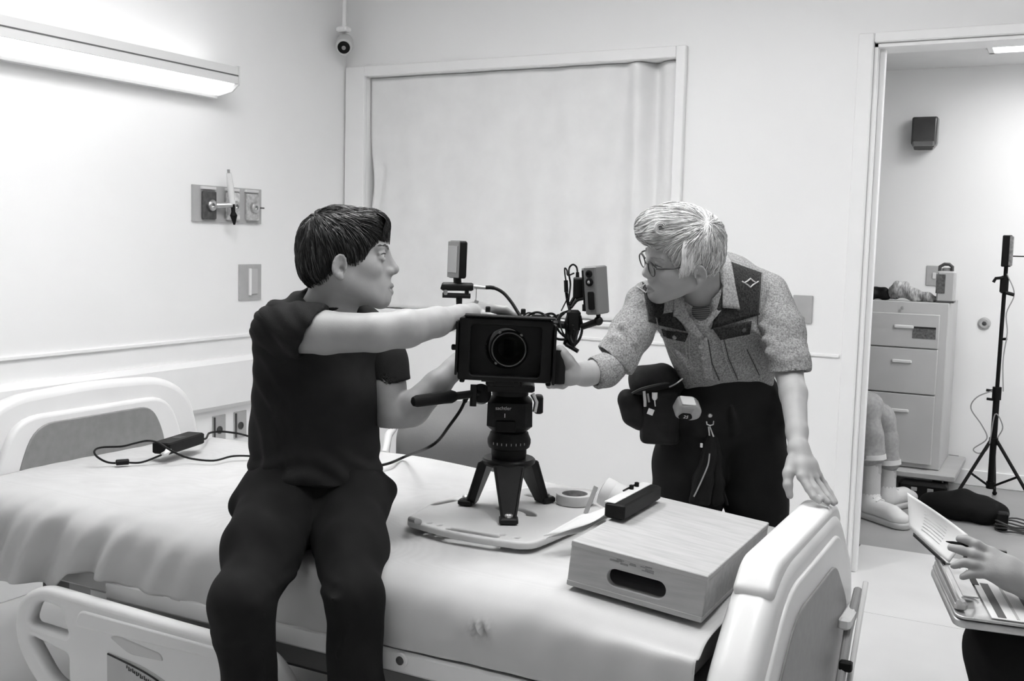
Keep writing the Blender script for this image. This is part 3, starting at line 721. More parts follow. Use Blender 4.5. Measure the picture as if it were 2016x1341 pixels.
# hi-hat
HC = V(-1.235, 2.345, 0)
FEET = [V(-1.1703, 2.2292, 0.6480), V(-1.3343, 2.3279, 0.6480), V(-1.1897, 2.4553, 0.6480)]
t = thing('hi_hat_stand', (HC[0], HC[1], BZ), 'low black three-legged hi-hat stand on the white board', 'camera stand')
RZ = .778
ring = MB().lathe([(.046, RZ-.012), (.060, RZ-.016), (.067, RZ-.010), (.068, RZ-.002), (.064, RZ+.002), (.048, RZ+.001)], 40, frame((HC[0], HC[1], 0), (1, 0, 0), (0, 1, 0), (0, 0, 1)))
ring.build('ring', BLACKM, t, smooth=True)
for F in FEET:
    d = norm(np.array([F[0]-HC[0], F[1]-HC[1], 0])); sdir = np.cross(EZ, d)
    top = HC+d*.056+EZ*(RZ-.012); bot = V(F[0], F[1], BZ+.012)-d*.006
    ax = norm(bot-top); nrm = norm(np.cross(sdir, ax)); L = np.linalg.norm(bot-top)
    w0, w1, th = .038, .017, .010
    mb = MB()
    mb.add([top-sdir*w0-nrm*th, top+sdir*w0-nrm*th, top+sdir*w0*.9+nrm*th, top-sdir*w0*.9+nrm*th,
            bot-sdir*w1-nrm*th, bot+sdir*w1-nrm*th, bot+sdir*w1*.9+nrm*th, bot-sdir*w1*.9+nrm*th],
           [(0, 1, 2, 3), (7, 6, 5, 4), (0, 4, 5, 1), (1, 5, 6, 2), (2, 6, 7, 3), (3, 7, 4, 0)])
    leg = mb.build('leg', BLACKM, t)
    for s_ in (-1, 1):  # raised edges of the channel
        MB().tube([top+sdir*w0*.92*s_+nrm*th*s_*0+d*.01, bot+sdir*w1*.92*s_+d*.01], [.004, .0035], 8).build('leg_rib', BLACKM, leg, smooth=True)
    MB().box((0, 0, 0), (.046, .04, .016), frame(V(F[0], F[1], BZ+.009)+d*.008, sdir, d, EZ), .004).build('foot', BLACKM, leg)
    MB().lathe([(.010, 0), (.010, .006), (.006, .009)], 14, frame(V(F[0], F[1], BZ+.017)+d*.012, sdir, d, EZ)).build('foot_bolt', STEEL, leg, smooth=True)

# fluid head
t = thing('fluid_head', (HC[0], HC[1], RZ), 'black fluid tripod head with a pan handle pointing left', 'tripod head')
M0 = RF(HC)
HEADB = mat('fluid_head_black', .010, .5, .15, 60, .5, 40, spec=.15)
MB().lathe([(.0, RZ+.0025), (.043, RZ+.0025), (.045, RZ+.012), (.045, RZ+.025), (.052, RZ+.030), (.055, RZ+.040), (.055, RZ+.05), (.050, RZ+.062), (.048, RZ+.068), (.0, RZ+.068)], 36, M0).build('bowl_base', HEADB, t, smooth=True)
tk = MB()
for a in np.linspace(-2.35, -.8, 8):
    tk.box((0, 0, 0), (.0016, .001, .006), frame(xf(M0, (.0552*math.cos(a), .0552*math.sin(a), RZ+.044)), xf(M0, (-math.sin(a), math.cos(a), 0))-HC, xf(M0, (math.cos(a), math.sin(a), 0))-HC, EZ))
tk.build('scale_ticks', mat('grey_print', .35, .6), t)
MB().box((0, 0, RZ+.118), (.114, .11, .095), M0, .018, (.98, .95)).build('head_body', HEADB, t, smooth=True)
MB().box((-.01, -.0562, RZ+.09), (.05, .004, .03), M0, .002).build('level_window', BLACK, t)
text_obj('maker_lettering', 'sachtler', .0125, frame(xf(M0, (-.016, -.0556, RZ+.136)), EX, EZ, -EY), mat('lettering_grey', .5, .6), t)
MB().box((-.012, -.0558, RZ+.118), (.0018, .002, .010), M0).build('index_mark', PAPER, t)
MB().lathe([(.046, .0), (.046, .012), (.040, .018)], 28, RF(HC+EZ*(RZ+.163))).build('tilt_platform', HEADB, t, smooth=True)
MB().box((0, 0, RZ+.188), (.12, .15, .018), M0, .004).build('balance_plate', BLACKM, t)
MB().box((.072, -.01, RZ+.142), (.022, .045, .045), M0, .004).build('drag_knob', BLACKM, t)
MB().tube([xf(M0, (.055, -.03, RZ+.17)), xf(M0, (.066, -.03, RZ+.15)), xf(M0, (.062, -.03, RZ+.125))], .006, 10).build('lock_lever', STEEL, t, smooth=True)
p0, p1, p2 = V(-1.2667, 2.2894, 0.9509), V(-1.3180, 2.1938, 0.9462), V(-1.3677, 2.0989, 0.9408)
hd = norm(p2-p1)
MB().tube([p0, p1], .010, 14).build('handle_rod', BLACKM, t, smooth=True)
g = MB().tube([p1-hd*.012, p1, p1+hd*.02, p2-hd*.012, p2-hd*.002, p2+hd*.002], [.012, .0165, .0155, .0145, .011, .005], 18).build('handle_grip', RUBBER, t, smooth=True)
for k in (-1, 1): MB().tube([p1+EZ*.012+EY*.009*k, p2+EZ*.011+EY*.008*k-hd*.02], .002, 6).build('grip_rib', RUBBER, g, smooth=True)
MB().lathe([(.0, -.014), (.024, -.014), (.026, 0), (.024, .014), (.0, .014)], 24, lookframe(V(-1.2783, 2.2715, 0.9469), -EY+EZ*.3)).build('handle_rosette', BLACKM, t, smooth=True)
MB().tube([V(-1.2856, 2.2478, 0.9730), V(-1.2842, 2.2427, 0.9194)], .0085, 12).build('clamp_bolt', BLACKM, t, smooth=True)

# film camera: matte box, lens, body behind
MC = V(-1.1710, 2.1936, 1.0698)
t = thing('film_camera', tuple(MC-EZ*.08+EY*.15), 'black film camera with a square matte box facing the viewer on the tripod head', 'film camera')
TILT = math.radians(1.2)
ex = EX*math.cos(TILT)-EZ*math.sin(TILT); ez = EZ*math.cos(TILT)+EX*math.sin(TILT)
def CF_(o): return frame(o, ex, EY, ez)
MM = CF_(MC)                                # origin: centre of matte box front
W2, H2 = .111, .0745
plate_obj('matte_box', [rrect(0, 0, 2*W2, 2*H2, .006, 3), rrect(0, -.002, .168, .122, .010, 4)], .016, .003, frame(xf(MM, (0, .008, 0)), ex, ez, -EY), BLACK, t)
sh = MB()
for (x, z, sx, sz) in ((-W2+.004, 0, .008, 2*H2-.01), (W2-.004, 0, .008, 2*H2-.01), (0, H2-.004, 2*W2-.01, .008), (0, -H2+.004, 2*W2-.01, .008)):
    sh.box((x, .042, z), (sx, .055, sz), MM, .002)
sh.build('hood', BLACK, t)
plate_obj('filter_stage', [rrect(0, 0, .19, .142, .006, 3), [(.048*math.cos(a), .048*math.sin(a)) for a in np.linspace(0, 2*math.pi, 40, endpoint=False)]], .010, .002, frame(xf(MM, (0, .06, 0)), ex, ez, -EY), BLACKM, t)
LM = frame(xf(MM, (.008, .06, -.002)), ex, ez, -EY)
ln = MB().lathe([(.046, -.15), (.050, -.14), (.050, -.03), (.046, -.02), (.046, .012), (.043, .016), (.038, .016), (.034, .004), (.026, -.012)], 44, LM).build('lens', BLACKM, t, smooth=True)
MB().lathe([(.0395, .0165), (.0405, .0185), (.0415, .0165)], 44, LM, ring=True).build('lens_ring', GREYMET, ln, smooth=True)
MB().lathe([(.026, -.012), (.0, -.02)], 24, LM).build('inner_barrel', mat('matt_black', .004, .9, spec=.02), ln)
MB().sphere((0, 0, -.016), (.013, .013, .004), LM, 24).build('front_element', mat('coated_glass', .03, .3, spec=.2), ln, smooth=True)
for a in (.9, 2.1, 4.0): MB().lathe([(.004, 0), (.004, .004), (.002, .005)], 10, frame(xf(LM, (.045*math.cos(a), .045*math.sin(a), .010)), ex, ez, -EY)).build('ring_screw', GREYMET, ln)
MB().box((-W2-.004, .02, .002), (.005, .07, .128), MM, .001).build('side_flag', BLACK, t)
MB().box((W2+.005, .02, -.006), (.006, .07, .140), MM, .001).build('side_flag', BLACK, t)
MB().box((.008, .02, H2+.004), (.215, .05, .004), MM, .001).build('top_flag', BLACK, t)
for x, z in ((-.046, H2+.012), (.038, H2+.010)): MB().lathe([(.006, 0), (.006, .012), (.004, .014)], 12, frame(xf(MM, (x, .03, z)), ex, EY, ez)).build('flag_knob', BLACKM, t, smooth=True)
for x in (-.1, .105): MB().box((x, .02, -H2-.003), (.012, .03, .008), MM, .002).build('foot_tab', BLACK, t)
MB().lathe([(.007, 0), (.007, .01), (.004, .012)], 12, frame(xf(MM, (-W2-.006, .02, .0)), EY, ez, -ex)).build('flag_knob', BLACKM, t, smooth=True)
for x in (-.03, .03): MB().tube([xf(MM, (x, .05, -H2-.012)), xf(MM, (x, .34, -H2-.012))], .0075, 14).build('support_rod', BLACKM, t, smooth=True)
MB().box((0, .09, -H2-.012), (.09, .03, .02), MM, .003).build('rod_bridge', BLACKM, t)
MB().tube([xf(MM, (-.055, .05, -H2-.006)), xf(MM, (-.02, .05, -H2-.006))], .003, 8).build('thumb_screw', BLACKM, t, smooth=True)
bd = MB().box((.0, .285, -.02), (.13, .24, .11), MM, .008).build('camera_body', BLACKM, t)
MB().box((0, .27, -.082), (.10, .20, .02), MM, .003).build('base_plate', BLACKM, t)
MB().box((.0, .43, -.01), (.10, .05, .11), MM, .006).build('battery', BLACK, t)
MB().tube([xf(MM, (.02, .26, .03)), xf(MM, (.02, .26, .042)), xf(MM, (.02, .28, .05)), xf(MM, (.02, .36, .05)), xf(MM, (.02, .38, .042)), xf(MM, (.02, .38, .02))], .009, 12).build('top_handle', BLACK, t, smooth=True)
MB().lathe([(.0, -.042), (.015, -.042), (.0165, -.03), (.0165, .03), (.015, .042), (.0, .042)], 20, frame(V(-1.0996, 2.3396, 1.0229), EX, EY, EZ)).build('hand_grip', RUBBER, t, smooth=True)
MB().box((.090, .10, -.03), (.06, .022, .022), MM, .003).build('grip_arm', BLACKM, t)
MB().box((.112, .04, -.005), (.012, .02, .11), MM, .002).build('grip_rail', BLACKM, t)

# onboard monitor on its clamp
t = thing('onboard_monitor', tuple(V(-1.3419, 2.2616, 1.1663)), 'small onboard monitor on a clamp above the forearm, screen facing left', 'monitor')
mn = norm(-EX*.86-EY*.51+EZ*.02); mw = norm(np.cross(EZ, mn)); mu = np.cross(mn, mw)
mo = V(-1.3567, 2.2771, 1.2777)
MMn = frame(mo, mw, mu, mn)
plate_obj('housing', [rrect(0, 0, .062, .093, .007, 4)], .022, .004, MMn, BLACK, t)
MB().box((0, 0, .0115), (.060, .090, .003), MMn, .001).build('bezel', mat('bezel_grey', .22, .4), t)
MB().box((0, 0, .0135), (.046, .066, .002), MMn, .0005).build('screen', mat('pale_screen', .36, .2, spec=.6), t)
MB().tube([V(-1.3549, 2.2734, 1.2336), V(-1.3526, 2.2727, 1.2160)], .010, 12).build('swivel', BLACKM, t, smooth=True)
MB().tube([V(-1.3829, 2.2449, 1.2117), V(-1.3794, 2.2466, 1.2105), V(-1.3220, 2.2882, 1.2106), V(-1.3175, 2.2906, 1.2107)], [.008, .0105, .0105, .008], 14).build('clamp_bar', BLACKM, t, smooth=True)
MB().tube([V(-1.3791, 2.2445, 1.1892), V(-1.3227, 2.2854, 1.1878)], .0065, 4, up=(0, 0, 1)).build('lower_bar', BLACKM, t)
for x in (877, 919):
    pass
MB().tube([V(-1.3737, 2.2494, 1.2082), V(-1.3725, 2.2480, 1.1893)], .0055, 8).build('post', GREYMET, t, smooth=True)
MB().tube([V(-1.3320, 2.2828, 1.2090), V(-1.3307, 2.2814, 1.1901)], .0055, 8).build('post', BLACKM, t, smooth=True)
MB().tube([V(-1.3472, 2.2722, 1.1859), V(-1.3510, 2.2794, 1.1651), V(-1.3433, 2.3344, 1.1113)], [.008, .008, .008], 10).build('mount_stub', BLACKM, t, smooth=True)
MB().tube([V(-1.3164, 2.2911, 1.2107), V(-1.2905, 2.3046, 1.2089)], [.0055, .0045], 12).build('plug', STEEL, t, smooth=True)
MB().tube([V(-1.3081, 2.2895, 1.2073), V(-1.3073, 2.2869, 1.1796)], .0008, 5).build('tag_string', CABLE, t)
MB().box((0, 0, 0), (.010, .006, .008), lookframe(V(-1.3059, 2.2871, 1.1746), EZ+EX*.4), .001).build('tag', GREYMET, t)
cab = MB().tube(spline([V(-1.2906, 2.3047, 1.2102), V(-1.2726, 2.3140, 1.2094), V(-1.2517, 2.3239, 1.1986), V(-1.2277, 2.3229, 1.1770), V(-1.2056, 2.3203, 1.1506), V(-1.1887, 2.3158, 1.1316)], 8), [.005]*9+[.0042]*32, 10)
cab.build('cable', CABLE, t, smooth=True)

# grey wireless receiver, dark battery and cable bundle on an articulated arm
t = thing('wireless_receiver', tuple(V(-1.0132, 2.3748, 1.1384)), 'pale grey wireless receiver box with two round sockets on a black articulated arm', 'receiver')
rz = norm(EZ-EX*.09); rx = norm(EX*.80-EY*.6+EZ*.07); ry = np.cross(rz, rx); rx = np.cross(ry, rz)
MRx = frame(V(-1.0226, 2.3779, 1.2134), rx, ry, rz)
RG = mat('receiver_grey', .17, .45, .1, 300, .1)
MB().box((0, 0, 0), (.036, .055, .117), MRx, .003).build('case', RG, t)
for z, r_ in ((.041, .009), (.021, .010)):
    MB().lathe([(r_, 0), (r_, .003), (r_*.8, .004), (r_*.55, .004), (r_*.5, .001)], 20, frame(xf(MRx, (.0, -.0275, z)), rx, rz, -ry)).build('socket', BLACK, t, smooth=True)
MB().lathe([(.004, .001), (.004, .005), (.002, .006)], 12, frame(xf(MRx, (.0, -.0275, .021)), rx, rz, -ry)).build('socket_pin', STEEL, t)
plate_obj('dark_panel', [rrect(0, 0, .017, .044, .004, 3)], .005, .001, frame(xf(MRx, (.002, -.0285, -.024)), rx, rz, -ry), BLACK, t)
MB().box((-.021, .0, .0), (.006, .05, .10), MRx, .001).build('back_cover', BLACK, t)
MB().box((-.027, .0, .035), (.006, .03, .04), MRx, .001).build('side_plate', GREYMET, t)
MB().tube([V(-1.0145, 2.3761, 1.1569), V(-1.0136, 2.3751, 1.1434)], .0055, 10).build('stud', BLACKM, t, smooth=True)
MB().sphere((0, 0, 0), .0115, RF(V(-1.0132, 2.3748, 1.1384)), 16).build('ball_joint', BLACKM, t, smooth=True)
MB().tube([V(-1.0175, 2.3723, 1.1358), V(-1.0565, 2.3729, 1.1210)], [.0085, .0075], 12).build('arm', BLACKM, t, smooth=True)
MB().box((0, 0, 0), (.034, .03, .055), RF(V(-1.0792, 2.3737, 1.1347)), .006).build('arm_clamp', BLACKM, t)
MB().box((0, 0, 0), (.030, .022, .05), lookframe(V(-1.0821, 2.3679, 1.0947), EZ+EX*.15), .005).build('lower_clamp', BLACKM, t)
MB().tube([V(-1.0867, 2.3523, 1.0779), V(-1.0561, 2.3554, 1.0623)], [.0058, .0052], 10).build('clamp_lever', BLACKM, t, smooth=True)
MB().tube([V(-1.1198, 2.3403, 1.1280), V(-1.0828, 2.3705, 1.1221)], .0095, 10).build('arm_root', BLACKM, t, smooth=True)
MB().box((0, 0, 0), (.031, .022, .050), RF(V(-1.0671, 2.3774, 1.2152)), .003).build('battery', BLACK, t)
MB().box((0, 0, 0), (.030, .02, .012), RF(V(-1.0685, 2.3789, 1.2363)), .002).build('battery_cap', DARK, t)
MB().tube([V(-1.0732, 2.3768, 1.2399), V(-1.0742, 2.3779, 1.2548)], [.005, .004], 10).build('plug', CABLE, t, smooth=True)
MB().tube([V(-1.0982, 2.3631, 1.2342), V(-1.0952, 2.3616, 1.2057)], .0052, 10).build('plug', CABLE, t, smooth=True)
MB().tube([V(-1.0557, 2.3822, 1.2566), V(-1.0492, 2.3822, 1.2258)], .0042, 8).build('side_bracket', BLACKM, t, smooth=True)
CBL = [
    ([V(-1.0670, 2.3623, 1.2540), V(-1.0743, 2.3713, 1.2673), V(-1.0782, 2.3585, 1.2735), V(-1.0896, 2.3630, 1.2656), V(-1.0854, 2.3522, 1.2498), V(-1.0847, 2.3612, 1.2249), V(-1.0817, 2.3481, 1.1944), V(-1.0869, 2.3547, 1.1752)], 0.0023),
    ([V(-1.0961, 2.3585, 1.2344), V(-1.1036, 2.3677, 1.2514), V(-1.1002, 2.3595, 1.2640), V(-1.0997, 2.3706, 1.2589), V(-1.0925, 2.3618, 1.2469), V(-1.0838, 2.3782, 1.2519)], 0.002),
    ([V(-1.0981, 2.3679, 1.2054), V(-1.0974, 2.3770, 1.1800), V(-1.0873, 2.3687, 1.1596), V(-1.0878, 2.3773, 1.1365)], 0.0042),
    ([V(-1.0848, 2.3461, 1.1906), V(-1.0955, 2.3499, 1.1725), V(-1.0959, 2.3371, 1.1606)], 0.0016),
    ([V(-1.0521, 2.3783, 1.2034), V(-1.0479, 2.3927, 1.2106), V(-1.0333, 2.3898, 1.2175), V(-1.0260, 2.4046, 1.2149), V(-1.0183, 2.3966, 1.2080)], 0.0026),
    ([V(-1.0883, 2.3698, 1.1745), V(-1.0817, 2.3869, 1.1955), V(-1.0647, 2.3852, 1.2026), V(-1.0543, 2.4018, 1.2000), V(-1.0418, 2.3960, 1.1908)], 0.004),
    ([V(-1.0756, 2.3486, 1.1686), V(-1.0678, 2.3659, 1.1857), V(-1.0487, 2.3652, 1.1916), V(-1.0376, 2.3828, 1.1952)], 0.0036),
    ([V(-1.0769, 2.3625, 1.1779), V(-1.0688, 2.3797, 1.1926), V(-1.0517, 2.3778, 1.1959), V(-1.0464, 2.3911, 1.1882), V(-1.0439, 2.3800, 1.1788)], 0.003),
    ([V(-1.0896, 2.3675, 1.1595), V(-1.1099, 2.3673, 1.1509), V(-1.1135, 2.3525, 1.1364), V(-1.1151, 2.3604, 1.1132), V(-1.0988, 2.3562, 1.0994), V(-1.0961, 2.3684, 1.0938)], 0.0028),
    ([V(-1.0879, 2.3407, 1.1559), V(-1.1022, 2.3429, 1.1401), V(-1.0917, 2.3342, 1.1138), V(-1.0835, 2.3475, 1.0910)], 0.0022),
    ([V(-1.0595, 2.3685, 1.1486), V(-1.0573, 2.3779, 1.1194), V(-1.0560, 2.3647, 1.0954), V(-1.0700, 2.3668, 1.0780), V(-1.0774, 2.3524, 1.0861), V(-1.0896, 2.3595, 1.1061), V(-1.0892, 2.3511, 1.1316), V(-1.0885, 2.3654, 1.1559)], 0.0034),
    ([V(-1.0712, 2.3762, 1.1501), V(-1.0691, 2.3856, 1.1220), V(-1.0698, 2.3710, 1.0953), V(-1.0819, 2.3745, 1.0816)], 0.003),
    ([V(-1.0685, 2.3479, 1.1268), V(-1.0754, 2.3528, 1.1012), V(-1.0655, 2.3446, 1.0825), V(-1.0612, 2.3587, 1.0867)], 0.003),
    ([V(-1.1132, 2.3345, 1.0950), V(-1.1062, 2.3490, 1.0894), V(-1.0887, 2.3470, 1.0907), V(-1.0846, 2.3612, 1.0975)], 0.003),
    ([V(-1.0596, 2.3850, 1.1753), V(-1.0627, 2.3930, 1.1597)], 0.0022),
    ([V(-1.0411, 2.3676, 1.1770), V(-1.0420, 2.3769, 1.1616)], 0.0022),
    ([V(-1.0402, 2.3830, 1.1888), V(-1.0407, 2.3919, 1.1685)], 0.0022),
]
HEAP = [
    ([V(-1.1704, 2.2854, 1.1393), V(-1.1656, 2.3025, 1.1486), V(-1.1453, 2.3004, 1.1560), V(-1.1372, 2.3178, 1.1519), V(-1.1204, 2.3121, 1.1432)], 0.003),
    ([V(-1.1812, 2.3014, 1.1304), V(-1.1720, 2.3211, 1.1411), V(-1.1514, 2.3188, 1.1461), V(-1.1430, 2.3360, 1.1381), V(-1.1222, 2.3332, 1.1370)], 0.0034),
    ([V(-1.1794, 2.3252, 1.1316), V(-1.1745, 2.3427, 1.1436), V(-1.1514, 2.3413, 1.1449), V(-1.1412, 2.3603, 1.1445), V(-1.1240, 2.3545, 1.1332), V(-1.1214, 2.3677, 1.1162)], 0.0028),
    ([V(-1.1934, 2.3412, 1.1375), V(-1.1850, 2.3586, 1.1320), V(-1.1642, 2.3564, 1.1358), V(-1.1567, 2.3749, 1.1454), V(-1.1360, 2.3726, 1.1492), V(-1.1292, 2.3884, 1.1361), V(-1.1164, 2.3801, 1.1221)], 0.003),
    ([V(-1.1919, 2.3656, 1.1465), V(-1.1806, 2.3838, 1.1334), V(-1.1615, 2.3798, 1.1296), V(-1.1514, 2.3995, 1.1368), V(-1.1310, 2.3976, 1.1457)], 0.0026),
    ([V(-1.2186, 2.3735, 1.1395), V(-1.2132, 2.3907, 1.1467), V(-1.1941, 2.3871, 1.1453)], 0.0022),
]
for pts, r_ in CBL: MB().tube(spline(pts, 6), r_, 8).build('cable', CABLE, t, smooth=True)
t = thing('cable_bundle', tuple(V(-1.1511, 2.3244, 1.1333)), 'tangle of thin black cables lying on top of the matte box', 'cable bundle')
for pts, r_ in HEAP: MB().tube(spline(pts, 6), r_, 8).build('cable', CABLE, t, smooth=True)
pc = spline([V(-1.3068, 2.2436, 0.9323), V(-1.3222, 2.2437, 0.9029), V(-1.3524, 2.2463, 0.8636), V(-1.4120, 2.2888, 0.8116), V(-1.4735, 2.3208, 0.7767), V(-1.7740, 2.6931, 0.6600), V(-1.7842, 2.6258, 0.6500), V(-1.8040, 2.5879, 0.6450), V(-1.8465, 2.5437, 0.6400)], 8)
t = thing('camera_cable', tuple(V(-1.7740, 2.6931, 0.6600)), 'thin black cord hanging from the tripod head down to the bed behind the sitting person', 'cord')
MB().tube(pc, .0042, 10).build('cord_run', CABLE, t, smooth=True)
MB().tube([pc[0]-(pc[1]-pc[0])*2, pc[0], pc[1]], .0062, 10).build('plug', BLACK, t, smooth=True)

# ------------------------------------------------------------------ things lying on the bed
# apple box
a_, b_, c_ = .013, -.014, .094
Rz = np.array([[math.cos(a_), -math.sin(a_), 0], [math.sin(a_), math.cos(a_), 0], [0, 0, 1]])
Rx = np.array([[1, 0, 0], [0, math.cos(b_), -math.sin(b_)], [0, math.sin(b_), math.cos(b_)]])
Ry = np.array([[math.cos(c_), 0, math.sin(c_)], [0, 1, 0], [-math.sin(c_), 0, math.cos(c_)]])
RB = Rz@Rx@Ry; AO = V(-.881, 1.943, .625); AW, AD, AH = .289, .491, .094
MA = frame(AO, RB[:, 0], RB[:, 1], RB[:, 2])
t = thing('apple_box', tuple(xf(MA, (AW/2, AD/2, 0))), 'plywood apple box with an oval hand hole lying at the foot of the bed', 'wooden box')
MAf = frame(xf(MA, (AW/2, .009, AH/2)), RB[:, 0], RB[:, 2], -RB[:, 1])
for nm, yy in (('front_panel', .009), ('back_panel', AD-.009)):
    MAf[:3, 3] = xf(MA, (AW/2, yy, AH/2))
    hx, hz = .003, -.006
    plate_obj(nm, [rrect(0, 0, AW, AH-.002, .002, 2), rrect(hx, hz, .125, .036, .0178, 8)], .018, .002, MAf, WOOD, t, res=2)
MB().box((AW/2, AD/2, AH-.0055), (AW+.001, AD+.002, .012), MA, .0015).build('top_panel', WOOD, t)
MB().box((AW/2, AD/2, .0055), (AW+.001, AD+.002, .012), MA, .0015).build('bottom_panel', WOOD, t)
for x in (.009, AW-.009): MB().box((x, AD/2, AH/2), (.018, AD-.002, AH-.023), MA, .001).build('side_panel', WOOD, t)
ss = MB(); rngb = random.Random(4)
for i in range(12):
    ss.box((rngb.uniform(.09, .18), -.0003, AH-.013-rngb.uniform(0, .012)), (rngb.uniform(.006, .02), .001, rngb.uniform(.001, .004)), MA)
ss.build('scuff_marks', mat('wood_scuff', .25, .8), t)

# black remote control with a pale top, resting on the box edge
MD = frame(xf(MA, (-.010, .195, AH+.003)), RB[:, 0], RB[:, 1], RB[:, 2])
t = thing('remote_unit', tuple(MD[:3, 3]), 'black oblong control unit with two small knobs on the apple box', 'control unit')
def tilt(M, ang):  # roll about local y
    c, s_ = math.cos(ang), math.sin(ang); N_ = M.copy(); N_[:3, 0] = M[:3, 0]*c-M[:3, 2]*s_; N_[:3, 2] = M[:3, 0]*s_+M[:3, 2]*c; return N_
MD = tilt(MD, math.radians(-4))
MB().box((.024, .122, .019), (.048, .245, .034), MD, .004).build('case', BLACK, t)
MB().box((.011, .122, .0372), (.026, .240, .0025), MD, .001).build('top_plate', mat('pale_top', .6, .5), t)
for y in (.15, .185): MB().lathe([(.0055, 0), (.0055, .010), (.003, .011)], 12, frame(xf(MD, (.006, y, .038)), MD[:3, 0], MD[:3, 1], MD[:3, 2])).build('knob', BLACK, t, smooth=True)
MB().box((-.001, .165, .040), (.004, .10, .004), MD, .001).build('trim_strip', BLACK, t)
# loose papers sloping from the board up to the box
pc_ = [V(-1.0130, 2.1144, 0.6600), V(-0.8842, 2.1902, 0.7170), V(-0.8618, 2.2758, 0.7350), V(-0.9554, 2.1934, 0.7000)]
for k, (dz, sh) in enumerate(((0, 0), (.004, .012), (.009, -.008))):
    A, B, C, D = [np.array(p)+V(sh*.4, sh, dz) for p in pc_]
    U, W_ = np.meshgrid(np.linspace(0, 1, 14), np.linspace(0, 1, 6), indexing='ij')
    P = (A[None, None]*((1-U)*(1-W_))[..., None]+B*(U*(1-W_))[..., None]+C*(U*W_)[..., None]+D*((1-U)*W_)[..., None])
    P[..., 2] += -.012*np.sin(U*math.pi)*(1-.5*W_)+.002*np.sin(U*9+k*2)
    o = link_mesh('paper_sheet', grid_mesh(P), PAPER, None, tuple(A)); solidify(o, .0012)
    tag(o, ('bottom', 'middle', 'top')[k]+'most of the loose white sheets sloping from the board to the apple box', 'paper', 'loose sheets beside the apple box')
# tape rolls
t = thing('tape_roll', tuple(V(-1.0923, 2.4438, 0.6480)), 'translucent tape roll lying flat on the board beside the hi-hat', 'tape roll')
c = V(-1.1144, 2.4923, 0.6480); mtr_ = frame(c, (1, 0, 0), (0, 1, 0), (0, 0, 1))
TAPE = mat('pale_tape', .52, .3, .03, 60, .15, 20)
MB().lathe([(.034, 0.0), (.048, 0), (.049, .003), (.049, .022), (.048, .025), (.034, .025)], 40, mtr_, ring=True).build('tape', TAPE, t, smooth=True)
MB().tube([c+V(0.0325*math.cos(a), 0.0325*math.sin(a), .0125) for a in np.linspace(0, 2*math.pi, 32, endpoint=False)], .0118, 4, closed=True, flat=1.0, up=(0, 0, 1)).build('core', mat('dark_core', .10, .6, .1, 60, .5, 60), t, smooth=True)
MB().tube(spline([c+V(.05, 0, .02), c+V(.075, .012, .05), c+V(.09, .02, .07)], 6), [.012]*13, 4, flat=.08).build('loose_end', TAPE, t)
t = thing('tape_roll', tuple(V(-0.9927, 2.4538, 0.6600)), 'white tape roll standing on edge behind the loose sheets', 'tape roll')
axr = norm(EX*.86-EY*.35-EZ*.36); cr = V(-0.9843, 2.4335, 0.6981)
Mt = lookframe(cr, axr, EZ)
MB().lathe([(.026, -.026), (.036, -.026), (.0365, -.022), (.0365, -.002), (.0355, 0), (.0365, .002), (.0365, .022), (.036, .026), (.026, .026)], 36, Mt, ring=True).build('tape', mat('white_tape', .8, .5, .02, 60, .04), t, smooth=True)
MB().lathe([(.0205, -.029), (.0255, -.029), (.0255, .029), (.0205, .029)], 32, Mt, ring=True).build('core', mat('card_core', .22, .8, .1, 60, .4, 60), t, smooth=True)
# tape strips standing up between the rolls
MB().box((0, 0, 0), (.012, .002, .075), lookframe(V(-1.0241, 2.3889, 0.6889), EZ+EX*.35), .0005).build('loose_end', TAPE, t)

# laptop-style power supply with leads, on the bed by the headboard
M_ = lookframe(V(-2.545, 2.49, .655), (0, 0, 1), norm(V(-.62, -.78, 0))*-1)
pa, pb = V(-2.4443, 2.3459, 0.6400), V(-2.4867, 2.5327, 0.6400)
dxy = norm(V(*(pb-pa)[:2], 0)); M_ = frame((pa+pb)/2+V(0, 0, .006), dxy, np.cross(EZ, dxy), EZ)
t = thing('power_supply', tuple((pa+pb)/2), 'black power supply brick on the bed near the headboard', 'power supply')
MB().box((0, 0, .018), (np.linalg.norm(pb-pa)*1.05, .062, .036), M_, .004).build('brick', BLACK, t)
MB().box((0, 0, .0362), (.04, .03, .0006), M_).build('rating_label', mat('dark_label', .05, .6), t)
MB().tube([xf(M_, (-.085, -.02, .015)), xf(M_, (-.115, -.03, .010)), xf(M_, (-.135, -.028, .008))], [.010, .008, .006], 10).build('plug', mat('clear_plug', .75, .3), t, smooth=True)
c1 = [xf(M_, (-.13, -.028, .008)), V(-2.4458, 2.2706, 0.6340), V(-2.4769, 2.2404, 0.6340), V(-2.5194, 2.2112, 0.6340), V(-2.5321, 2.1793, 0.6550), V(-2.5601, 2.1924, 0.6680), V(-2.5699, 2.2274, 0.6720), V(-2.5256, 2.2654, 0.6740), V(-2.5236, 2.3131, 0.6760), V(-2.5156, 2.3565, 0.6780), V(-2.4487, 2.3382, 0.6820), V(-2.3607, 2.3101, 0.6700), V(-2.3550, 2.3707, 0.6400), V(-2.2888, 2.4055, 0.6340), V(-2.2856, 2.4909, 0.6340), V(-2.2228, 2.5250, 0.6340), V(-2.1478, 2.5209, 0.6340)]
c1 = [V(p[0], p[1], max(p[2], sheet_z(p[0], p[1])+.0036)) for p in spline(c1, 7)]
MB().tube(c1, .0032, 8).build('lead', CABLE, t, smooth=True)
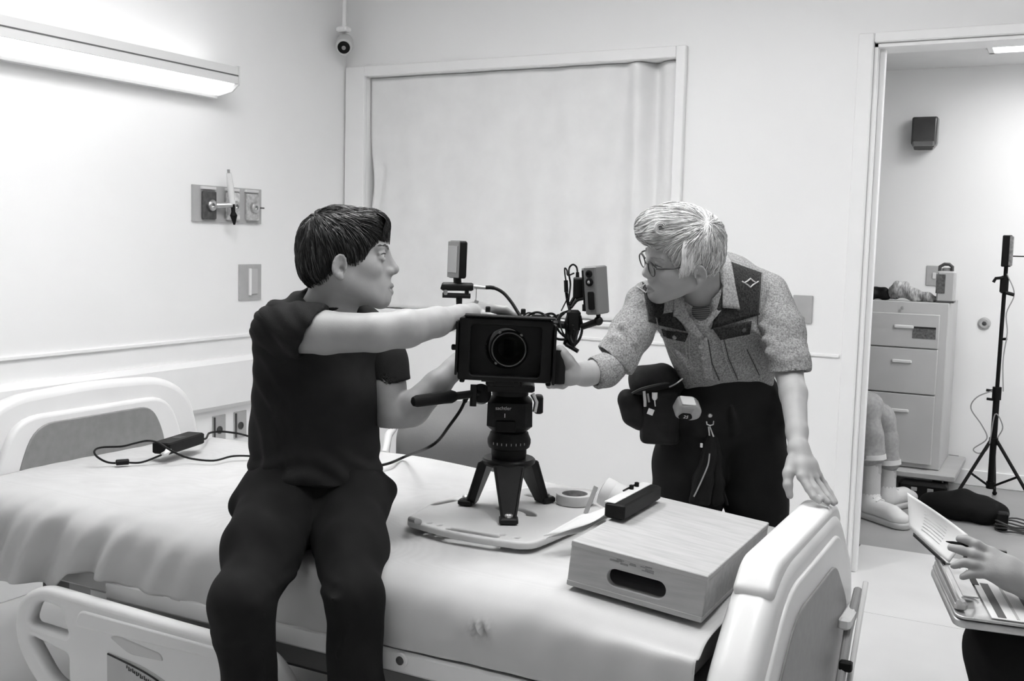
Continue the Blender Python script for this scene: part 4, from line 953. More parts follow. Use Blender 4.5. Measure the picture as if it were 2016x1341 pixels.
f0, f1 = V(-2.4929, 2.2124, 0.6370), V(-2.4724, 2.2441, 0.6370); MB().tube([f0, f0+(f1-f0)*.05, f0+(f1-f0)*.95, f1], [.006, .009, .009, .006], 14).build('ferrite_bead', BLACK, t, smooth=True)
c2 = [xf(M_, (.08, 0, .018)), V(-2.4989, 2.5889, 0.6500), V(-2.5775, 2.6897, 0.6450), V(-2.5886, 2.7504, 0.6400), V(-2.5567, 2.7612, 0.6400), V(-2.4958, 2.7576, 0.6400), V(-2.3983, 2.7242, 0.6400)]
c2 = [V(p[0], p[1], max(p[2], sheet_z(p[0], p[1])+.004)) for p in spline(c2, 7)]
MB().tube(c2, .0036, 8).build('lead', CABLE, t, smooth=True)

# ------------------------------------------------------------------ hall beyond the door
CX0, CX1, CY0, CY1, CZ0, CZ1 = -1.02, -.56, 5.95, 6.44, .165, 1.055
t = thing('filing_cabinet', ((CX0+CX1)/2, (CY0+CY1)/2, CZ0), 'grey metal filing cabinet standing in the hall', 'cabinet')
CABM = mat('cabinet_grey', .52, .45, .02, 100, .04)
cbd = MB(); cbd.box(((CX0+CX1)/2, (CY0+CY1)/2+.01, (CZ0+CZ1)/2), (CX1-CX0, CY1-CY0-.02, CZ1-CZ0), ID, .004); cbd.build('carcass', CABM, t)
zz = [CZ1-.06, .81, .565, .19]
for i in range(3):
    z1, z0 = zz[i]-.003, zz[i+1]+.003
    d = MB().box(((CX0+CX1)/2-.01, CY0+.005, (z0+z1)/2), (CX1-CX0-.06, .024, z1-z0), ID, .003).build('drawer', CABM, t)
    MB().box((-.775, CY0-.012, z1-.07 if i < 2 else z1-.09), (.10, .014, .018), ID, .004).build('handle', METALW, d)
    if i == 0:
        MB().box((-.672, CY0-.0085, .895), (.115, .003, .062), ID, .0005).build('name_plate', mat('dark_plate', .12, .5, 0, 1, .6, 90), d)
        MB().box((-.672, CY0-.0102, .921), (.115, .001, .010), ID).build('plate_band', INK, d)
MB().lathe([(.009, 0), (.009, .006), (.004, .008)], 14, lookframe((-.79, CY0+.008, 1.02), (0, -1, 0))).build('lock', GREYMET, t)
# dolly under the cabinet
t = thing('dolly', (-.8, 6.15, 0), 'low wheeled platform carrying the filing cabinet', 'dolly')
MB().box((-.79, 6.17, .1475), (.64, .62, .03), ID, .004).build('platform', mat('dolly_board', .45, .6, .05, 60, .1), t)
for x in (-1.02, -.56):
    for y in (5.95, 6.38):
        MB().box((x, y, .11), (.05, .04, .04), ID, .004).build('wheel_fork', DARK, t)
        MB().lathe([(0, -.014), (.046, -.014), (.05, -.006), (.05, .006), (.046, .014), (0, .014)], 20, lookframe((x, y, .052), (1, 0, 0))).build('wheel', RUBBER, t, smooth=True)
# clutter on the cabinet
s = SDF((-1.1, 5.9, 1.04), (-.8, 6.3, 1.22), .006)
for (x, y, z, r) in ((-.98, 6.02, 1.085, .04), (-.93, 6.03, 1.09, .038), (-.895, 6.02, 1.075, .03), (-1.01, 6.06, 1.09, .04), (-.90, 6.02, 1.105, .02)): s.ell((x, y, z), (r*1.2, r*1.1, r*.85), None, .02)
s.halfcut((0, 0, 1.058), (0, 0, -1))
P, Q = s.mesh(lambda p, n: wavy(p, 31, 90, .006)); o = link_mesh('cloth_bundle', np_mesh('c', P, Q), BLACK, None, (-.95, 6.03, 1.057)); tag(o, 'crumpled black cloth on top of the filing cabinet', 'cloth')
s = SDF((-.92, 5.9, 1.04), (-.56, 6.3, 1.24), .006)
for (a, b, r) in (((-.85, 6.03, 1.09), (-.80, 6.03, 1.13), .035), ((-.83, 6.0, 1.12), (-.74, 6.01, 1.09), .035), ((-.76, 6.0, 1.095), (-.66, 6.02, 1.075), .03), ((-.72, 6.06, 1.08), (-.62, 6.05, 1.065), .025)): s.cone(a, b, r, r*.8, .02)
s.halfcut((0, 0, 1.058), (0, 0, -1))
P, Q = s.mesh(lambda p, n: wavy(p, 33, 120, .005, aniso=(1, .3, .6)))
STRIPE = mat('striped_bag_fabric', .32, .8, .2, 60, .75, 55, stretch=(2.2, .4, .7)); o = link_mesh('striped_bag', np_mesh('c', P, Q), STRIPE, None, (-.74, 6.02, 1.057)); tag(o, 'slumped grey striped fabric bag on top of the filing cabinet', 'bag')
t = thing('canister', (-.585, 6.02, 1.056), 'square pale canister with a dark label and lid on the filing cabinet', 'canister')
MB().box((-.585, 6.02, 1.14), (.088, .088, .165), ID, .008).build('body', mat('canister_grey', .45, .4), t)
MB().box((-.610, 5.975, 1.155), (.045, .003, .10), ID).build('label', mat('dark_label2', .10, .6, 0, 1, .5, 80), t)
MB().box((-.585, 6.02, 1.062), (.09, .09, .012), ID, .002).build('base_band', DARK, t)
MB().tube([(-.62, 6.0, 1.222), (-.62, 6.0, 1.245), (-.60, 6.0, 1.258), (-.575, 6.0, 1.258), (-.56, 6.0, 1.245), (-.56, 6.0, 1.222)], .009, 10).build('handle', DARK, t, smooth=True)
MB().lathe([(.028, 1.222), (.028, 1.236), (.02, 1.24)], 20, frame((-.585, 6.03, 0), (1, 0, 0), (0, 1, 0), (0, 0, 1))).build('lid', GREYMET, t, smooth=True)
# fittings on the far wall
t = thing('light_switch', (-.70, 6.5, 1.13), 'grey light switch plate on the hall wall above the cabinet', 'switch')
MB().box((-.705, 6.496, 1.185), (.075, .008, .115), ID, .002).build('plate', GP, t)
MB().box((-.700, 6.490, 1.185), (.018, .008, .035), ID, .002).build('toggle', PAPER, t)
t = thing('dispenser', (-.79, 6.5, 1.9), 'dark glossy dispenser high on the hall wall', 'dispenser')
DG = mat('smoked_plastic', .05, .15, .0, 1, .3, spec=.6)
plate_obj('cover', [roundpoly([(-.068, .09), (.068, .09), (.068, -.06), (.045, -.09), (-.045, -.09), (-.068, -.06)], .012, 4)], .09, .012, frame((-.79, 6.45, 1.985), (1, 0, 0), (0, 0, 1), (0, -1, 0)), DG, t, res=3)
MB().box((-.79, 6.412, 1.925), (.12, .03, .045), ID, .01).build('lower_bar', mat('dispenser_chrome', .3, .12, metal=1.0), t)
MB().box((-.79, 6.41, 1.90), (.10, .02, .018), ID, .004).build('nozzle', DARK, t)
t = thing('door_stop', (-.421, 6.5, .927), 'round wall bumper on the hall wall between cabinet and light stand', 'door stop')
MB().lathe([(.034, 0), (.034, .008), (.024, .016), (.012, .016), (.010, .008)], 24, lookframe((-.421, 6.5, .927), (0, -1, 0))).build('disc', GP, t, smooth=True)
MB().lathe([(.010, .007), (.010, .018), (.004, .02)], 14, lookframe((-.421, 6.5, .927), (0, -1, 0))).build('screw', DARK, t, smooth=True)
t = thing('low_socket', (-.535, 6.5, .10), 'small dark socket low on the hall wall beside the cabinet', 'socket')
MB().box((-.535, 6.494, .14), (.055, .012, .045), ID, .002).build('plate', mat('socket_dark', .12, .5), t)
MB().box((-.535, 6.486, .14), (.02, .006, .012), ID).build('outlet', BLACK, t)
# light stand with LED panel
SP = V(-.305, 5.95, 0)
t = thing('light_stand', tuple(SP), 'thin black light stand with spread tripod legs in the hall', 'light stand')
MB().tube([SP+V(0, 0, .12), SP+V(0, 0, .62)], .016, 12).build('lower_tube', BLACK, t, smooth=True)
MB().tube([SP+V(0, 0, .60), SP+V(.003, 0, 1.26)], .010, 12).build('upper_tube', BLACK, t, smooth=True)
for z in (.355, .62, .59, .125): MB().tube([SP+V(0, 0, z-.018), SP+V(0, 0, z+.018)], .022, 12).build('collar', BLACK, t, smooth=True)
for z, dx in ((.615, -.05), (.57, -.045), (.885, .03)): MB().tube([SP+V(0, 0, z), SP+V(dx, -.01, z+.004)], .007, 8).build('locking_knob', BLACK, t, smooth=True)
for F in (V(-.49, 5.72, .012), V(-.05, 5.78, .012), V(-.30, 6.30, .012)):
    d = norm(V(*(F-SP)[:2], 0)); L = np.linalg.norm((F-SP)[:2])
    lg = MB().tube([SP+d*.02+V(0, 0, .36), SP+d*L*.62+V(0, 0, .155), F], .0085, 10).build('leg', BLACK, t, smooth=True)
    MB().tube([SP+d*.02+V(0, 0, .125), SP+d*L*.5+V(0, 0, .2)], .006, 8).build('brace', BLACK, lg, smooth=True)
    MB().sphere(F, .013, ID, 10).build('rubber_foot', RUBBER, lg, smooth=True)
t = thing('stand_cable', tuple(SP+V(-.1, 0, .3)), 'thin grey cable looping beside the light stand pole', 'cable')
MB().tube(spline([SP+V(-.02, -.03, .62), SP+V(-.09, -.03, .58), SP+V(-.115, -.03, .52), SP+V(-.06, -.03, .44), SP+V(-.03, -.03, .37), SP+V(-.09, -.03, .31), SP+V(-.06, -.03, .29), SP+V(-.02, -.03, .33), SP+V(.0, -.03, .5), SP+V(.04, -.03, .44), SP+V(.02, -.03, .38)], 6), .0032, 7).build('loop', GREYMET, t, smooth=True)
MB().tube(spline([SP+V(.01, -.02, 1.22), SP+V(.05, -.02, 1.12), SP+V(.02, -.02, 1.02), SP+V(.03, -.02, .92), SP+V(.02, -.02, .78), SP+V(.03, -.02, .62)], 6), .003, 7).build('upper_run', GREYMET, t, smooth=True)
t = thing('led_panel', tuple(SP+V(0, 0, 1.26)), 'slim upright dark LED lamp on top of the light stand', 'lamp')
MB().box((SP[0]+.002, 5.95, 1.335), (.045, .06, .16), yawframe((0, 0, 0), 0), .004).build('housing', BLACK, t)
MB().box((SP[0]+.022, 5.935, 1.335), (.018, .05, .15), ID, .003).build('face', mat('lamp_face_grey', .2, .4, .3, 60, .6, 50), t)
MB().tube([SP+V(.003, 0, 1.205), SP+V(.003, 0, 1.262)], .006, 8).build('spigot', STEEL, t, smooth=True)
MB().box((SP[0], 5.95, 1.165), (.04, .04, .09), ID, .008).build('clamp', BLACK, t)
MB().tube([SP+V(-.005, -.02, 1.20), SP+V(-.04, -.025, 1.195), SP+V(-.05, -.025, 1.175)], .008, 8).build('clamp_hook', BLACK, t, smooth=True)
MB().tube([SP+V(.01, -.02, 1.125), SP+V(.05, -.02, 1.115)], .009, 8).build('clamp_knob', BLACK, t, smooth=True)
MB().tube([SP+V(.02, 0, 1.31), SP+V(.12, 0, 1.31), SP+V(.2, .02, 1.32)], .003, 6).build('side_rod', BLACK, t, smooth=True)
# bags and gear on the hall floor
s = SDF((-.75, 5.35, 0), (-.1, 6.0, .22), .010)
s.ell((-.40, 5.66, .06), (.17, .12, .075), None, .03); s.ell((-.52, 5.70, .05), (.10, .09, .06), None, .03); s.ell((-.30, 5.64, .05), (.1, .1, .06), None, .03)
s.halfcut((0, 0, .004), (0, 0, -1))
P, Q = s.mesh(lambda p, n: wavy(p, 41, 45, .006)); o = link_mesh('duffel_bag', np_mesh('c', P, Q), mat('black_nylon', .009, .75, .2, 60, .3, spec=.1), None, (-.4, 5.66, .002)); tag(o, 'flat black nylon bag lying on the hall floor behind the clipboard', 'bag')
t = thing('gear_case', (-.62, 5.98, 0), 'dark case of gear on the hall floor under the dolly edge', 'case')
MB().box((-.62, 5.86, .06), (.24, .10, .115), yawframe((0, 0, 0), 0), .012).build('case', BLACK, t)
for x in (-.66, -.58): MB().box((x, 5.808, .085), (.03, .006, .02), ID, .002).build('latch', GREYMET, t)
t = thing('cable_reel', (-.20, 5.55, 0), 'small dark plug box with looped cables on the hall floor by the stand', 'plug box')
MB().box((-.22, 5.52, .045), (.05, .06, .085), ID, .006).build('box', BLACK, t)
for k in range(4):
    MB().tube([V(-.16+.09*math.cos(a), 5.52+.07*math.sin(a), .008+.012*k+.006*math.sin(3*a+k)) for a in np.linspace(0, 2*math.pi, 24, endpoint=False)], .004, 7, closed=True).build('cable_loop', DARK, t, smooth=True)

# ------------------------------------------------------------------ people
SKIN = mat('skin', .33, .5, .06, 350, .06, 25, spec=.35)
SKIN2 = mat('skin_fair', .38, .5, .05, 350, .05, 25, spec=.35)
LIP = mat('lip', .26, .4); BROW = mat('brow_hair', .05, .8); BROW2 = mat('fair_brow', .30, .8); EYEW = mat('eye', .55, .2); NAIL = mat('nail', .5, .3)
TEE = mat('dark_tshirt_jersey', .016, .85, .25, 500, .25, 12, spec=.15)
TROU = weave_mat('dark_twill_trousers', .013, 600, .9, .25, .3, .25)
def camf(o): return frame(o, CR, CU, -CF)
def dirc(a, b, c): return a*CR+b*CU-c*CF          # image-right, image-up, towards viewer

def head_sdf(S, M, s=1.0, lips=1.0, jaw=1.0, nose=1.0):
    R = M[:3, :3]
    def P(x, y, z): return xf(M, np.array([x, y, z])*s)
    def E(c, r, k, mode='add', Rl=None): S.ell(P(*c), np.array(r)*s, R if Rl is None else R@Rl, k*s, mode)
    def C(a, b, ra, rb, k, mode='add'): S.cone(P(*a), P(*b), ra*s, rb*s, k*s, mode)
    E((0, -.010, .022), (.073, .090, .083), .0); E((0, -.038, -.022), (.060, .056, .058), .03)
    E((0, .030, -.040), (.055, .062, .072), .03); E((0, .040, .045), (.058, .052, .045), .03)
    for sx in (-1, 1):
        E((sx*.040, .050, -.028), (.021, .030, .022), .025)
        C((sx*.050, .004, -.060), (sx*.018*jaw, .074, -.100), .020, .017, .03)
        C((sx*.042, .079, .019), (sx*.012, .092, .017), .0075, .0085, .014)
    E((0, .085, -.103), (.023*jaw, .017, .016), .02)
    for sx in (-1, 1): E((sx*.033, .103, .001), (.017, .016, .0115), .012, 'cut')
    for sx in (-1, 1):
        E((sx*.032, .0765, .0), (.0125, .0125, .0125), .002)
        C((sx*.046, .079, .004), (sx*.032, .0895, .0075), .0035, .0038, .004); C((sx*.032, .0895, .0075), (sx*.018, .085, .003), .0038, .003, .004)
        C((sx*.045, .079, -.006), (sx*.032, .0885, -.009), .003, .0035, .006); C((sx*.032, .0885, -.009), (sx*.019, .085, -.005), .0035, .003, .006)
    C((0, .084, .004), (0, .092, -.034), .012, .017, .016)
    C((0, .093, .008), (0, .113*nose, -.028), .0078, .0098, .014)
    E((0, .1135*nose, -.0305), (.0100, .0095, .0095), .008)
    for sx in (-1, 1):
        E((sx*.0125, .101, -.036), (.0072, .0105, .0078), .007)
        E((sx*.0065, .109, -.0445), (.0035, .0055, .0035), .002, 'cut')
    E((0, .086, -.072), (.027, .018, .024), .022)
    for sx in (-1, 1):
        C((sx*.023, .089, -.0745), (sx*.003, .1055, -.0690), .0035, .0062*lips, .005)
        C((sx*.020, .089, -.0805), (0, .1030, -.0838), .0035, .0068*lips, .005)
        C((sx*.019, .098, -.0755), (0, .1115, -.0758), .0012, .0030, .002, 'cut')
    for sx in (-1, 1):
        a = math.radians(22)*sx; Rl = np.array([[math.cos(a), -math.sin(a), 0], [math.sin(a), math.cos(a), 0], [0, 0, 1]])
        b = math.radians(-10); Rt = np.array([[1, 0, 0], [0, math.cos(b), -math.sin(b)], [0, math.sin(b), math.cos(b)]])
        Re = Rl@Rt
        ec = np.array((sx*.0785, -.012, -.027))
        E(ec, (.0085, .0165, .0275), .005, 'add', Re)
        E(ec+Re@np.array((sx*.0095, .001, -.003)), (.0075, .0110, .0185), .002, 'cut', Re)
        pts = [ec+Re@np.array((sx*.0065, .0150*math.cos(th), .0255*math.sin(th))) for th in np.linspace(-.2, 3.9, 9)]
        for q0, q1 in zip(pts[:-1], pts[1:]): C(q0, q1, .0030, .0030, .002)
        E(ec+Re@np.array((sx*.004, .006, -.005)), (.008, .0050, .0075), .001, 'cut', Re)
        E(ec+Re@np.array((sx*.007, .001, .010)), (.004, .0075, .0075), .001, 'cut', Re)
        E(ec+np.array((sx*.001, .003, -.025)), (.006, .008, .008), .005)
def head_faces(P_, Q, M, s, brow=True):
    """material index per face: 0 skin, 1 lip, 2 brow, 3 eye"""
    c = P_[Q].mean(1); l = ((c-M[:3, 3])@M[:3, :3])/s; idx = np.zeros(len(Q), np.int32)
    x, y, z = l[:, 0], l[:, 1], l[:, 2]
    lip = (y > .088) & (np.abs(x) < .024) & (z > -.0895) & (z < -.0635+.0*x) & ((np.abs(z+.0755)) < .0125*(1-(np.abs(x)/.025)**2)+.001)
    idx[lip] = 1
    br = (y > .066) & (np.abs(x) > .010) & (np.abs(x) < .050) & (np.abs(z-(.0225-.12*(np.abs(x)-.028)**2*10)) < .0042)
    la = (y > .074) & (np.abs(np.abs(x)-.033) < .0145) & (np.abs(z-.0045+.0*x) < .0014)
    ey = (y > .078) & (np.abs(np.abs(x)-.032) < .0105) & (np.abs(z+.0015) < .0040)
    return idx
def face_details(M, s, parent, browm, gaze=(0, 1, 0), lid=0.0, seed=5):
    def P(x, y, z): return xf(M, np.array([x, y, z])*s)
    g = random.Random(seed); gz = norm(gaze)
    for sx in (-1, 1):
        c = np.array((sx*.032, .0792, -.0008)); e = MB().sphere(c*s, .0124*s, M, 18).build('eye', EYEW, parent, smooth=True)
        MB().sphere((c+gz*.0084)*s, .0048*s, M, 14).build('iris', mat('iris', .04, .2, spec=.5), e, smooth=True)
        MB().tube([P(sx*.0465, .0795, .0015-lid), P(sx*.040, .0895, .0050-lid), P(sx*.032, .0930, .0056-lid), P(sx*.024, .0915, .0042-lid), P(sx*.0185, .0865, .0005-lid)], [.0006, .0013, .0014, .0012, .0006], 6).build('lash_line', BROW, parent, smooth=True)
        b = MB()
        for k in range(26):
            f = k/25; x = .012+.036*f; y = .1005-.022*f**1.6; z = .0175+.006*math.sin(f*2.4)+g.uniform(-.0022, .0022)
            b.tube([P(sx*x, y-.001, z), P(sx*(x+.004), y+.0005-.001*f, z+.0012), P(sx*(x+.009), y-.002-.002*f, z+.0006)], [.0007, .0008, .0002], 4, cap=False)
        tag(b.build('eyebrow', browm, parent, smooth=True), kind='stuff')
def finger(S, pts, r0, r1, k=.004):
    rs = np.linspace(r0, r1, len(pts)); S.chain(pts, rs, k)
def bbox(pts, m): p = np.array(pts); return p.min(0)-m, p.max(0)+m

def hair_strands(name, cap_obj_verts, cap_faces, M, s, whorl, n, length, rad, mats, parent, flow, keep, seed, lift=.004):
    g = np.random.default_rng(seed); bv = BVHTree.FromPolygons([tuple(v) for v in cap_obj_verts], [tuple(f) for f in cap_faces])
    lv = ((cap_obj_verts-M[:3, 3])@M[:3, :3])/s
    ok = np.where(keep(lv))[0]; wt = 1+3*np.exp(-(np.linalg.norm(lv[ok]-np.asarray(whorl), axis=1)/.03)**2); pick = g.choice(ok, n, p=wt/wt.sum()); mbs = [MB() for _ in mats]
    for i in pick:
        p = lv[i].copy(); pts = []; off = g.uniform(.0, 1.0)*lift; L_ = length*(.6+.7*g.random()); steps = 7; jit = g.normal(size=3)*.09
        for k in range(steps):
            w = xf(M, p*s); hit = bv.find_nearest(Vector(w))
            if hit[0] is None: break
            q = np.array(hit[0]); nn = np.array(hit[1])
            pts.append(q+nn*(off*(.4+.6*math.sin(math.pi*k/(steps-1)))+.0008-.002*(k == 0)))
            d = flow(((q-M[:3, 3])@M[:3, :3])/s)+jit; nl = nn@M[:3, :3]; d = d-nl*(d@nl); d = d/(np.linalg.norm(d)+1e-9)
            p = ((q-M[:3, 3])@M[:3, :3])/s+d*L_/steps
        if len(pts) < 4: continue
        rr = rad*(.7+.6*g.random()); m_ = len(pts)
        mbs[g.integers(len(mats))].tube(pts, [rr*(.75 if k == 0 else 1)*(1-.85*(k/(m_-1))**2) for k in range(m_)], 5, cap=False, flat=.8)
    for mb, mm in zip(mbs, mats): tag(mb.build(name, mm, parent, smooth=True), kind='stuff')

# ============ sitting person with dark hair and dark T-shirt
man = thing('person', (-1.6, 1.75, 0), 'dark-haired person in a black T-shirt sitting on the bed edge, arm stretched to the camera', 'person')
HM = V(-1.5181, 2.0335, 1.2800); fw = norm(dirc(.995, .01, -.10)); up = norm(dirc(.0, 1, .0)); xr = norm(np.cross(fw, up)); up = np.cross(xr, fw)
MHd = frame(HM, xr, fw, up)
armR = [V(-1.6084, 1.9217, 1.1035), V(-1.4909, 1.9218, 1.1097), V(-1.3717, 1.9510, 1.1153), V(-1.3257, 2.0045, 1.1239), V(-1.3079, 2.1058, 1.1342), V(-1.3099, 2.2135, 1.1428), V(-1.3110, 2.2644, 1.1464)]
armRr = [.049, .0485, .0425, .0425, .0345, .026, .026]
armL = [V(-1.5413, 2.2037, 1.0751), V(-1.4835, 2.1651, 0.9612), V(-1.4422, 2.1330, 0.8832), V(-1.4100, 2.1643, 0.9111), V(-1.3767, 2.2219, 0.9667), V(-1.3589, 2.2691, 1.0029), V(-1.3554, 2.2951, 1.0162)]
armLr = [.046, .043, .040, .041, .034, .027, .026]
lo, hi = bbox(armR+armL+[HM, V(-1.2509, 2.4080, 1.1320), V(-1.3639, 2.3729, 1.0416), V(-1.5812, 2.0217, 0.8449)], .09); lo[2] = V(-1.5449, 1.9752, 0.8682)[2]; hi[2] = HM[2]+.12
S = SDF(lo, hi, .0026)
head_sdf(S, MHd)
S.cone(xf(MHd, (0, -.022, -.06)), V(-1.5659, 2.0277, 1.1431), .053, .060, .03); S.cone(V(-1.5690, 2.0317, 1.1427), V(-1.6025, 2.0699, 1.0805), .060, .072, .03)
S.cone(V(-1.5926, 2.0536, 1.0389), V(-1.5934, 2.0333, 0.8542), .105, .10, .04, flat=dirc(.66, 0, .75), ratio=.68)
S.cone(V(-1.5869, 2.0456, 1.0955), V(-1.6184, 1.9336, 1.1045), .045, .045, .03); S.cone(V(-1.5869, 2.0456, 1.0955), V(-1.5413, 2.2037, 1.0751), .045, .042, .03)
S.chain(armR, armRr, .012); S.chain(armL, armLr, .012)
# right hand resting over the top of the camera
w0 = V(-1.3194, 2.2713, 1.1468)
kn = [V(-1.2858, 2.3299, 1.1573), V(-1.2909, 2.3552, 1.1533), V(-1.3003, 2.3780, 1.1478), V(-1.3128, 2.3956, 1.1411)]
S.cone(w0, V(-1.3096, 2.2997, 1.1511), .026, .024, .015, flat=dirc(0, 1, .2), ratio=.75)
for q in kn: S.cone(V(-1.3151, 2.2966, 1.1496), q, .017, .0125, .014)
fing = [[kn[0], V(-1.2516, 2.3419, 1.1547), V(-1.2351, 2.3550, 1.1434), V(-1.2263, 2.3638, 1.1293)], [kn[1], V(-1.2576, 2.3725, 1.1516), V(-1.2375, 2.3819, 1.1406), V(-1.2262, 2.3862, 1.1255)],
        [kn[2], V(-1.2678, 2.3947, 1.1448), V(-1.2522, 2.4075, 1.1346), V(-1.2420, 2.4114, 1.1206)], [kn[3], V(-1.2884, 2.4115, 1.1376), V(-1.2750, 2.4231, 1.1272), V(-1.2661, 2.4266, 1.1157)]]
for f_ in fing: finger(S, f_, .0098, .0075)
finger(S, [V(-1.3065, 2.2894, 1.1466), V(-1.2762, 2.2822, 1.1423), V(-1.2534, 2.2879, 1.1358), V(-1.2398, 2.3000, 1.1296)], .0125, .009)
# left hand at the lens, behind the matte box
w1 = V(-1.3554, 2.2951, 1.0162)
S.cone(w1, V(-1.3469, 2.3235, 1.0273), .026, .024, .015)
for i, (x, y, d) in enumerate(((944, 690, 2.67), (947, 698, 2.69), (946, 706, 2.71), (942, 714, 2.725))):
    k_ = V(-1.3437, 2.3255, 1.0300)+(np.array([0, 0, -.012*(i-1.2)])); b_ = MC+EY*.13+EX*(-.056)+EZ*(.02-.018*i)
    S.cone(V(-1.3522, 2.3147, 1.0238), k_, .016, .012, .012); finger(S, [k_, (k_+b_)/2+EX*-.004, b_], .0095, .0078)
finger(S, [V(-1.3468, 2.3127, 1.0322), MC+EY*.12+EX*-.07+EZ*.035, MC+EY*.13+EX*-.05+EZ*.05], .012, .009)
P, Q = S.mesh(); me = np_mesh('body', P, Q)
o = link_mesh('body', me, [SKIN, LIP, BROW, EYEW], man); me.polygons.foreach_set('material_index', head_faces(P, Q, MHd, 1.0)); face_details(MHd, 1.0, man, BROW)
del S
# hair
S = SDF(HM-.17, HM+.17, .003); R = MHd[:3, :3]
def hp(x, y, z): return xf(MHd, (x, y, z))
S.ell(hp(0, -.010, .028), (.084, .104, .091), R, 0); S.ell(hp(0, -.05, -.018), (.071, .061, .062), R, .02); S.ell(hp(0, .060, .072), (.066, .042, .038), R, .02)
S.ell(hp(0, .092, -.046), (.13, .064, .085), R, .006, 'cut')
for sx in (-1, 1): S.ell(hp(sx*.085, .002, -.045), (.045, .034, .031), R, .004, 'cut')
S.box(hp(0, 0, -.15), (.2, .2, .08), R@np.array([[1, 0, 0], [0, .96, -.28], [0, .28, .96]]), .0, .004, 'cut')
P, Q = S.mesh(lambda p, n: wavy(p, 55, 260, .0012)); HAIR = mat('dark_brown_hair', .010, .45, .0, 1, .3, 40, spec=.3); HAIRB = mat('dark_brown_hair_light', .045, .38, .0, 1, .3, 40, spec=.5)
o = link_mesh('hair', np_mesh('hair', P, Q), HAIR, man)
WH = np.array((.02, -.065, .092))
def flow_m(l):
    d = l-WH; d = d/(np.linalg.norm(d)+1e-6); lowf = np.clip((.07-l[2])/.07, 0, 1); fr = np.clip((l[1]-.02)/.05, 0, 1)*np.clip((l[2]-.02)/.03, 0, 1)
    return d*(1-lowf*.8)+np.array((0, .15, -1.0))*lowf+np.array((-.25, .8, -.55))*fr
hair_strands('hair_strand', P, Q, MHd, 1.0, WH, 3200, .055, .0009, [HAIR, HAIR, HAIRB], man, flow_m, lambda l: l[:, 2] > -.06, 3)
mbf = MB()   # fringe locks hanging on the forehead
for i in range(110):
    x = -.055+.11*(i/109)+random.uniform(-.003, .003); z1 = .028+.016*random.random()
    pts = [hp(x*.9, .075, .098), hp(x, .096, .082), hp(x*1.02-.004, .1045-abs(x)*.25, .062), hp(x*1.05-.010, .1035-abs(x)*.35, z1)]
    mbf.tube(spline(pts, 4), [.0016]*9+[.0012, .0009, .0006, .0003], 5, cap=False, flat=.7)
tag(mbf.build('fringe', HAIR, man, smooth=True), kind='stuff')
# T-shirt: torso and two separate sleeves
lo, hi = bbox([V(-1.6951, 1.8816, 0.7325), V(-1.5383, 2.2989, 1.2077), V(-1.5435, 1.8434, 1.2191), V(-1.8413, 2.0821, 0.6734), V(-1.4898, 2.2347, 0.9007)], .10)
S = SDF(lo, hi, .004)
nf = dirc(.60, 0, .80)
S.cone(V(-1.6124, 2.0670, 1.0488), V(-1.6036, 2.0361, 0.8778), .155, .146, .04, flat=nf, ratio=.70)
S.cone(V(-1.6036, 2.0361, 0.8778), V(-1.5846, 2.0061, 0.7163), .146, .165, .05, flat=dirc(.1, 0, .99), ratio=.85)
S.cone(V(-1.5913, 2.0509, 1.1134), V(-1.6235, 1.9324, 1.1186), .072, .055, .05); S.cone(V(-1.5940, 2.0545, 1.1069), V(-1.5455, 2.2028, 1.0878), .068, .050, .05)
S.cone(V(-1.6434, 1.9362, 1.0932), V(-1.6493, 1.9565, 0.9944), .052, .05, .05)
S.cone(V(-1.5714, 2.0306, 1.1646), V(-1.5590, 2.0276, 1.2137), .062, .068, .008, 'cut'); S.ell(V(-1.5115, 2.0011, 1.1569), (.05, .05, .032), None, .01, 'cut')
S.halfcut(V(-1.5098, 1.9132, 0.7532), dirc(-.03, -1, .08), .004)
def tee_disp(p, n):
    l = (p-HM)@np.stack([CR, CU, CF], 1); x, y = l[:, 0], l[:, 1]
    a = wavy(p, 71, 22, .0036, 6)
    sh = np.exp(-((y+.13)/.09)**2)*np.clip((.05-x)/.1, 0, 1); b = .0036*np.sin((x*.75+y*.9)*150+4*np.sin(x*14))*sh
    ws = np.exp(-((y+.505)/.045)**2); c = .0042*np.sin(y*120+5*np.sin(x*9)+3*np.sin(x*23))*ws
    dg = np.exp(-((x+.17)/.06)**2)*np.clip((-.20-y)/.1, 0, 1); d = .0045*np.sin(x*120+y*45+2*np.sin(y*20))*dg
    vt = np.exp(-((y+.26)/.12)**2)*np.exp(-((x-.04)/.09)**2)*.0034*np.sin(x*110-y*25)
    return a+b+c+d+vt
P, Q = S.mesh(tee_disp); o = link_mesh('t_shirt', np_mesh('tee', P, Q), TEE, man)
S = SDF(V(-1.5654, 1.9237, 1.1225)-.17, V(-1.5654, 1.9237, 1.1225)+.17, .0035)
S.chain([V(-1.6233, 1.9267, 1.1177), V(-1.5478, 1.9202, 1.1098), V(-1.4593, 1.9272, 1.1114)], [.0585, .0590, .0575], .03); S.cone(V(-1.6401, 1.9323, 1.0937), V(-1.6351, 1.9467, 1.0449), .052, .05, .04)
S.halfcut(V(-1.5258, 1.9202, 1.1076), dirc(.87, -.49, .05), .002)
S.chain([V(-1.5623, 1.9200, 1.1054), V(-1.4909, 1.9218, 1.1097), V(-1.3717, 1.9510, 1.1153)], [.0505, .0515, .0505], .001, 'cut')
P, Q = S.mesh(lambda p, n: wavy(p, 73, 24, .0016, 5)+.0016*np.sin(((p-HM)@CR*.8+(p-HM)@CU*.7)*150)); link_mesh('sleeve', np_mesh('sl', P, Q), TEE, man)
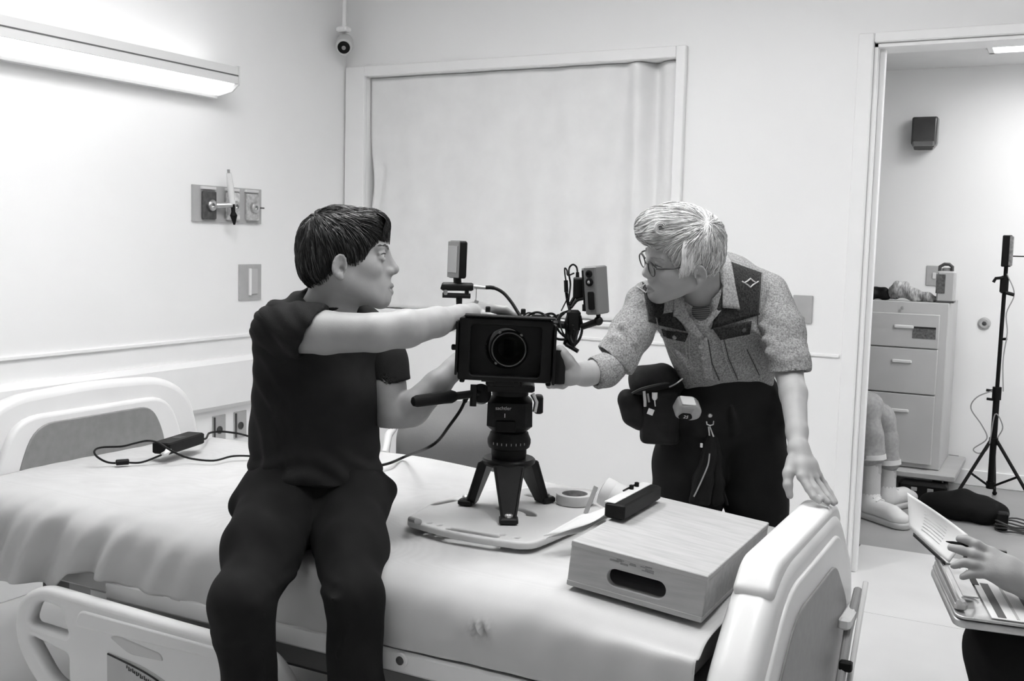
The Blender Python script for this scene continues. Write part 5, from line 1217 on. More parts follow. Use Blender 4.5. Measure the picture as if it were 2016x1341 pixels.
S = SDF(V(-1.5087, 2.1915, 1.0140)-.14, V(-1.5087, 2.1915, 1.0140)+.14, .0035)
S.chain([V(-1.5442, 2.2010, 1.0854), V(-1.5096, 2.1861, 1.0208), V(-1.4733, 2.1684, 0.9427)], [.053, .053, .053], .03)
S.halfcut(V(-1.4838, 2.1766, 0.9638), dirc(.26, -.96, .0), .002)
S.chain([V(-1.4981, 2.1769, 0.9842), V(-1.4422, 2.1330, 0.8832)], [.0465, .0465], .001, 'cut')
P, Q = S.mesh(lambda p, n: wavy(p, 74, 24, .0018, 5)); link_mesh('sleeve', np_mesh('sl', P, Q), TEE, man)
th = np.linspace(0, 2*math.pi, 28, endpoint=False); cc = V(-1.5646, 2.0277, 1.1577); ca, cb2 = dirc(1, .16, 0), dirc(0, -.12, 1)
MB().tube([cc+.066*(math.cos(a)*norm(ca)+math.sin(a)*norm(cb2)) for a in th], .0055, 8, closed=True).build('collar', TEE, man, smooth=True)
# trousers
KR, KL = V(-1.4775, 1.6373, 0.5628), V(-1.2971, 1.7722, 0.5648)
FR_, FL_ = V(KR[0]+.01, KR[1]+.03, .09), V(KL[0]+.01, KL[1]+.03, .09)
lo, hi = bbox([V(-1.7042, 1.8237, 0.7667), V(-1.4778, 2.2216, 0.7204), KR, KL, FR_, FL_], .14); lo[2] = .03; hi[2] = V(-1.5632, 1.9694, 0.9035)[2]
S = SDF(lo, hi, .006)
S.cone(V(-1.6368, 1.9435, 0.7058), V(-1.5149, 2.0528, 0.7037), .096, .092, .05); S.cone(V(-1.5882, 2.0065, 0.7370), V(-1.5857, 2.0038, 0.7003), .132, .150, .05, flat=dirc(0, 0, 1), ratio=.75)
S.chain([V(-1.6098, 1.9115, 0.6990), V(-1.5426, 1.7694, 0.6322), KR], [.092, .083, .064], .03); S.chain([KR, KR*.55+FR_*.45, FR_], [.064, .057, .054], .02)
S.chain([V(-1.4880, 2.0207, 0.6954), V(-1.3857, 1.8856, 0.6282), KL], [.092, .076, .060], .03); S.chain([KL, KL*.55+FL_*.45, FL_], [.060, .057, .053], .02)
S.ell(V(-1.4462, 2.1016, 0.7157), (.022, .035, .022), None, .025); S.ell(V(-1.6948, 1.8779, 0.6967), (.02, .03, .03), None, .03)
for pts, r_ in (([V(-1.5274, 1.8278, 0.6783), V(-1.5691, 1.7996, 0.6727), V(-1.6231, 1.7852, 0.6445)], .006), ([V(-1.5242, 1.8769, 0.6971), V(-1.5810, 1.8302, 0.6991), V(-1.6375, 1.8262, 0.6740)], .006), ([V(-1.4545, 1.7666, 0.5964), V(-1.4308, 1.6649, 0.5904), V(-1.4239, 1.6107, 0.5808)], .006),
                ([V(-1.4816, 1.8251, 0.6396), V(-1.4610, 1.7324, 0.6269)], .006), ([V(-1.3912, 1.8001, 0.5981), V(-1.3107, 1.7301, 0.6095)], .006), ([V(-1.3562, 1.7484, 0.5797), V(-1.2954, 1.7019, 0.5881)], .007), ([V(-1.2667, 1.7246, 0.5329), V(-1.2876, 1.7156, 0.4667)], .004),
                ([V(-1.5203, 1.6085, 0.5037), V(-1.4682, 1.5853, 0.5078), V(-1.4300, 1.5952, 0.5187)], .006), ([V(-1.5168, 1.6077, 0.4796), V(-1.4683, 1.5883, 0.4833)], .006), ([V(-1.4760, 1.9085, 0.6495), V(-1.4640, 1.8786, 0.6291)], .006), ([V(-1.4632, 1.8778, 0.6176), V(-1.4294, 1.8491, 0.6072)], .006)):
    S.chain(pts, [r_]*len(pts), .018)
P, Q = S.mesh(lambda p, n: wavy(p, 81, 30, .0045, 6)+wavy(p, 82, 70, .0022, 6)); link_mesh('trousers', np_mesh('tr', P, Q), TROU, man)
SHOE = mat('dark_shoe', .03, .5, .05, 100, .2)
for F in (FR_, FL_):
    S = SDF(F-V(.12, .32, .12), F+V(.12, .12, .06), .008); c = V(F[0], F[1], 0)
    S.cone(c+V(0, .03, .045), c+V(0, -.14, .04), .044, .042, .02); S.ell(c+V(0, -.19, .035), (.046, .06, .033), None, .02); S.cone(c+V(0, .01, .05), c+V(0, 0, .12), .042, .04, .02); S.halfcut(V(0, 0, .002), (0, 0, -1))
    P, Q = S.mesh(); link_mesh('shoe', np_mesh('shoe', P, Q), SHOE, man)

# ============ standing person with fair hair, glasses and denim shirt, leaning over the bed
wom = thing('person', (-.9, 3.02, 0), 'fair-haired person in glasses and a denim shirt leaning over the bed to the camera', 'person')
HW = V(-0.8957, 2.6473, 1.3031); WS = .97
X_ = norm(dirc(-.25, .42, -.87)); Y_ = dirc(-.96, -.22, .17); Y_ = norm(Y_-X_*(X_@Y_)); Z_ = np.cross(X_, Y_)
MWd = frame(HW, X_, Y_, Z_)
def wp(x, y, z): return xf(MWd, np.array((x, y, z))*WS)
shL, shR = V(-0.7336, 2.8918, 1.2008), V(-1.0079, 2.6991, 1.1728)
aL = [shL, V(-0.6843, 2.8396, 1.1067), V(-0.6429, 2.7827, 1.0086), V(-0.6135, 2.7243, 0.9548), V(-0.5803, 2.6364, 0.8725), V(-0.5664, 2.6000, 0.8352)]
aLr = [.044, .041, .036, .034, .026, .0235]
aR = [shR, V(-1.0181, 2.5995, 1.0880), V(-1.0377, 2.5353, 1.0092), V(-1.0497, 2.4773, 1.0033), V(-1.0583, 2.4328, 1.0006), V(-1.0656, 2.4117, 0.9995)]
aRr = [.044, .041, .036, .033, .029, .027]
lo, hi = bbox(aL+aR+[HW, V(-1.1133, 2.3367, 1.0623), V(-0.4529, 2.5338, 0.7194), V(-0.8477, 2.9196, 0.9616)], .07); hi[2] = HW[2]+.14; lo[2] = V(-0.5054, 2.5053, 0.7120)[2]-.01
S = SDF(lo, hi, .0027)
head_sdf(S, MWd, WS, 1.0, .85, .96)
nb = V(-0.8467, 2.7966, 1.1851)
S.cone(wp(0, -.025, -.06), nb, .047, .054, .025); S.cone(nb, V(-0.8537, 2.8303, 1.1109), .054, .075, .03)
S.cone(V(-0.8577, 2.8267, 1.0969), V(-0.8442, 2.9133, 0.9914), .090, .08, .03, flat=dirc(-.1, .35, .93), ratio=.7)
S.cone(V(-0.8561, 2.7996, 1.1541), shL, .055, .044, .04); S.cone(V(-0.8557, 2.7991, 1.1472), shR, .055, .044, .04)
S.chain(aL, aLr, .012); S.chain(aR, aRr, .012)
# left hand spread on the footboard
wr = V(-0.5664, 2.6000, 0.8352); kn = [V(-0.5436, 2.5438, 0.7815), V(-0.5316, 2.5555, 0.7784), V(-0.5207, 2.5724, 0.7766), V(-0.5142, 2.5930, 0.7785)]
for q, r_ in zip(kn, (.0125, .0120, .0115, .0105)): S.cone(wr, (wr*.4+q*.6), .019, .0155, .014); S.cone((wr*.4+q*.6), q, .0155, r_, .012)
finger(S, [kn[0], V(-0.5225, 2.5296, 0.7573), V(-0.5079, 2.5208, 0.7414), V(-0.4942, 2.5193, 0.7338)], .0105, .0078)
finger(S, [kn[1], V(-0.5085, 2.5426, 0.7566), V(-0.4892, 2.5338, 0.7388), V(-0.4765, 2.5316, 0.7300)], .0100, .0075)
finger(S, [kn[2], V(-0.5021, 2.5687, 0.7573), V(-0.4815, 2.5548, 0.7380), V(-0.4668, 2.5497, 0.7251)], .0095, .0072)
finger(S, [kn[3], V(-0.5009, 2.5979, 0.7592), V(-0.4835, 2.5881, 0.7409), V(-0.4673, 2.5775, 0.7216)], .0085, .0064)
finger(S, [V(-0.5746, 2.5763, 0.8131), V(-0.5767, 2.5493, 0.7838), V(-0.5736, 2.5368, 0.7578), V(-0.5665, 2.5323, 0.7335)], .0150, .0085, .008)
# right hand on the camera grip
pm = V(-1.0733, 2.3795, 1.0009)
S.cone(V(-1.0611, 2.4141, 0.9997), pm, .029, .025, .012); S.ell(V(-1.0825, 2.3634, 1.0018), (.022, .022, .028), None, .012)
finger(S, [V(-1.0729, 2.3650, 1.0226), V(-1.0808, 2.3512, 1.0383), V(-1.0907, 2.3420, 1.0547), V(-1.0981, 2.3393, 1.0657)], .0150, .0112, .010)
for i, dz in enumerate((.024, .006, -.012, -.028)):
    k_ = V(-1.0986, 2.3773, 0.9991)+EZ*dz*.8; gc = V(-1.0996, 2.3396, 1.0229); gz = pm[2]+dz*.95
    finger(S, [k_, V(gc[0], gc[1], gz)+EX*.012+EY*.022, V(gc[0], gc[1], gz)-EX*.012+EY*.022, V(gc[0], gc[1], gz)-EX*.022+EY*.004], .0105, .0080)
P, Q = S.mesh(); me = np_mesh('body', P, Q)
o = link_mesh('body', me, [SKIN2, LIP, BROW2, EYEW], wom); me.polygons.foreach_set('material_index', head_faces(P, Q, MWd, WS)); face_details(MWd, WS, wom, BROW2, (0, 1, -.5), .0035)
del S
# hair
S = SDF(HW-.18, HW+.18, .003); R = MWd[:3, :3]
S.ell(wp(0, -.012, .030), np.array((.083, .102, .092))*WS, R, 0); S.ell(wp(0, -.045, -.012), np.array((.070, .060, .060))*WS, R, .02)
S.ell(wp(.012, .066, .085), np.array((.064, .055, .042))*WS, R, .025); S.ell(wp(.02, .02, .10), np.array((.06, .07, .035))*WS, R, .02)
S.ell(wp(0, .094, -.040), np.array((.13, .066, .088))*WS, R, .006, 'cut')
for sx in (-1, 1): S.ell(wp(sx*.085, .004, -.048), np.array((.045, .034, .032))*WS, R, .004, 'cut')
S.box(wp(0, 0, -.145), (.2, .2, .08), R@np.array([[1, 0, 0], [0, .96, -.28], [0, .28, .96]]), .0, .004, 'cut')
WHW = np.array((-.045, -.045, .100))
def flow_w(l):
    d = l-WHW; d = d/(np.linalg.norm(d)+1e-6); lowf = np.clip((.075-l[2])/.06, 0, 1)*np.clip((-l[0]-.02)/.04, 0, 1); fr = np.clip((l[2]-.06)/.04, 0, 1)
    return d*(1-.85*lowf)+np.array((0, .35, -1.0))*lowf+np.array((.35, .75, .0))*fr
def hw_disp(p, n):
    l = ((p-HW)@MWd[:3, :3])/WS; d = l-WHW; ang = np.arctan2(d[:, 0], d[:, 1]); r_ = np.linalg.norm(d, axis=1)
    return .0016*np.sin(ang*22+1.5*np.sin(r_*40))*np.clip(r_/.04, 0, 1)+.0005*np.sin(ang*61)
P, Q = S.mesh(hw_disp)
BLON = mat('fair_hair', .58, .45, .0, 1, .25, 60, spec=.4); BLON2 = mat('fair_hair_light', .76, .4, .0, 1, .15, 60, spec=.5); BLON3 = mat('fair_hair_root', .28, .5, .0, 1, .3, 60)
link_mesh('hair', np_mesh('hair', P, Q), BLON, wom)
hair_strands('hair_strand', P, Q, MWd, WS, WHW, 3200, .07, .0010, [BLON, BLON2, BLON2, BLON, BLON3], wom, flow_w, lambda l: l[:, 2] > -.05, 9, .005)
cq = wp(-.040, .078, .106)+dirc(0, 0, .004); mbq = MB()    # rolled curl above the forehead
for i in range(90):
    rr_ = .0145-.009*random.random(); a0 = random.uniform(-.3, .3); dz_ = random.uniform(-.010, .010)
    pts = [cq+dirc(rr_*math.cos(a), rr_*1.15*math.sin(a), dz_+.003*math.sin(a)) for a in np.linspace(1.2+a0*4, 5.0+a0*4, 14)]
    mbq.tube(pts, [.0005]+[.0010]*10+[.0008, .0006, .0003], 5, cap=False)
tag(mbq.build('forehead_curl', BLON, wom, smooth=True), kind='stuff')
mbq = MB()    # side locks hanging before the ear
for i in range(60):
    f = i/59; y0 = .035-.05*f
    pts = [wp(-.060, y0-.02, .085), wp(-.079, y0, .050), wp(-.083, y0+.004+random.uniform(-.003, .003), .015), wp(-.079+.003*random.random(), y0+.012+random.uniform(-.006, .006), -.016-.014*random.random())]
    mbq.tube(spline(pts, 4), [.0011]*10+[.0009, .0006, .0003], 5, cap=False)
tag(mbq.build('side_lock', BLON2, wom, smooth=True), kind='stuff')
# glasses
gl = MB(); FRM = mat('thin_dark_frame', .015, .35, spec=.5)
def lens_ring(sx): return [wp(sx*.034+.0225*math.cos(a), .106-.06*abs(sx*.034+.0225*math.cos(a))**1.0*.35, -.006+(.0165 if math.sin(a) > 0 else .019)*math.sin(a)) for a in np.linspace(0, 2*math.pi, 28, endpoint=False)]
g_ = MB()
for sx in (-1, 1): g_.tube(lens_ring(sx), .0017, 7, closed=True)
g_.tube([wp(-.0115, .1045, -.002), wp(0, .109, .001), wp(.0115, .1045, -.002)], .0013, 7)
go = g_.build('glasses', FRM, wom, smooth=True)
for sx in (-1, 1):
    MB().tube([wp(sx*.0565, .100, .003), wp(sx*.066, .092, .004), wp(sx*.0765, .06, .002), wp(sx*.0795, .01, .001), wp(sx*.0785, -.012, -.004)], .0021, 8).build('temple', FRM, go, smooth=True)
    MB().tube([wp(sx*.0145, .104, .007), wp(sx*.034, .1035, .0105), wp(sx*.055, .100, .006)], .0021, 7).build('brow_bar', FRM, go, smooth=True)
LENS = bpy.data.materials.new('clear_lens'); LENS.use_nodes = True; nl_ = LENS.node_tree; nl_.nodes.clear()
_o = nl_.nodes.new('ShaderNodeOutputMaterial'); _m = nl_.nodes.new('ShaderNodeMixShader'); _t = nl_.nodes.new('ShaderNodeBsdfTransparent'); _g = nl_.nodes.new('ShaderNodeBsdfGlossy'); _g.inputs['Roughness'].default_value = .05
_n = nl_.nodes.new('ShaderNodeTexNoise'); _r = nl_.nodes.new('ShaderNodeMapRange'); _r.inputs['To Min'].default_value = .05; _r.inputs['To Max'].default_value = .09
nl_.links.new(_n.outputs['Fac'], _r.inputs['Value']); nl_.links.new(_r.outputs[0], _m.inputs[0]); nl_.links.new(_t.outputs[0], _m.inputs[1]); nl_.links.new(_g.outputs[0], _m.inputs[2]); nl_.links.new(_m.outputs[0], _o.inputs[0])
for sx in (-1, 1):
    rg = np.array(lens_ring(sx)); MB().add(list(rg)+[rg.mean(0)], [(i, (i+1) % 28, 28) for i in range(28)]).build('lens', LENS, go)

# denim shirt
def denim(name, v, var): return weave_mat(name, v, 420, .92, .45, .5, var, 230)
DEN = denim('light_denim', .40, .5); DEND = denim('dark_denim', .05, .7); DENE = denim('pale_denim_edge', .46, .4)
lo, hi = bbox([shL, shR, V(-0.9538, 2.8604, 0.9300), V(-0.7178, 3.0413, 0.9303), V(-0.8158, 2.8047, 1.3203)], .10); S = SDF(lo, hi, .004)
nW = dirc(-.05, -.35, .93)
def folds(S, items):
    for pts, r_ in items: S.chain(pts, [r_]*len(pts), .020)
def den_disp(p, n): return wavy(p, 91, 30, .0026, 6)+wavy(p, 92, 80, .0012, 6)
S.cone(V(-0.8614, 2.8059, 1.1327), V(-0.8405, 2.9058, 0.9564), .148, .128, .05, flat=nW, ratio=.75)
S.cone(V(-0.8600, 2.8103, 1.1673), V(-0.7422, 2.8929, 1.2004), .080, .060, .05); S.cone(V(-0.8566, 2.8001, 1.1610), V(-1.0048, 2.7064, 1.1727), .078, .056, .05)
S.cone(V(-0.8566, 2.8860, 1.2209), V(-0.8501, 2.9563, 1.1036), .09, .12, .06)
folds(S, (([V(-0.7978, 2.8116, 1.0323), V(-0.7599, 2.8568, 1.0033), V(-0.7272, 2.9198, 1.0070)], .007), ([V(-0.7330, 2.8530, 1.0474), V(-0.7156, 2.9027, 1.0024)], .007), ([V(-0.9240, 2.6956, 1.0466), V(-0.8974, 2.7495, 0.9957)], .007), ([V(-0.7526, 2.7597, 1.1211), V(-0.7204, 2.7965, 1.0937)], .007)))
S.cone(wp(0, -.01, -.07), nb, .056, .060, .006, 'cut'); S.ell(V(-0.8557, 2.6697, 1.1576), (.04, .04, .045), None, .008, 'cut')
S.halfcut(V(-0.8054, 2.8002, 0.9634), dirc(.03, -1, .30), .003)
P, Q2 = S.mesh(den_disp); link_mesh('denim_shirt', np_mesh('shirt', P, Q2), DEN, wom); P0, Q0 = P, Q2
# image-right sleeve, pushed up above the elbow
c_ = V(-0.6838, 2.8391, 1.1000); S = SDF(c_-.17, c_+.17, .004)
S.chain([shL, V(-0.6807, 2.8415, 1.1068), V(-0.6473, 2.7930, 1.0207), V(-0.6285, 2.7521, 0.9702)], [.060, .056, .052, .050], .03)
folds(S, (([V(-0.7170, 2.7786, 1.1221), V(-0.6677, 2.7758, 1.0877), V(-0.6325, 2.8324, 1.1036)], .008), ([V(-0.7036, 2.7591, 1.0866), V(-0.6536, 2.7507, 1.0587), V(-0.6176, 2.8085, 1.0726)], .009), ([V(-0.6916, 2.7449, 1.0538), V(-0.6428, 2.7379, 1.0354), V(-0.6068, 2.7889, 1.0482)], .008), ([V(-0.7094, 2.8414, 1.1941), V(-0.6734, 2.8398, 1.1619), V(-0.6479, 2.8546, 1.1217)], .008), ([V(-0.7309, 2.8222, 1.1733), V(-0.6942, 2.7921, 1.1361)], .007)))
S.halfcut(V(-0.6377, 2.7733, 1.0018), dirc(.06, -1, .08), .003); S.chain([V(-0.6548, 2.8029, 1.0435), aL[2], aL[3], aL[4]], [.040, .041, .041, .041], .001, 'cut')
P, Q = S.mesh(den_disp); link_mesh('sleeve', np_mesh('sl', P, Q), DEN, wom)
# image-left sleeve: upper roll, then a lower cuff
c_ = V(-1.0072, 2.5890, 1.0961); S = SDF(c_-.16, c_+.16, .004)
S.chain([V(-1.0140, 2.6778, 1.1624), V(-1.0156, 2.6135, 1.1007), V(-1.0318, 2.5466, 1.0325), V(-1.0530, 2.5194, 0.9884)], [.053, .052, .052, .052], .03)
folds(S, (([V(-0.9661, 2.6468, 1.1151), V(-0.9784, 2.5874, 1.0980), V(-1.0089, 2.5734, 1.1169)], .008), ([V(-0.9778, 2.6442, 1.1482), V(-1.0040, 2.6212, 1.1681), V(-1.0352, 2.6407, 1.1860)], .008), ([V(-1.0015, 2.5252, 1.0550), V(-1.0308, 2.5188, 1.0862)], .007), ([V(-0.9821, 2.5376, 1.0750), V(-1.0171, 2.5408, 1.1184)], .007), ([V(-0.9873, 2.5257, 1.0428), V(-1.0122, 2.5220, 1.0780)], .006)))
S.halfcut(V(-1.0444, 2.5395, 1.0282), dirc(-.66, -.75, .05), .003); S.chain([V(-1.0256, 2.5575, 1.0506), V(-1.0532, 2.5196, 0.9923)], [.045, .045], .001, 'cut')
P, Q = S.mesh(den_disp); link_mesh('sleeve', np_mesh('sl', P, Q), DEN, wom); P0, Q0 = np.concatenate([P0, P]), np.concatenate([Q0, Q+len(P0)])
c_ = V(-1.0406, 2.5052, 1.0079); S = SDF(c_-.11, c_+.11, .0035)
S.chain([V(-1.0334, 2.5446, 1.0220), V(-1.0419, 2.4985, 1.0045), V(-1.0526, 2.4583, 0.9998)], [.043, .044, .042], .01)
S.halfcut(V(-1.0529, 2.4525, 0.9991), dirc(-.92, -.2, .3), .002); S.chain([V(-1.0497, 2.4773, 1.0033), V(-1.0654, 2.4175, 0.9990)], [.034, .034], .001, 'cut')
P, Q = S.mesh(den_disp); link_mesh('rolled_cuff', np_mesh('sl', P, Q), DEN, wom)
P, Q2 = P0, Q0
BV = BVHTree.FromPolygons([tuple(v) for v in P], [tuple(f) for f in Q2])
def cast(p, off=.002):
    d = norm(np.asarray(p)-CAM_POS); h = BV.ray_cast(Vector(CAM_POS), Vector(d))
    if h[0] is None or abs((np.array(h[0])-np.asarray(p))@d) > .10: return np.asarray(p)+d*.03
    n_ = np.array(h[1]); n_ = n_ if n_@d < 0 else -n_
    return np.array(h[0])+n_*off
def patch(name, A, B, C, D, m, off=.002, nu=12, nv=12, thick=.002):
    U, W_ = np.meshgrid(np.linspace(0, 1, nu), np.linspace(0, 1, nv), indexing='ij')
    G_ = A*((1-U)*(1-W_))[..., None]+B*(U*(1-W_))[..., None]+C*(U*W_)[..., None]+D*((1-U)*W_)[..., None]
    H = np.array([[cast(G_[i, j], off) for j in range(nv)] for i in range(nu)])
    o = link_mesh(name, grid_mesh(H), m, wom); solidify(o, thick, 0); return o
STI = mat('stitch_thread', .42, .8); STID = mat('dark_seam', .06, .8)
def stitch(pts, m=STI, r_=.0008, off=.0026, n_=10):
    L = [cast(q, off) for a, b in zip(pts[:-1], pts[1:]) for q in [a+(b-a)*k/n_ for k in range(n_)]]+[cast(pts[-1], off)]
    return MB().tube(L, r_, 5)
patch('yoke', V(-0.8158, 2.8007, 1.2835), V(-0.7389, 2.8381, 1.2557), V(-0.7311, 2.7966, 1.1473), V(-0.8260, 2.6859, 1.1105), DEND)
patch('yoke', V(-0.9864, 2.5915, 1.2283), V(-0.9276, 2.6178, 1.1853), V(-0.8756, 2.6366, 1.1052), V(-0.9645, 2.5921, 1.1264), DEND)
patch('pocket_flap', V(-0.8269, 2.6972, 1.1137), V(-0.7438, 2.7655, 1.1320), V(-0.7441, 2.7620, 1.0999), V(-0.8118, 2.7244, 1.0820), DEND, .004, 10, 6)
patch('pocket_flap', V(-0.9342, 2.6061, 1.1089), V(-0.8706, 2.6387, 1.1001), V(-0.8825, 2.6526, 1.0771), V(-0.9317, 2.6168, 1.0897), DEND, .004, 10, 6)
STR = mat('striped_jersey', .045, .9); ntr = STR.node_tree
wv = ntr.nodes.new('ShaderNodeTexWave'); wv.bands_direction = 'Z'; wv.inputs['Scale'].default_value = 62; wv.inputs['Distortion'].default_value = .6
rm = ntr.nodes.new('ShaderNodeMapRange'); rm.inputs['To Min'].default_value = .02; rm.inputs['To Max'].default_value = .16; cbn = ntr.nodes.new('ShaderNodeCombineColor')
tcn = ntr.nodes.new('ShaderNodeTexCoord'); ntr.links.new(tcn.outputs['Object'], wv.inputs['Vector']); ntr.links.new(wv.outputs['Fac'], rm.inputs['Value'])
for i in range(3): ntr.links.new(rm.outputs[0], cbn.inputs[i])
ntr.links.new(cbn.outputs[0], ntr.nodes['Principled BSDF'].inputs['Base Color'])
Su = SDF(V(-0.8595, 2.7934, 1.1127)-.2, V(-0.8595, 2.7934, 1.1127)+.2, .005); Su.cone(V(-0.8626, 2.8001, 1.1371), V(-0.8601, 2.8254, 1.0968), .126, .112, .03, flat=nW, ratio=.75); Su.cone(wp(0, -.005, -.07), nb, .054, .059, .006, 'cut'); Su.ell(V(-0.8612, 2.6649, 1.1933), (.05, .05, .035), None, .01, 'cut')
Pu, Qu = Su.mesh(); link_mesh('striped_undershirt', np_mesh('u', Pu, Qu), STR, wom)
patch('lapel', V(-0.9104, 2.6275, 1.1910), V(-0.8935, 2.6373, 1.1994), V(-0.8730, 2.6413, 1.1368), V(-0.9085, 2.6234, 1.1437), DENE, .006, 8, 10)
patch('lapel', V(-0.9088, 2.6238, 1.1490), V(-0.8759, 2.6407, 1.1447), V(-0.8326, 2.6576, 1.0907), V(-0.8489, 2.6490, 1.0902), DENE, .006, 8, 10)
patch('lapel', V(-0.8220, 2.6930, 1.1569), V(-0.8069, 2.7013, 1.1600), V(-0.8315, 2.6602, 1.1091), V(-0.8399, 2.6543, 1.0957), DENE, .006, 8, 10)
patch('collar', V(-0.8255, 2.7413, 1.3064), V(-0.8039, 2.7504, 1.2856), V(-0.7700, 2.7324, 1.1631), V(-0.8079, 2.7128, 1.1661), DENE, .010, 10, 14, .003)
patch('collar', V(-0.9302, 2.6170, 1.1905), V(-0.9095, 2.6283, 1.1937), V(-0.9104, 2.6237, 1.1555), V(-0.9312, 2.6124, 1.1523), DENE, .009, 8, 10, .003)
pk = patch('placket', V(-0.8608, 2.6991, 1.0859), V(-0.8430, 2.7085, 1.0864), V(-0.8496, 2.8054, 0.9647), V(-0.8730, 2.7931, 0.9641), DENE, .004, 6, 16)
def addst(pts, m=None): stitch([np.asarray(p) for p in pts]).build('pale_stitching', STI, wom)
addst([V(-0.8138, 2.8025, 1.2904), V(-0.7394, 2.8497, 1.2596)]); addst([V(-0.7426, 2.8474, 1.2540), V(-0.7352, 2.8063, 1.1520)]); addst([V(-0.7749, 2.7302, 1.1670), V(-0.8056, 2.7484, 1.2748)]); addst([V(-0.8046, 2.7148, 1.1688), V(-0.7738, 2.7308, 1.1670)])
addst([V(-0.8110, 2.7254, 1.0873), V(-0.8080, 2.7660, 1.0286), V(-0.7991, 2.8319, 0.9634)]); addst([V(-0.7490, 2.7882, 1.0515), V(-0.7387, 2.8877, 0.9766)]); addst([V(-0.8740, 2.6585, 1.0906), V(-0.8853, 2.7016, 1.0190)]); addst([V(-0.9423, 2.6227, 1.0913), V(-0.9197, 2.7284, 1.0140)])
addst([V(-0.8815, 2.6534, 1.0798), V(-0.8937, 2.6972, 1.0188)])
for pts in ([V(-0.8403, 2.7093, 1.0812), V(-0.8443, 2.7679, 1.0120), V(-0.8359, 2.8124, 0.9623)], [V(-0.8050, 2.7285, 1.0875), V(-0.8008, 2.7699, 1.0288), V(-0.7918, 2.8359, 0.9650)], [V(-0.7564, 2.7846, 1.0540), V(-0.7461, 2.8838, 0.9764)], [V(-0.7470, 2.8443, 1.2471), V(-0.7289, 2.7723, 1.1217)], [V(-0.9850, 2.6030, 1.2228), V(-0.9659, 2.5916, 1.1290)]):
    stitch(pts, STID, .0014, .002).build('dark_seam', STID, wom)
for i, q in enumerate((V(-0.8249, 2.7252, 1.1539), V(-0.8558, 2.6994, 1.0647), V(-0.8479, 2.7004, 1.0354), V(-0.8412, 2.7008, 1.0062), V(-0.7602, 2.7546, 1.1102), V(-0.9167, 2.6697, 1.0871))):
    c = cast(q, .006); MB().lathe([(.0055, -.002), (.006, .001), (.004, .002)], 14, lookframe(c, -norm(c-CAM_POS))).build('button', DENE if i != 4 else STID, wom, smooth=True)
for dc in (V(-0.7673, 2.8202, 1.2277), V(-1.0126, 2.6888, 1.2058)):
    dm = MB(); ring_ = [cast(dc+dirc(.016*a, .0115*b, 0), .005) for a, b in ((-1, 0), (-.45, .45), (0, 1), (.45, .45), (1, 0), (.45, -.45), (0, -1), (-.45, -.45))]
    dm.tube(ring_, .0022, 5, closed=True)
    for q in (-1, 1): dm.tube([cast(dc+dirc(.016*q, 0, 0), .005), cast(dc+dirc(.022*q, .004, 0), .005)], .002, 5)
    dm.build('diamond_embroidery', mat('pale_thread', .5, .8), wom)
# trousers
WT = weave_mat('black_patterned_trousers', .017, 300, .9, .35, .2, .3)
lo, hi = bbox([V(-1.0561, 2.8662, 0.9573), V(-0.7057, 3.1078, 0.9615), V(-1.0315, 2.8393, 0.5863), V(-0.6698, 3.0307, 0.5964)], .12); lo[2] = .04; hi[2] = V(-0.8525, 2.9248, 1.0332)[2]
kRl, kLl = V(-0.9477, 2.9066, 0.5913), V(-0.7581, 2.9848, 0.6012)
fRl, fLl = V(kRl[0], kRl[1]+.04, .09), V(kLl[0]+.01, kLl[1]+.04, .09)
S = SDF(lo, hi, .006)
S.cone(V(-0.8438, 2.9128, 0.9843), V(-0.8596, 2.9616, 0.8826), .122, .145, .04, flat=dirc(0, 0, 1), ratio=.8)
S.cone(V(-0.9226, 2.9132, 0.8459), V(-0.7931, 3.0049, 0.8539), .098, .096, .05)
S.chain([V(-0.9220, 2.9000, 0.8257), V(-0.9401, 2.8987, 0.6909), kRl, fRl], [.104, .101, .095, .088], .03); S.chain([V(-0.7795, 2.9977, 0.8266), V(-0.7670, 2.9903, 0.6957), kLl, fLl], [.092, .087, .083, .080], .03)
for pts in ([V(-0.8665, 2.8130, 0.8011), V(-0.9358, 2.8002, 0.8098), V(-0.9942, 2.8220, 0.7711)], [V(-0.7430, 2.9210, 0.8842), V(-0.7034, 2.9709, 0.8382)], [V(-0.7222, 2.9462, 0.9118), V(-0.6967, 3.0127, 0.8769)], [V(-0.8017, 2.8227, 0.8912), V(-0.8018, 2.8599, 0.8152)]): S.chain(pts, [.008]*len(pts), .02)
P, Q = S.mesh(lambda p, n: wavy(p, 101, 26, .004, 6)); link_mesh('trousers', np_mesh('tr', P, Q), WT, wom)
for F in (fRl, fLl):
    S = SDF(F-V(.12, .32, .12), F+V(.12, .12, .06), .009); c = V(F[0], F[1], 0)
    S.cone(c+V(0, .03, .045), c+V(0, -.13, .04), .044, .042, .02); S.ell(c+V(0, -.17, .035), (.045, .06, .033), None, .02); S.cone(c+V(0, .01, .05), c+V(0, 0, .12), .042, .04, .02); S.halfcut(V(0, 0, .002), (0, 0, -1))
    P, Q = S.mesh(); link_mesh('shoe', np_mesh('shoe', P, Q), SHOE, wom)

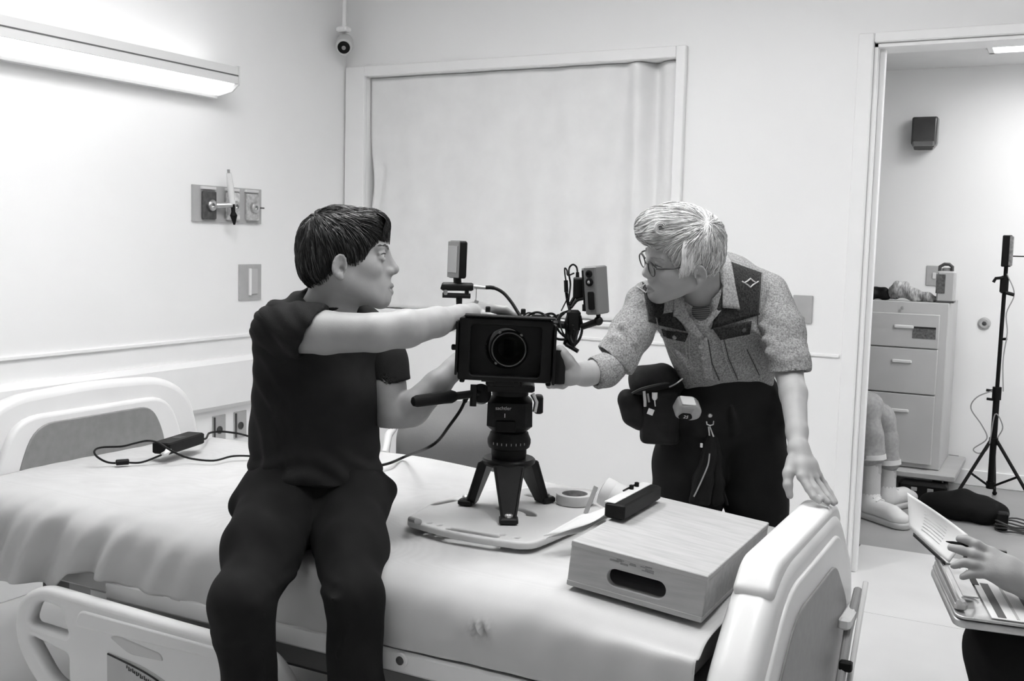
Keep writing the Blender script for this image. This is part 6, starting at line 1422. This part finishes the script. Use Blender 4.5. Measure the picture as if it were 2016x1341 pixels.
# ------------------------------------------------------------------ things worn at the belt of the standing person
NYL = mat('black_pouch_nylon', .012, .7, .2, 120, .3, 40, spec=.2)
t = thing('tool_pouch', tuple(V(-0.9935, 2.7778, 0.7782)), 'black tool pouch hanging at the hip of the fair-haired person', 'tool pouch')
def soft(name, prims, lohi, m, par, h_=.005, disp=None):
    S = SDF(lohi[0], lohi[1], h_)
    for kind, a in prims: getattr(S, kind)(*a)
    P, Q = S.mesh(disp); return link_mesh(name, np_mesh(name, P, Q), m, par)
RBX = np.stack([CR, np.array([0, 0, 1.0]), -CF], 1)
pc0 = V(-0.9921, 2.7864, 0.8518); bb = (pc0-.16, pc0+.16)
soft('pouch_body', [('box', (V(-0.9946, 2.7851, 0.8518), (.052, .075, .035), RBX, .010, 0)), ('cone', (V(-0.9879, 2.8079, 0.9257), V(-0.9489, 2.8428, 0.9540), .030, .026, .03)), ('cone', (V(-1.0193, 2.7653, 0.7888), V(-0.9650, 2.7935, 0.7847), .012, .012, .02))], bb, NYL, t)
soft('side_pocket', [('cone', (V(-1.0713, 2.7376, 0.8906), V(-1.0575, 2.7406, 0.8515), .028, .030, .02)), ('ell', (V(-1.0739, 2.7316, 0.9011), (.022, .022, .024), None, .01)), ('cone', (V(-1.0574, 2.7561, 0.8896), V(-1.0386, 2.7600, 0.8335), .028, .026, .02))], bb, NYL, t, .004)
soft('flap', [('cone', (V(-1.0416, 2.7550, 0.9597), V(-0.9981, 2.7901, 0.9682), .030, .032, .03)), ('cone', (V(-1.0372, 2.7265, 0.9376), V(-0.9716, 2.7799, 0.9544), .024, .026, .03)), ('box', (V(-1.0158, 2.7742, 0.9598), (.055, .022, .04), RBX, .02, .02))], bb, NYL, t, .004, lambda p, n: wavy(p, 111, 60, .002))
MB().tube(spline([V(-1.0447, 2.6979, 0.9191), V(-1.0210, 2.7039, 0.9331), V(-0.9856, 2.7261, 0.9449), V(-0.9522, 2.7671, 0.9517)], 6), .0035, 6).build('flap_piping', mat('pouch_piping', .03, .5), t, smooth=True)
MB().tube(spline([V(-0.9550, 2.7473, 0.9396), V(-0.9360, 2.7414, 0.9503), V(-0.9267, 2.7472, 0.9588), V(-0.9199, 2.7516, 0.9659)], 5), .0022, 6).build('zip_edge', STEEL, t, smooth=True)
def toolb(name, label, cat, parts):
    tt_ = thing(name, tuple(parts[0][1][-1]), label, cat)
    for nm, pts, r_, m in parts: MB().tube(pts, r_, 12).build(nm, m, tt_, smooth=True)
toolb('marker_pen', 'slim pale marker pen sticking up from the left of the tool pouch', 'pen', [('barrel', [V(-1.0175, 2.7186, 0.9261), V(-1.0132, 2.7179, 0.8985), V(-1.0140, 2.7216, 0.8839)], .0042, mat('pale_barrel', .6, .4)), ('cap', [V(-1.0084, 2.7227, 0.9194), V(-1.0042, 2.7258, 0.8955)], .003, GREYMET)])
toolb('screwdriver', 'white-handled screwdriver in the middle of the tool pouch', 'screwdriver', [('handle', [V(-0.9896, 2.7273, 0.9234), V(-0.9886, 2.7262, 0.9082), V(-0.9883, 2.7258, 0.9026)], [.0080, .0078, .0040], mat('white_handle', .75, .35)), ('shaft', [V(-0.9883, 2.7258, 0.9026), V(-0.9876, 2.7299, 0.8853)], .0025, CHROME)])
o = MB().box((0, 0, 0), (.0165, .0165, .0015), frame(V(-0.9919, 2.7070, 0.8724), norm(dirc(.92, -.35, .1)), norm(dirc(.35, .92, .1)), norm(dirc(-.1, -.1, 1))), .0004).build('paper_tag', PAPER, None, tuple(V(-0.9919, 2.7070, 0.8724))); tag(o, 'small white square tag on the front of the tool pouch', 'tag')
# tape measure
TMc = V(-0.8974, 2.7326, 0.8908)
t = thing('tape_measure', tuple(TMc), 'shiny silver tape measure marked 25 clipped to the belt', 'tape measure')
tx, tz = norm(dirc(.97, -.12, -.2)), None; tn = norm(dirc(.12, -.62, .78)); tn = norm(tn-tx*(tx@tn)); ty = np.cross(tn, tx)
MT = frame(TMc, tx, ty, tn)
SILV = mat('silver_case', .36, .3, .02, 80, .15, 30, spec=.6)
plate_obj('case', [roundpoly([(-.034, -.020), (-.030, .022), (.014, .026), (.036, .010), (.038, -.018), (.020, -.030), (-.018, -.030)], .010, 5)], .042, .006, MT, SILV, t, res=3)
plate_obj('face_label', [roundpoly([(-.022, -.018), (-.014, -.004), (.012, -.004), (.020, -.018), (.012, -.026), (-.014, -.026)], .006, 4)], .003, .0005, frame(xf(MT, (-.004, .0, .0215)), tx, ty, tn), BLACK, t)
text_obj('size_number', '25', .0145, frame(xf(MT, (-.004, -.0155, .0234)), tx, ty, tn), PAPER, t)
MB().box((-.006, .024, .002), (.040, .006, .034), MT, .002).build('top_bumper', mat('bright_bumper', .8, .25), t)
tl = MB()
for k in range(5): tl.box((-.006, .012-.0045*k, .0216), (.034-.002*k, .0012, .0006), MT)
tl.build('printed_line', GREYMET, t)
# clip, keys and hanging gloves
t = thing('key_clip', tuple(V(-0.8476, 2.7828, 0.8499)), 'small round belt clip with hanging links below the tape measure', 'clip')
MB().lathe([(.0, -.003), (.0058, -.003), (.0062, 0), (.004, .003), (.0, .0035)], 16, lookframe(V(-0.8472, 2.7792, 0.8673), -norm(V(-0.8472, 2.7792, 0.8673)-CAM_POS))).build('stud', STEEL, t, smooth=True)
MB().tube([V(-0.8547, 2.7735, 0.8505), V(-0.8529, 2.7735, 0.8423), V(-0.8454, 2.7772, 0.8398), V(-0.8382, 2.7813, 0.8427), V(-0.8376, 2.7826, 0.8524)], .0018, 8).build('ring', STEEL, t, smooth=True)
MB().tube([V(-0.8489, 2.7751, 0.8369), V(-0.8448, 2.7746, 0.8122)], .0022, 8).build('link', STEEL, t, smooth=True); MB().tube([V(-0.8464, 2.7764, 0.8370), V(-0.8348, 2.7795, 0.8097)], .0022, 8).build('link', STEEL, t, smooth=True)
gcen = V(-0.8513, 2.8001, 0.7125)
t = thing('work_gloves', tuple(V(-0.8453, 2.7936, 0.6220)), 'pair of black work gloves hanging from the belt clip between the legs', 'gloves')
soft('glove', [('chain', ([V(-0.8451, 2.7905, 0.8041), V(-0.8480, 2.7889, 0.7504), V(-0.8574, 2.7772, 0.6876), V(-0.8638, 2.7631, 0.6400)], [.012, .020, .024, .018], .01)), ('cone', (V(-0.8564, 2.7730, 0.6956), V(-0.8805, 2.7535, 0.6326), .016, .010, .012)), ('cone', (V(-0.8469, 2.7765, 0.6820), V(-0.8434, 2.7727, 0.6295), .016, .011, .012))], (gcen-.16, gcen+.16), mat('glove_leather', .008, .6, .3, 80, .4, spec=.15), t, .004, lambda p, n: wavy(p, 121, 70, .0025))
soft('glove', [('chain', ([V(-0.8489, 2.8220, 0.7988), V(-0.8414, 2.8251, 0.7378), V(-0.8347, 2.8218, 0.6748), V(-0.8350, 2.8109, 0.6269)], [.012, .020, .022, .016], .01)), ('cone', (V(-0.8333, 2.8170, 0.6760), V(-0.8176, 2.8201, 0.6274), .014, .010, .012))], (gcen-.16, gcen+.16), MATS['glove_leather'], t, .004, lambda p, n: wavy(p, 122, 70, .0025))
MB().tube(spline([V(-0.8395, 2.7643, 0.7654), V(-0.8403, 2.7573, 0.7357), V(-0.8496, 2.7465, 0.7015), V(-0.8595, 2.7369, 0.6712), V(-0.8678, 2.7302, 0.6490)], 5), .0022, 6).build('seam', GREYMET, t, smooth=True)
MB().tube([V(-0.8234, 2.8223, 0.6762), V(-0.8052, 2.8266, 0.6277), V(-0.8018, 2.8269, 0.6138)], .004, 6).build('strap', BLACK, t, smooth=True)
MB().box((0, 0, 0), (.007, .004, .012), lookframe(V(-0.8626, 2.7623, 0.7855), EZ), .001).build('tag', PAPER, t)

# ------------------------------------------------------------------ person with clipboard at the right edge (mostly outside the frame)
wri = thing('person', (.25, 2.0, 0), 'person at the right edge with pen and clipboard, only hand and dark knee showing', 'person')
wr = V(-0.0286, 2.0284, 0.7525); el = V(.32, 1.83, .84)
lo, hi = bbox([wr, el, V(-0.1693, 2.0345, 0.8110), V(-0.1519, 2.0157, 0.7623), V(.55, 2.3, 1.5), V(.35, 1.8, .9)], .06); lo[2] = .66
S = SDF(lo, hi, .0034)
S.chain([wr, wr*.5+el*.5, el, V(.45, 1.83, 1.14)], [.028, .036, .042, .046], .015)
S.cone(V(.46, 2.0, .75), V(.44, 2.0, 1.10), .11, .13, .04); S.cone(V(.44, 2.0, 1.13), V(.43, 2.0, 1.27), .06, .055, .04)
S.chain([V(.45, 2.18, 1.14), V(.36, 2.26, .90), V(.20, 2.19, .80), V(.15, 2.16, .775)], [.046, .042, .030, .027], .02); S.ell(V(.11, 2.145, .76), (.045, .032, .02), None, .015)
for k in range(4): finger(S, [V(.09, 2.17-.019*k, .762), V(.055, 2.168-.019*k, .764), V(.03, 2.164-.019*k, .752)], .0098, .0075)
finger(S, [V(.125, 2.115, .758), V(.095, 2.095, .756), V(.07, 2.085, .748)], .0125, .009)
MWr = frame(V(.40, 2.0, 1.35), norm(V(0, 1, 0)), norm(V(-.9, 0, -.43)), norm(V(-.43, 0, .9))); head_sdf(S, MWr); face_details(MWr, 1.0, wri, BROW, (0, 1, -.4), .003)
kn = [V(-0.0950, 2.0322, 0.7954), V(-0.0952, 2.0196, 0.7848), V(-0.0940, 2.0111, 0.7743), V(-0.0898, 2.0055, 0.7647)]
for q in kn: S.cone(wr, q*.55+wr*.45, .022, .018, .014); S.cone(q*.55+wr*.45, q, .018, .0125, .012)
finger(S, [kn[0], V(-0.1203, 2.0260, 0.8095), V(-0.1368, 2.0293, 0.8145), V(-0.1486, 2.0288, 0.8147)], .0098, .0072)
finger(S, [kn[1], V(-0.1218, 2.0145, 0.7937), V(-0.1446, 2.0143, 0.7984), V(-0.1608, 2.0151, 0.8002)], .0098, .0072)
finger(S, [kn[2], V(-0.1186, 2.0076, 0.7776), V(-0.1376, 2.0046, 0.7789), V(-0.1526, 1.9994, 0.7722)], .0094, .0070)
finger(S, [kn[3], V(-0.1126, 2.0047, 0.7628), V(-0.1277, 1.9988, 0.7609), V(-0.1371, 1.9955, 0.7555)], .0085, .0064)
finger(S, [V(-0.0675, 2.0501, 0.7749), V(-0.0978, 2.0603, 0.7859), V(-0.1231, 2.0545, 0.7926), V(-0.1395, 2.0441, 0.7973)], .0140, .0085)
P, Q = S.mesh(); link_mesh('body', np_mesh('body', P, Q), SKIN, wri); del S
S = SDF((.16, 1.65, .6), (.70, 2.40, 1.28), .009)
S.cone(V(.46, 2.0, .70), V(.44, 2.0, 1.10), .145, .155, .04); S.cone(V(.45, 1.83, 1.14), V(.36, 1.83, .92), .066, .058, .04); S.cone(V(.45, 2.18, 1.14), V(.38, 2.25, .94), .066, .058, .04); S.ell(V(.43, 2.0, 1.29), (.065, .065, .08), None, .01, 'cut')
P, Q = S.mesh(lambda p, n: wavy(p, 131, 30, .004)); link_mesh('shirt', np_mesh('s', P, Q), TEE, wri)
S = SDF((.2, 1.85, 1.24), (.58, 2.15, 1.55), .006); S.ell(V(.425, 2.0, 1.375), (.108, .088, .095), None, 0); S.ell(V(.46, 2.0, 1.32), (.07, .072, .075), None, .02); S.ell(V(.32, 2.0, 1.30), (.085, .12, .085), None, .005, 'cut'); S.ell(V(.40, 1.91, 1.31), (.035, .03, .035), None, .004, 'cut'); S.ell(V(.40, 2.09, 1.31), (.035, .03, .035), None, .004, 'cut')
P, Q = S.mesh(); link_mesh('hair', np_mesh('h', P, Q), HAIR, wri)
kne = V(-0.0582, 2.0923, 0.5936); S = SDF((-.25, 1.8, .03), (.66, 2.45, .82), .008)
for dy in (0, .17):
    k_ = kne+V(.02*(dy > 0), dy, 0); S.chain([V(.46, 2.0+dy*.6, .66), k_], [.095, .078], .03); S.chain([k_, k_*.5+V(.04, k_[1], .06)*.5, V(.06, k_[1]+.0, .10)], [.078, .064, .052], .02)
P, Q = S.mesh(lambda p, n: wavy(p, 141, 28, .004)); link_mesh('trousers', np_mesh('t', P, Q), mat('black_trousers', .010, .9, .1, 300, .2, spec=.1), wri)
for dy in (0, .17):
    c = V(.06, kne[1]+dy, 0); S = SDF(c-V(.30, .1, .05), c+V(.12, .1, .16), .009); S.cone(c+V(.03, 0, .045), c+V(-.13, 0, .04), .044, .042, .02); S.ell(c+V(-.17, 0, .035), (.06, .045, .033), None, .02); S.cone(c+V(.0, 0, .05), c+V(0, 0, .12), .042, .04, .02); S.halfcut(V(0, 0, .002), (0, 0, -1))
    P, Q = S.mesh(); link_mesh('shoe', np_mesh('shoe', P, Q), SHOE, wri)
# pen
t = thing('pen', tuple(V(-0.1700, 2.0169, 0.8095)), 'dark pen held in the hand at the right edge', 'pen')
pa, pb = V(-0.1703, 2.0201, 0.8087), V(-0.0719, 2.0476, 0.7943); pd = norm(pb-pa)
MB().tube([pa, pa+pd*.012, pa+pd*.03, pb], [.0008, .0030, .0042, .0042], 10).build('barrel', BLACK, t, smooth=True)
MB().tube([pb-pd*.035+V(0, 0, .005), pb+V(0, 0, .005)], .0014, 6).build('clip', STEEL, t, smooth=True)
# clipboard with printed form and a page turned over
A_, B_ = V(-.203, 2.122, .740), V(-.138, 1.915, .710)
vy = norm(A_-B_); vx = V(1, 0, -.10); vx = norm(vx-vy*(vx@vy)); vn = np.cross(vx, vy); LW = np.linalg.norm(A_-B_)
MBd = frame(B_-vn*.0, vx, vy, vn)
t = thing('clipboard', tuple(B_), 'silver box clipboard resting on the lap at the right edge', 'clipboard')
ALU = mat('clipboard_aluminium', .5, .35, .05, 150, .1, 40, metal=.7)
plate_obj('case', [rrect(.16, LW/2, .32, LW, .018, 5)], .014, .004, frame(xf(MBd, (0, 0, -.016)), vx, vy, vn), ALU, t, res=3)
plate_obj('lid', [rrect(.16, LW/2, .318, LW-.002, .016, 5)], .005, .002, frame(xf(MBd, (0, 0, -.004)), vx, vy, vn), ALU, t, res=2)
cl_ = MB().box((.012, LW/2, .007), (.022, LW*.82, .016), MBd, .004).build('clip_bar', ALU, t)
MB().tube([xf(MBd, (.006, LW*.08, .016)), xf(MBd, (.006, LW*.92, .016))], .005, 10).build('clip_spring', STEEL, cl_, smooth=True)
MB().box((.036, LW/2, .008), (.03, LW*.42, .003), MBd, .001).build('clip_jaw', ALU, cl_)
for y in (.18, .82): MB().tube([xf(MBd, (.016, LW*y, .016)), xf(MBd, (.040, LW*(y+.03), .012)), xf(MBd, (.046, LW*(y+.05), .006))], .0022, 6).build('wire', STEEL, cl_, smooth=True)
t = thing('printed_form', tuple(xf(MBd, (.05, .01, 0))), 'white form with dark printed bars held on the clipboard', 'paper')
MB().box((.185, LW/2-.004, .0005), (.25, LW-.022, .0016), MBd).build('sheet', PAPER, t)
GB = mat('printed_grey_bar', .10, .7)
for x, w_, g, y0, y1 in ((.078, .014, GB, .012, LW-.075), (.104, .005, mat('printed_light_bar', .40, .7), .012, LW-.02), (.135, .015, GB, .012, LW-.02)): MB().box((x, (y0+y1)/2, .0016), (w_, y1-y0, .0006), MBd).build('printed_bar', g, t)
MB().box((.062, LW-.06, .0016), (.012, .05, .0006), MBd).build('printed_bar', INK, t)
for k in range(6): MB().box((.165+.012*k, LW/2, .0016), (.0012, LW-.05, .0005), MBd).build('printed_line', MATS['printed_light_bar'], t)
cn = [V(-0.2498, 2.1603, 0.7913), V(-0.1665, 2.0643, 0.7583), V(-0.1375, 2.0686, 0.8143), V(-0.2602, 2.1841, 0.8528)]
U, W_ = np.meshgrid(np.linspace(0, 1, 16), np.linspace(0, 1, 12), indexing='ij')
Pg = cn[0]*((1-U)*(1-W_))[..., None]+cn[1]*(U*(1-W_))[..., None]+cn[2]*(U*W_)[..., None]+cn[3]*((1-U)*W_)[..., None]
nrm_ = norm(np.cross(cn[1]-cn[0], cn[3]-cn[0])); Pg = Pg-nrm_*(.010*np.sin(U*math.pi)*np.sin(W_*math.pi*.9))[..., None]
t = thing('turned_page', tuple(cn[1]), 'white page turned up over the clipboard in front of the hall floor', 'paper')
o = link_mesh('sheet', grid_mesh(Pg), PAPER, t); solidify(o, .0012)
o = link_mesh('dark_edge_strip', grid_mesh(np.stack([Pg[2:15, 0]-CU*.003+CF*.002, Pg[2:15, 0]-CU*.010+CF*.004], 1)), INK, t); solidify(o, .001)  # dark strip along the lower edge of the turned page
sgn = 1 if (nrm_@(CAM_POS-cn[0])) > 0 else -1
for k in range(7):
    w_ = .22+.09*k; q = [Pg[int(3+10*f), 0]*(1-w_)+Pg[int(3+10*f), -1]*w_ for f in np.linspace(.1, .75, 6)]
    MB().tube([p-nrm_*(.010*math.sin(math.pi*(3+10*f)/15)*math.sin(w_*math.pi*.9))+nrm_*sgn*.0016 for p, f in zip(q, np.linspace(.1, .75, 6))], .0006, 4).build('printed_line', MATS['printed_light_bar'], t)

# ------------------------------------------------------------------ person sitting in the hall, legs showing beside the door frame
hal = thing('person', (-1.2, 5.5, 0), 'person sitting in the hall, only light jeans and pale sneakers visible past the door frame', 'person')
JEA = weave_mat('washed_jeans', .38, 300, .9, .2, .3, .12, 60); SOCK = mat('pale_sock', .5, .9, .2, 200, .1); SNK = mat('white_sneaker', .68, .5, .05, 80, .06); SOLE = mat('sneaker_sole', .5, .6)
k1, a1 = V(-0.8592, 5.4200, 0.5526), V(-0.8129, 5.4000, 0.2934); k2, a2 = V(-0.8133, 5.6200, 0.4737), V(-0.7703, 5.6200, 0.2339)
S = SDF((-1.55, 5.15, .05), (-.6, 5.85, 1.65), .009)
S.chain([k1, a1, a1+V(.01, 0, -.06)], [.05, .04, .036], .02); S.chain([k2, a2, a2+V(.01, 0, -.06)], [.05, .04, .036], .02)
S.cone(V(-1.30, 5.42, .56), k1, .075, .05, .02); S.cone(V(-1.30, 5.62, .56), k2, .075, .05, .02); S.cone(V(-1.32, 5.52, .58), V(-1.33, 5.52, 1.0), .12, .13, .05)
S.cone(V(-1.33, 5.52, 1.05), V(-1.32, 5.52, 1.2), .06, .05, .03); S.cone(V(-1.33, 5.35, 1.03), V(-1.2, 5.36, .75), .045, .035, .03); S.cone(V(-1.33, 5.69, 1.03), V(-1.2, 5.68, .75), .045, .035, .03)
head_sdf(S, frame(V(-1.30, 5.52, 1.30), V(0, -1, 0), V(1, 0, 0), V(0, 0, 1)))
P, Q = S.mesh(); link_mesh('body', np_mesh('b', P, Q), SKIN2, hal)
S = SDF((-1.6, 5.2, .12), (-.6, 5.85, .80), .007)
S.chain([k1, k1*.5+a1*.5, a1+V(0, 0, .02)], [.066, .062, .058], .03); S.chain([k2, k2*.5+a2*.5, a2+V(0, 0, .02)], [.062, .058, .056], .03)
S.cone(V(-1.30, 5.42, .56), k1, .09, .068, .04); S.cone(V(-1.30, 5.62, .56), k2, .09, .064, .04); S.ell(V(-1.34, 5.52, .56), (.15, .19, .11), None, .04)
P, Q = S.mesh(lambda p, n: wavy(p, 151, 40, .005)); link_mesh('jeans', np_mesh('j', P, Q), JEA, hal)
S = SDF((-1.6, 5.2, .5), (-1.05, 5.85, 1.15), .012); S.cone(V(-1.32, 5.52, .64), V(-1.33, 5.52, 1.0), .15, .155, .05); P, Q = S.mesh(); link_mesh('shirt', np_mesh('j', P, Q), TEE, hal)
S = SDF((-1.5, 5.35, 1.15), (-1.1, 5.7, 1.55), .01); S.ell(V(-1.325, 5.52, 1.335), (.11, .09, .09), None, 0); S.ell(V(-1.2, 5.52, 1.26), (.07, .12, .09), None, .005, 'cut'); P, Q = S.mesh(); link_mesh('hair', np_mesh('j', P, Q), HAIR, hal)
for a, ln in ((a1, V(-0.6681, 5.2893, 0.0300)), (a2, V(-0.7031, 5.7543, 0.0300))):
    MB().tube([a+V(0, 0, .028), a+V(.002, 0, .005)], [.062, .064], 20).build('trouser_cuff', mat('pale_cuff', .6, .9), hal, smooth=True)
    MB().tube([a+V(0, 0, .01), V(a[0], a[1], .12)], [.042, .046], 16).build('sock', SOCK, hal, smooth=True)
    hd_ = norm(V(*(ln-a)[:2], 0)); base = V(a[0], a[1], 0)
    S = SDF(np.minimum(base, ln)-V(.14, .14, .0)-V(0, 0, .02), np.maximum(base, ln)+V(.14, .14, .24), .006)
    S.cone(base+V(0, 0, .06), base+hd_*.15+V(0, 0, .055), .046, .046, .03); S.ell(base+hd_*.19+V(0, 0, .045), (.05, .05, .036), None, .02); S.cone(base+V(0, 0, .06), base+V(.0, 0, .12), .046, .046, .03); S.halfcut(V(0, 0, .03), (0, 0, -1))
    P, Q = S.mesh(); sh_ = link_mesh('sneaker', np_mesh('s', P, Q), SNK, hal)
    S = SDF(np.minimum(base, ln)-V(.14, .14, .02), np.maximum(base, ln)+V(.14, .14, .1), .006); S.cone(base+V(0, 0, .02), base+hd_*.20+V(0, 0, .02), .054, .052, .02); S.halfcut(V(0, 0, .032), (0, 0, 1)); S.halfcut(V(0, 0, .002), (0, 0, -1)); P, Q = S.mesh(); link_mesh('sole', np_mesh('s', P, Q), SOLE, hal)
    for k in range(4):
        c = base+hd_*(.045+.022*k)+V(0, 0, .118-.012*k); sd = np.cross(hd_, EZ); MB().tube([c-sd*.025-V(0, 0, .006), c+V(0, 0, .004), c+sd*.025-V(0, 0, .006)], .004, 6).build('lace', PAPER, hal, smooth=True)
t = thing('office_chair', (-1.3, 5.52, 0), 'dark office chair in the hall with one black caster showing beside the sneaker', 'chair')
MB().box((-1.32, 5.52, .435), (.44, .46, .05), ID, .02).build('seat', UPH, t); MB().box((-1.56, 5.52, .75), (.05, .42, .42), ID, .02).build('backrest', UPH, t)
MB().tube([(-1.32, 5.52, .12), (-1.32, 5.52, .41)], .03, 14).build('column', BLACK, t, smooth=True)
MB().tube([(-1.40, 5.52, .43), (-1.57, 5.52, .44), (-1.58, 5.52, .6)], .018, 10).build('back_stem', BLACK, t, smooth=True)
cw = V(-0.8822, 5.4427, 0.0000)
for k in range(5):
    a = math.atan2(cw[1]-5.52, cw[0]+1.32)+k*2*math.pi/5; r_ = math.hypot(cw[1]-5.52, cw[0]+1.32) if k == 0 else .30; e = V(-1.32+r_*math.cos(a), 5.52+r_*math.sin(a), .05)
    MB().tube([V(-1.32, 5.52, .13), e+V(0, 0, .05)], [.022, .015], 8).build('base_arm', BLACK, t, smooth=True)
    MB().lathe([(0, -.02), (.044, -.02), (.048, -.012), (.048, .012), (.044, .02), (0, .02)], 20, lookframe(e, (math.cos(a+1.2), math.sin(a+1.2), 0))).build('caster', RUBBER, t, smooth=True)
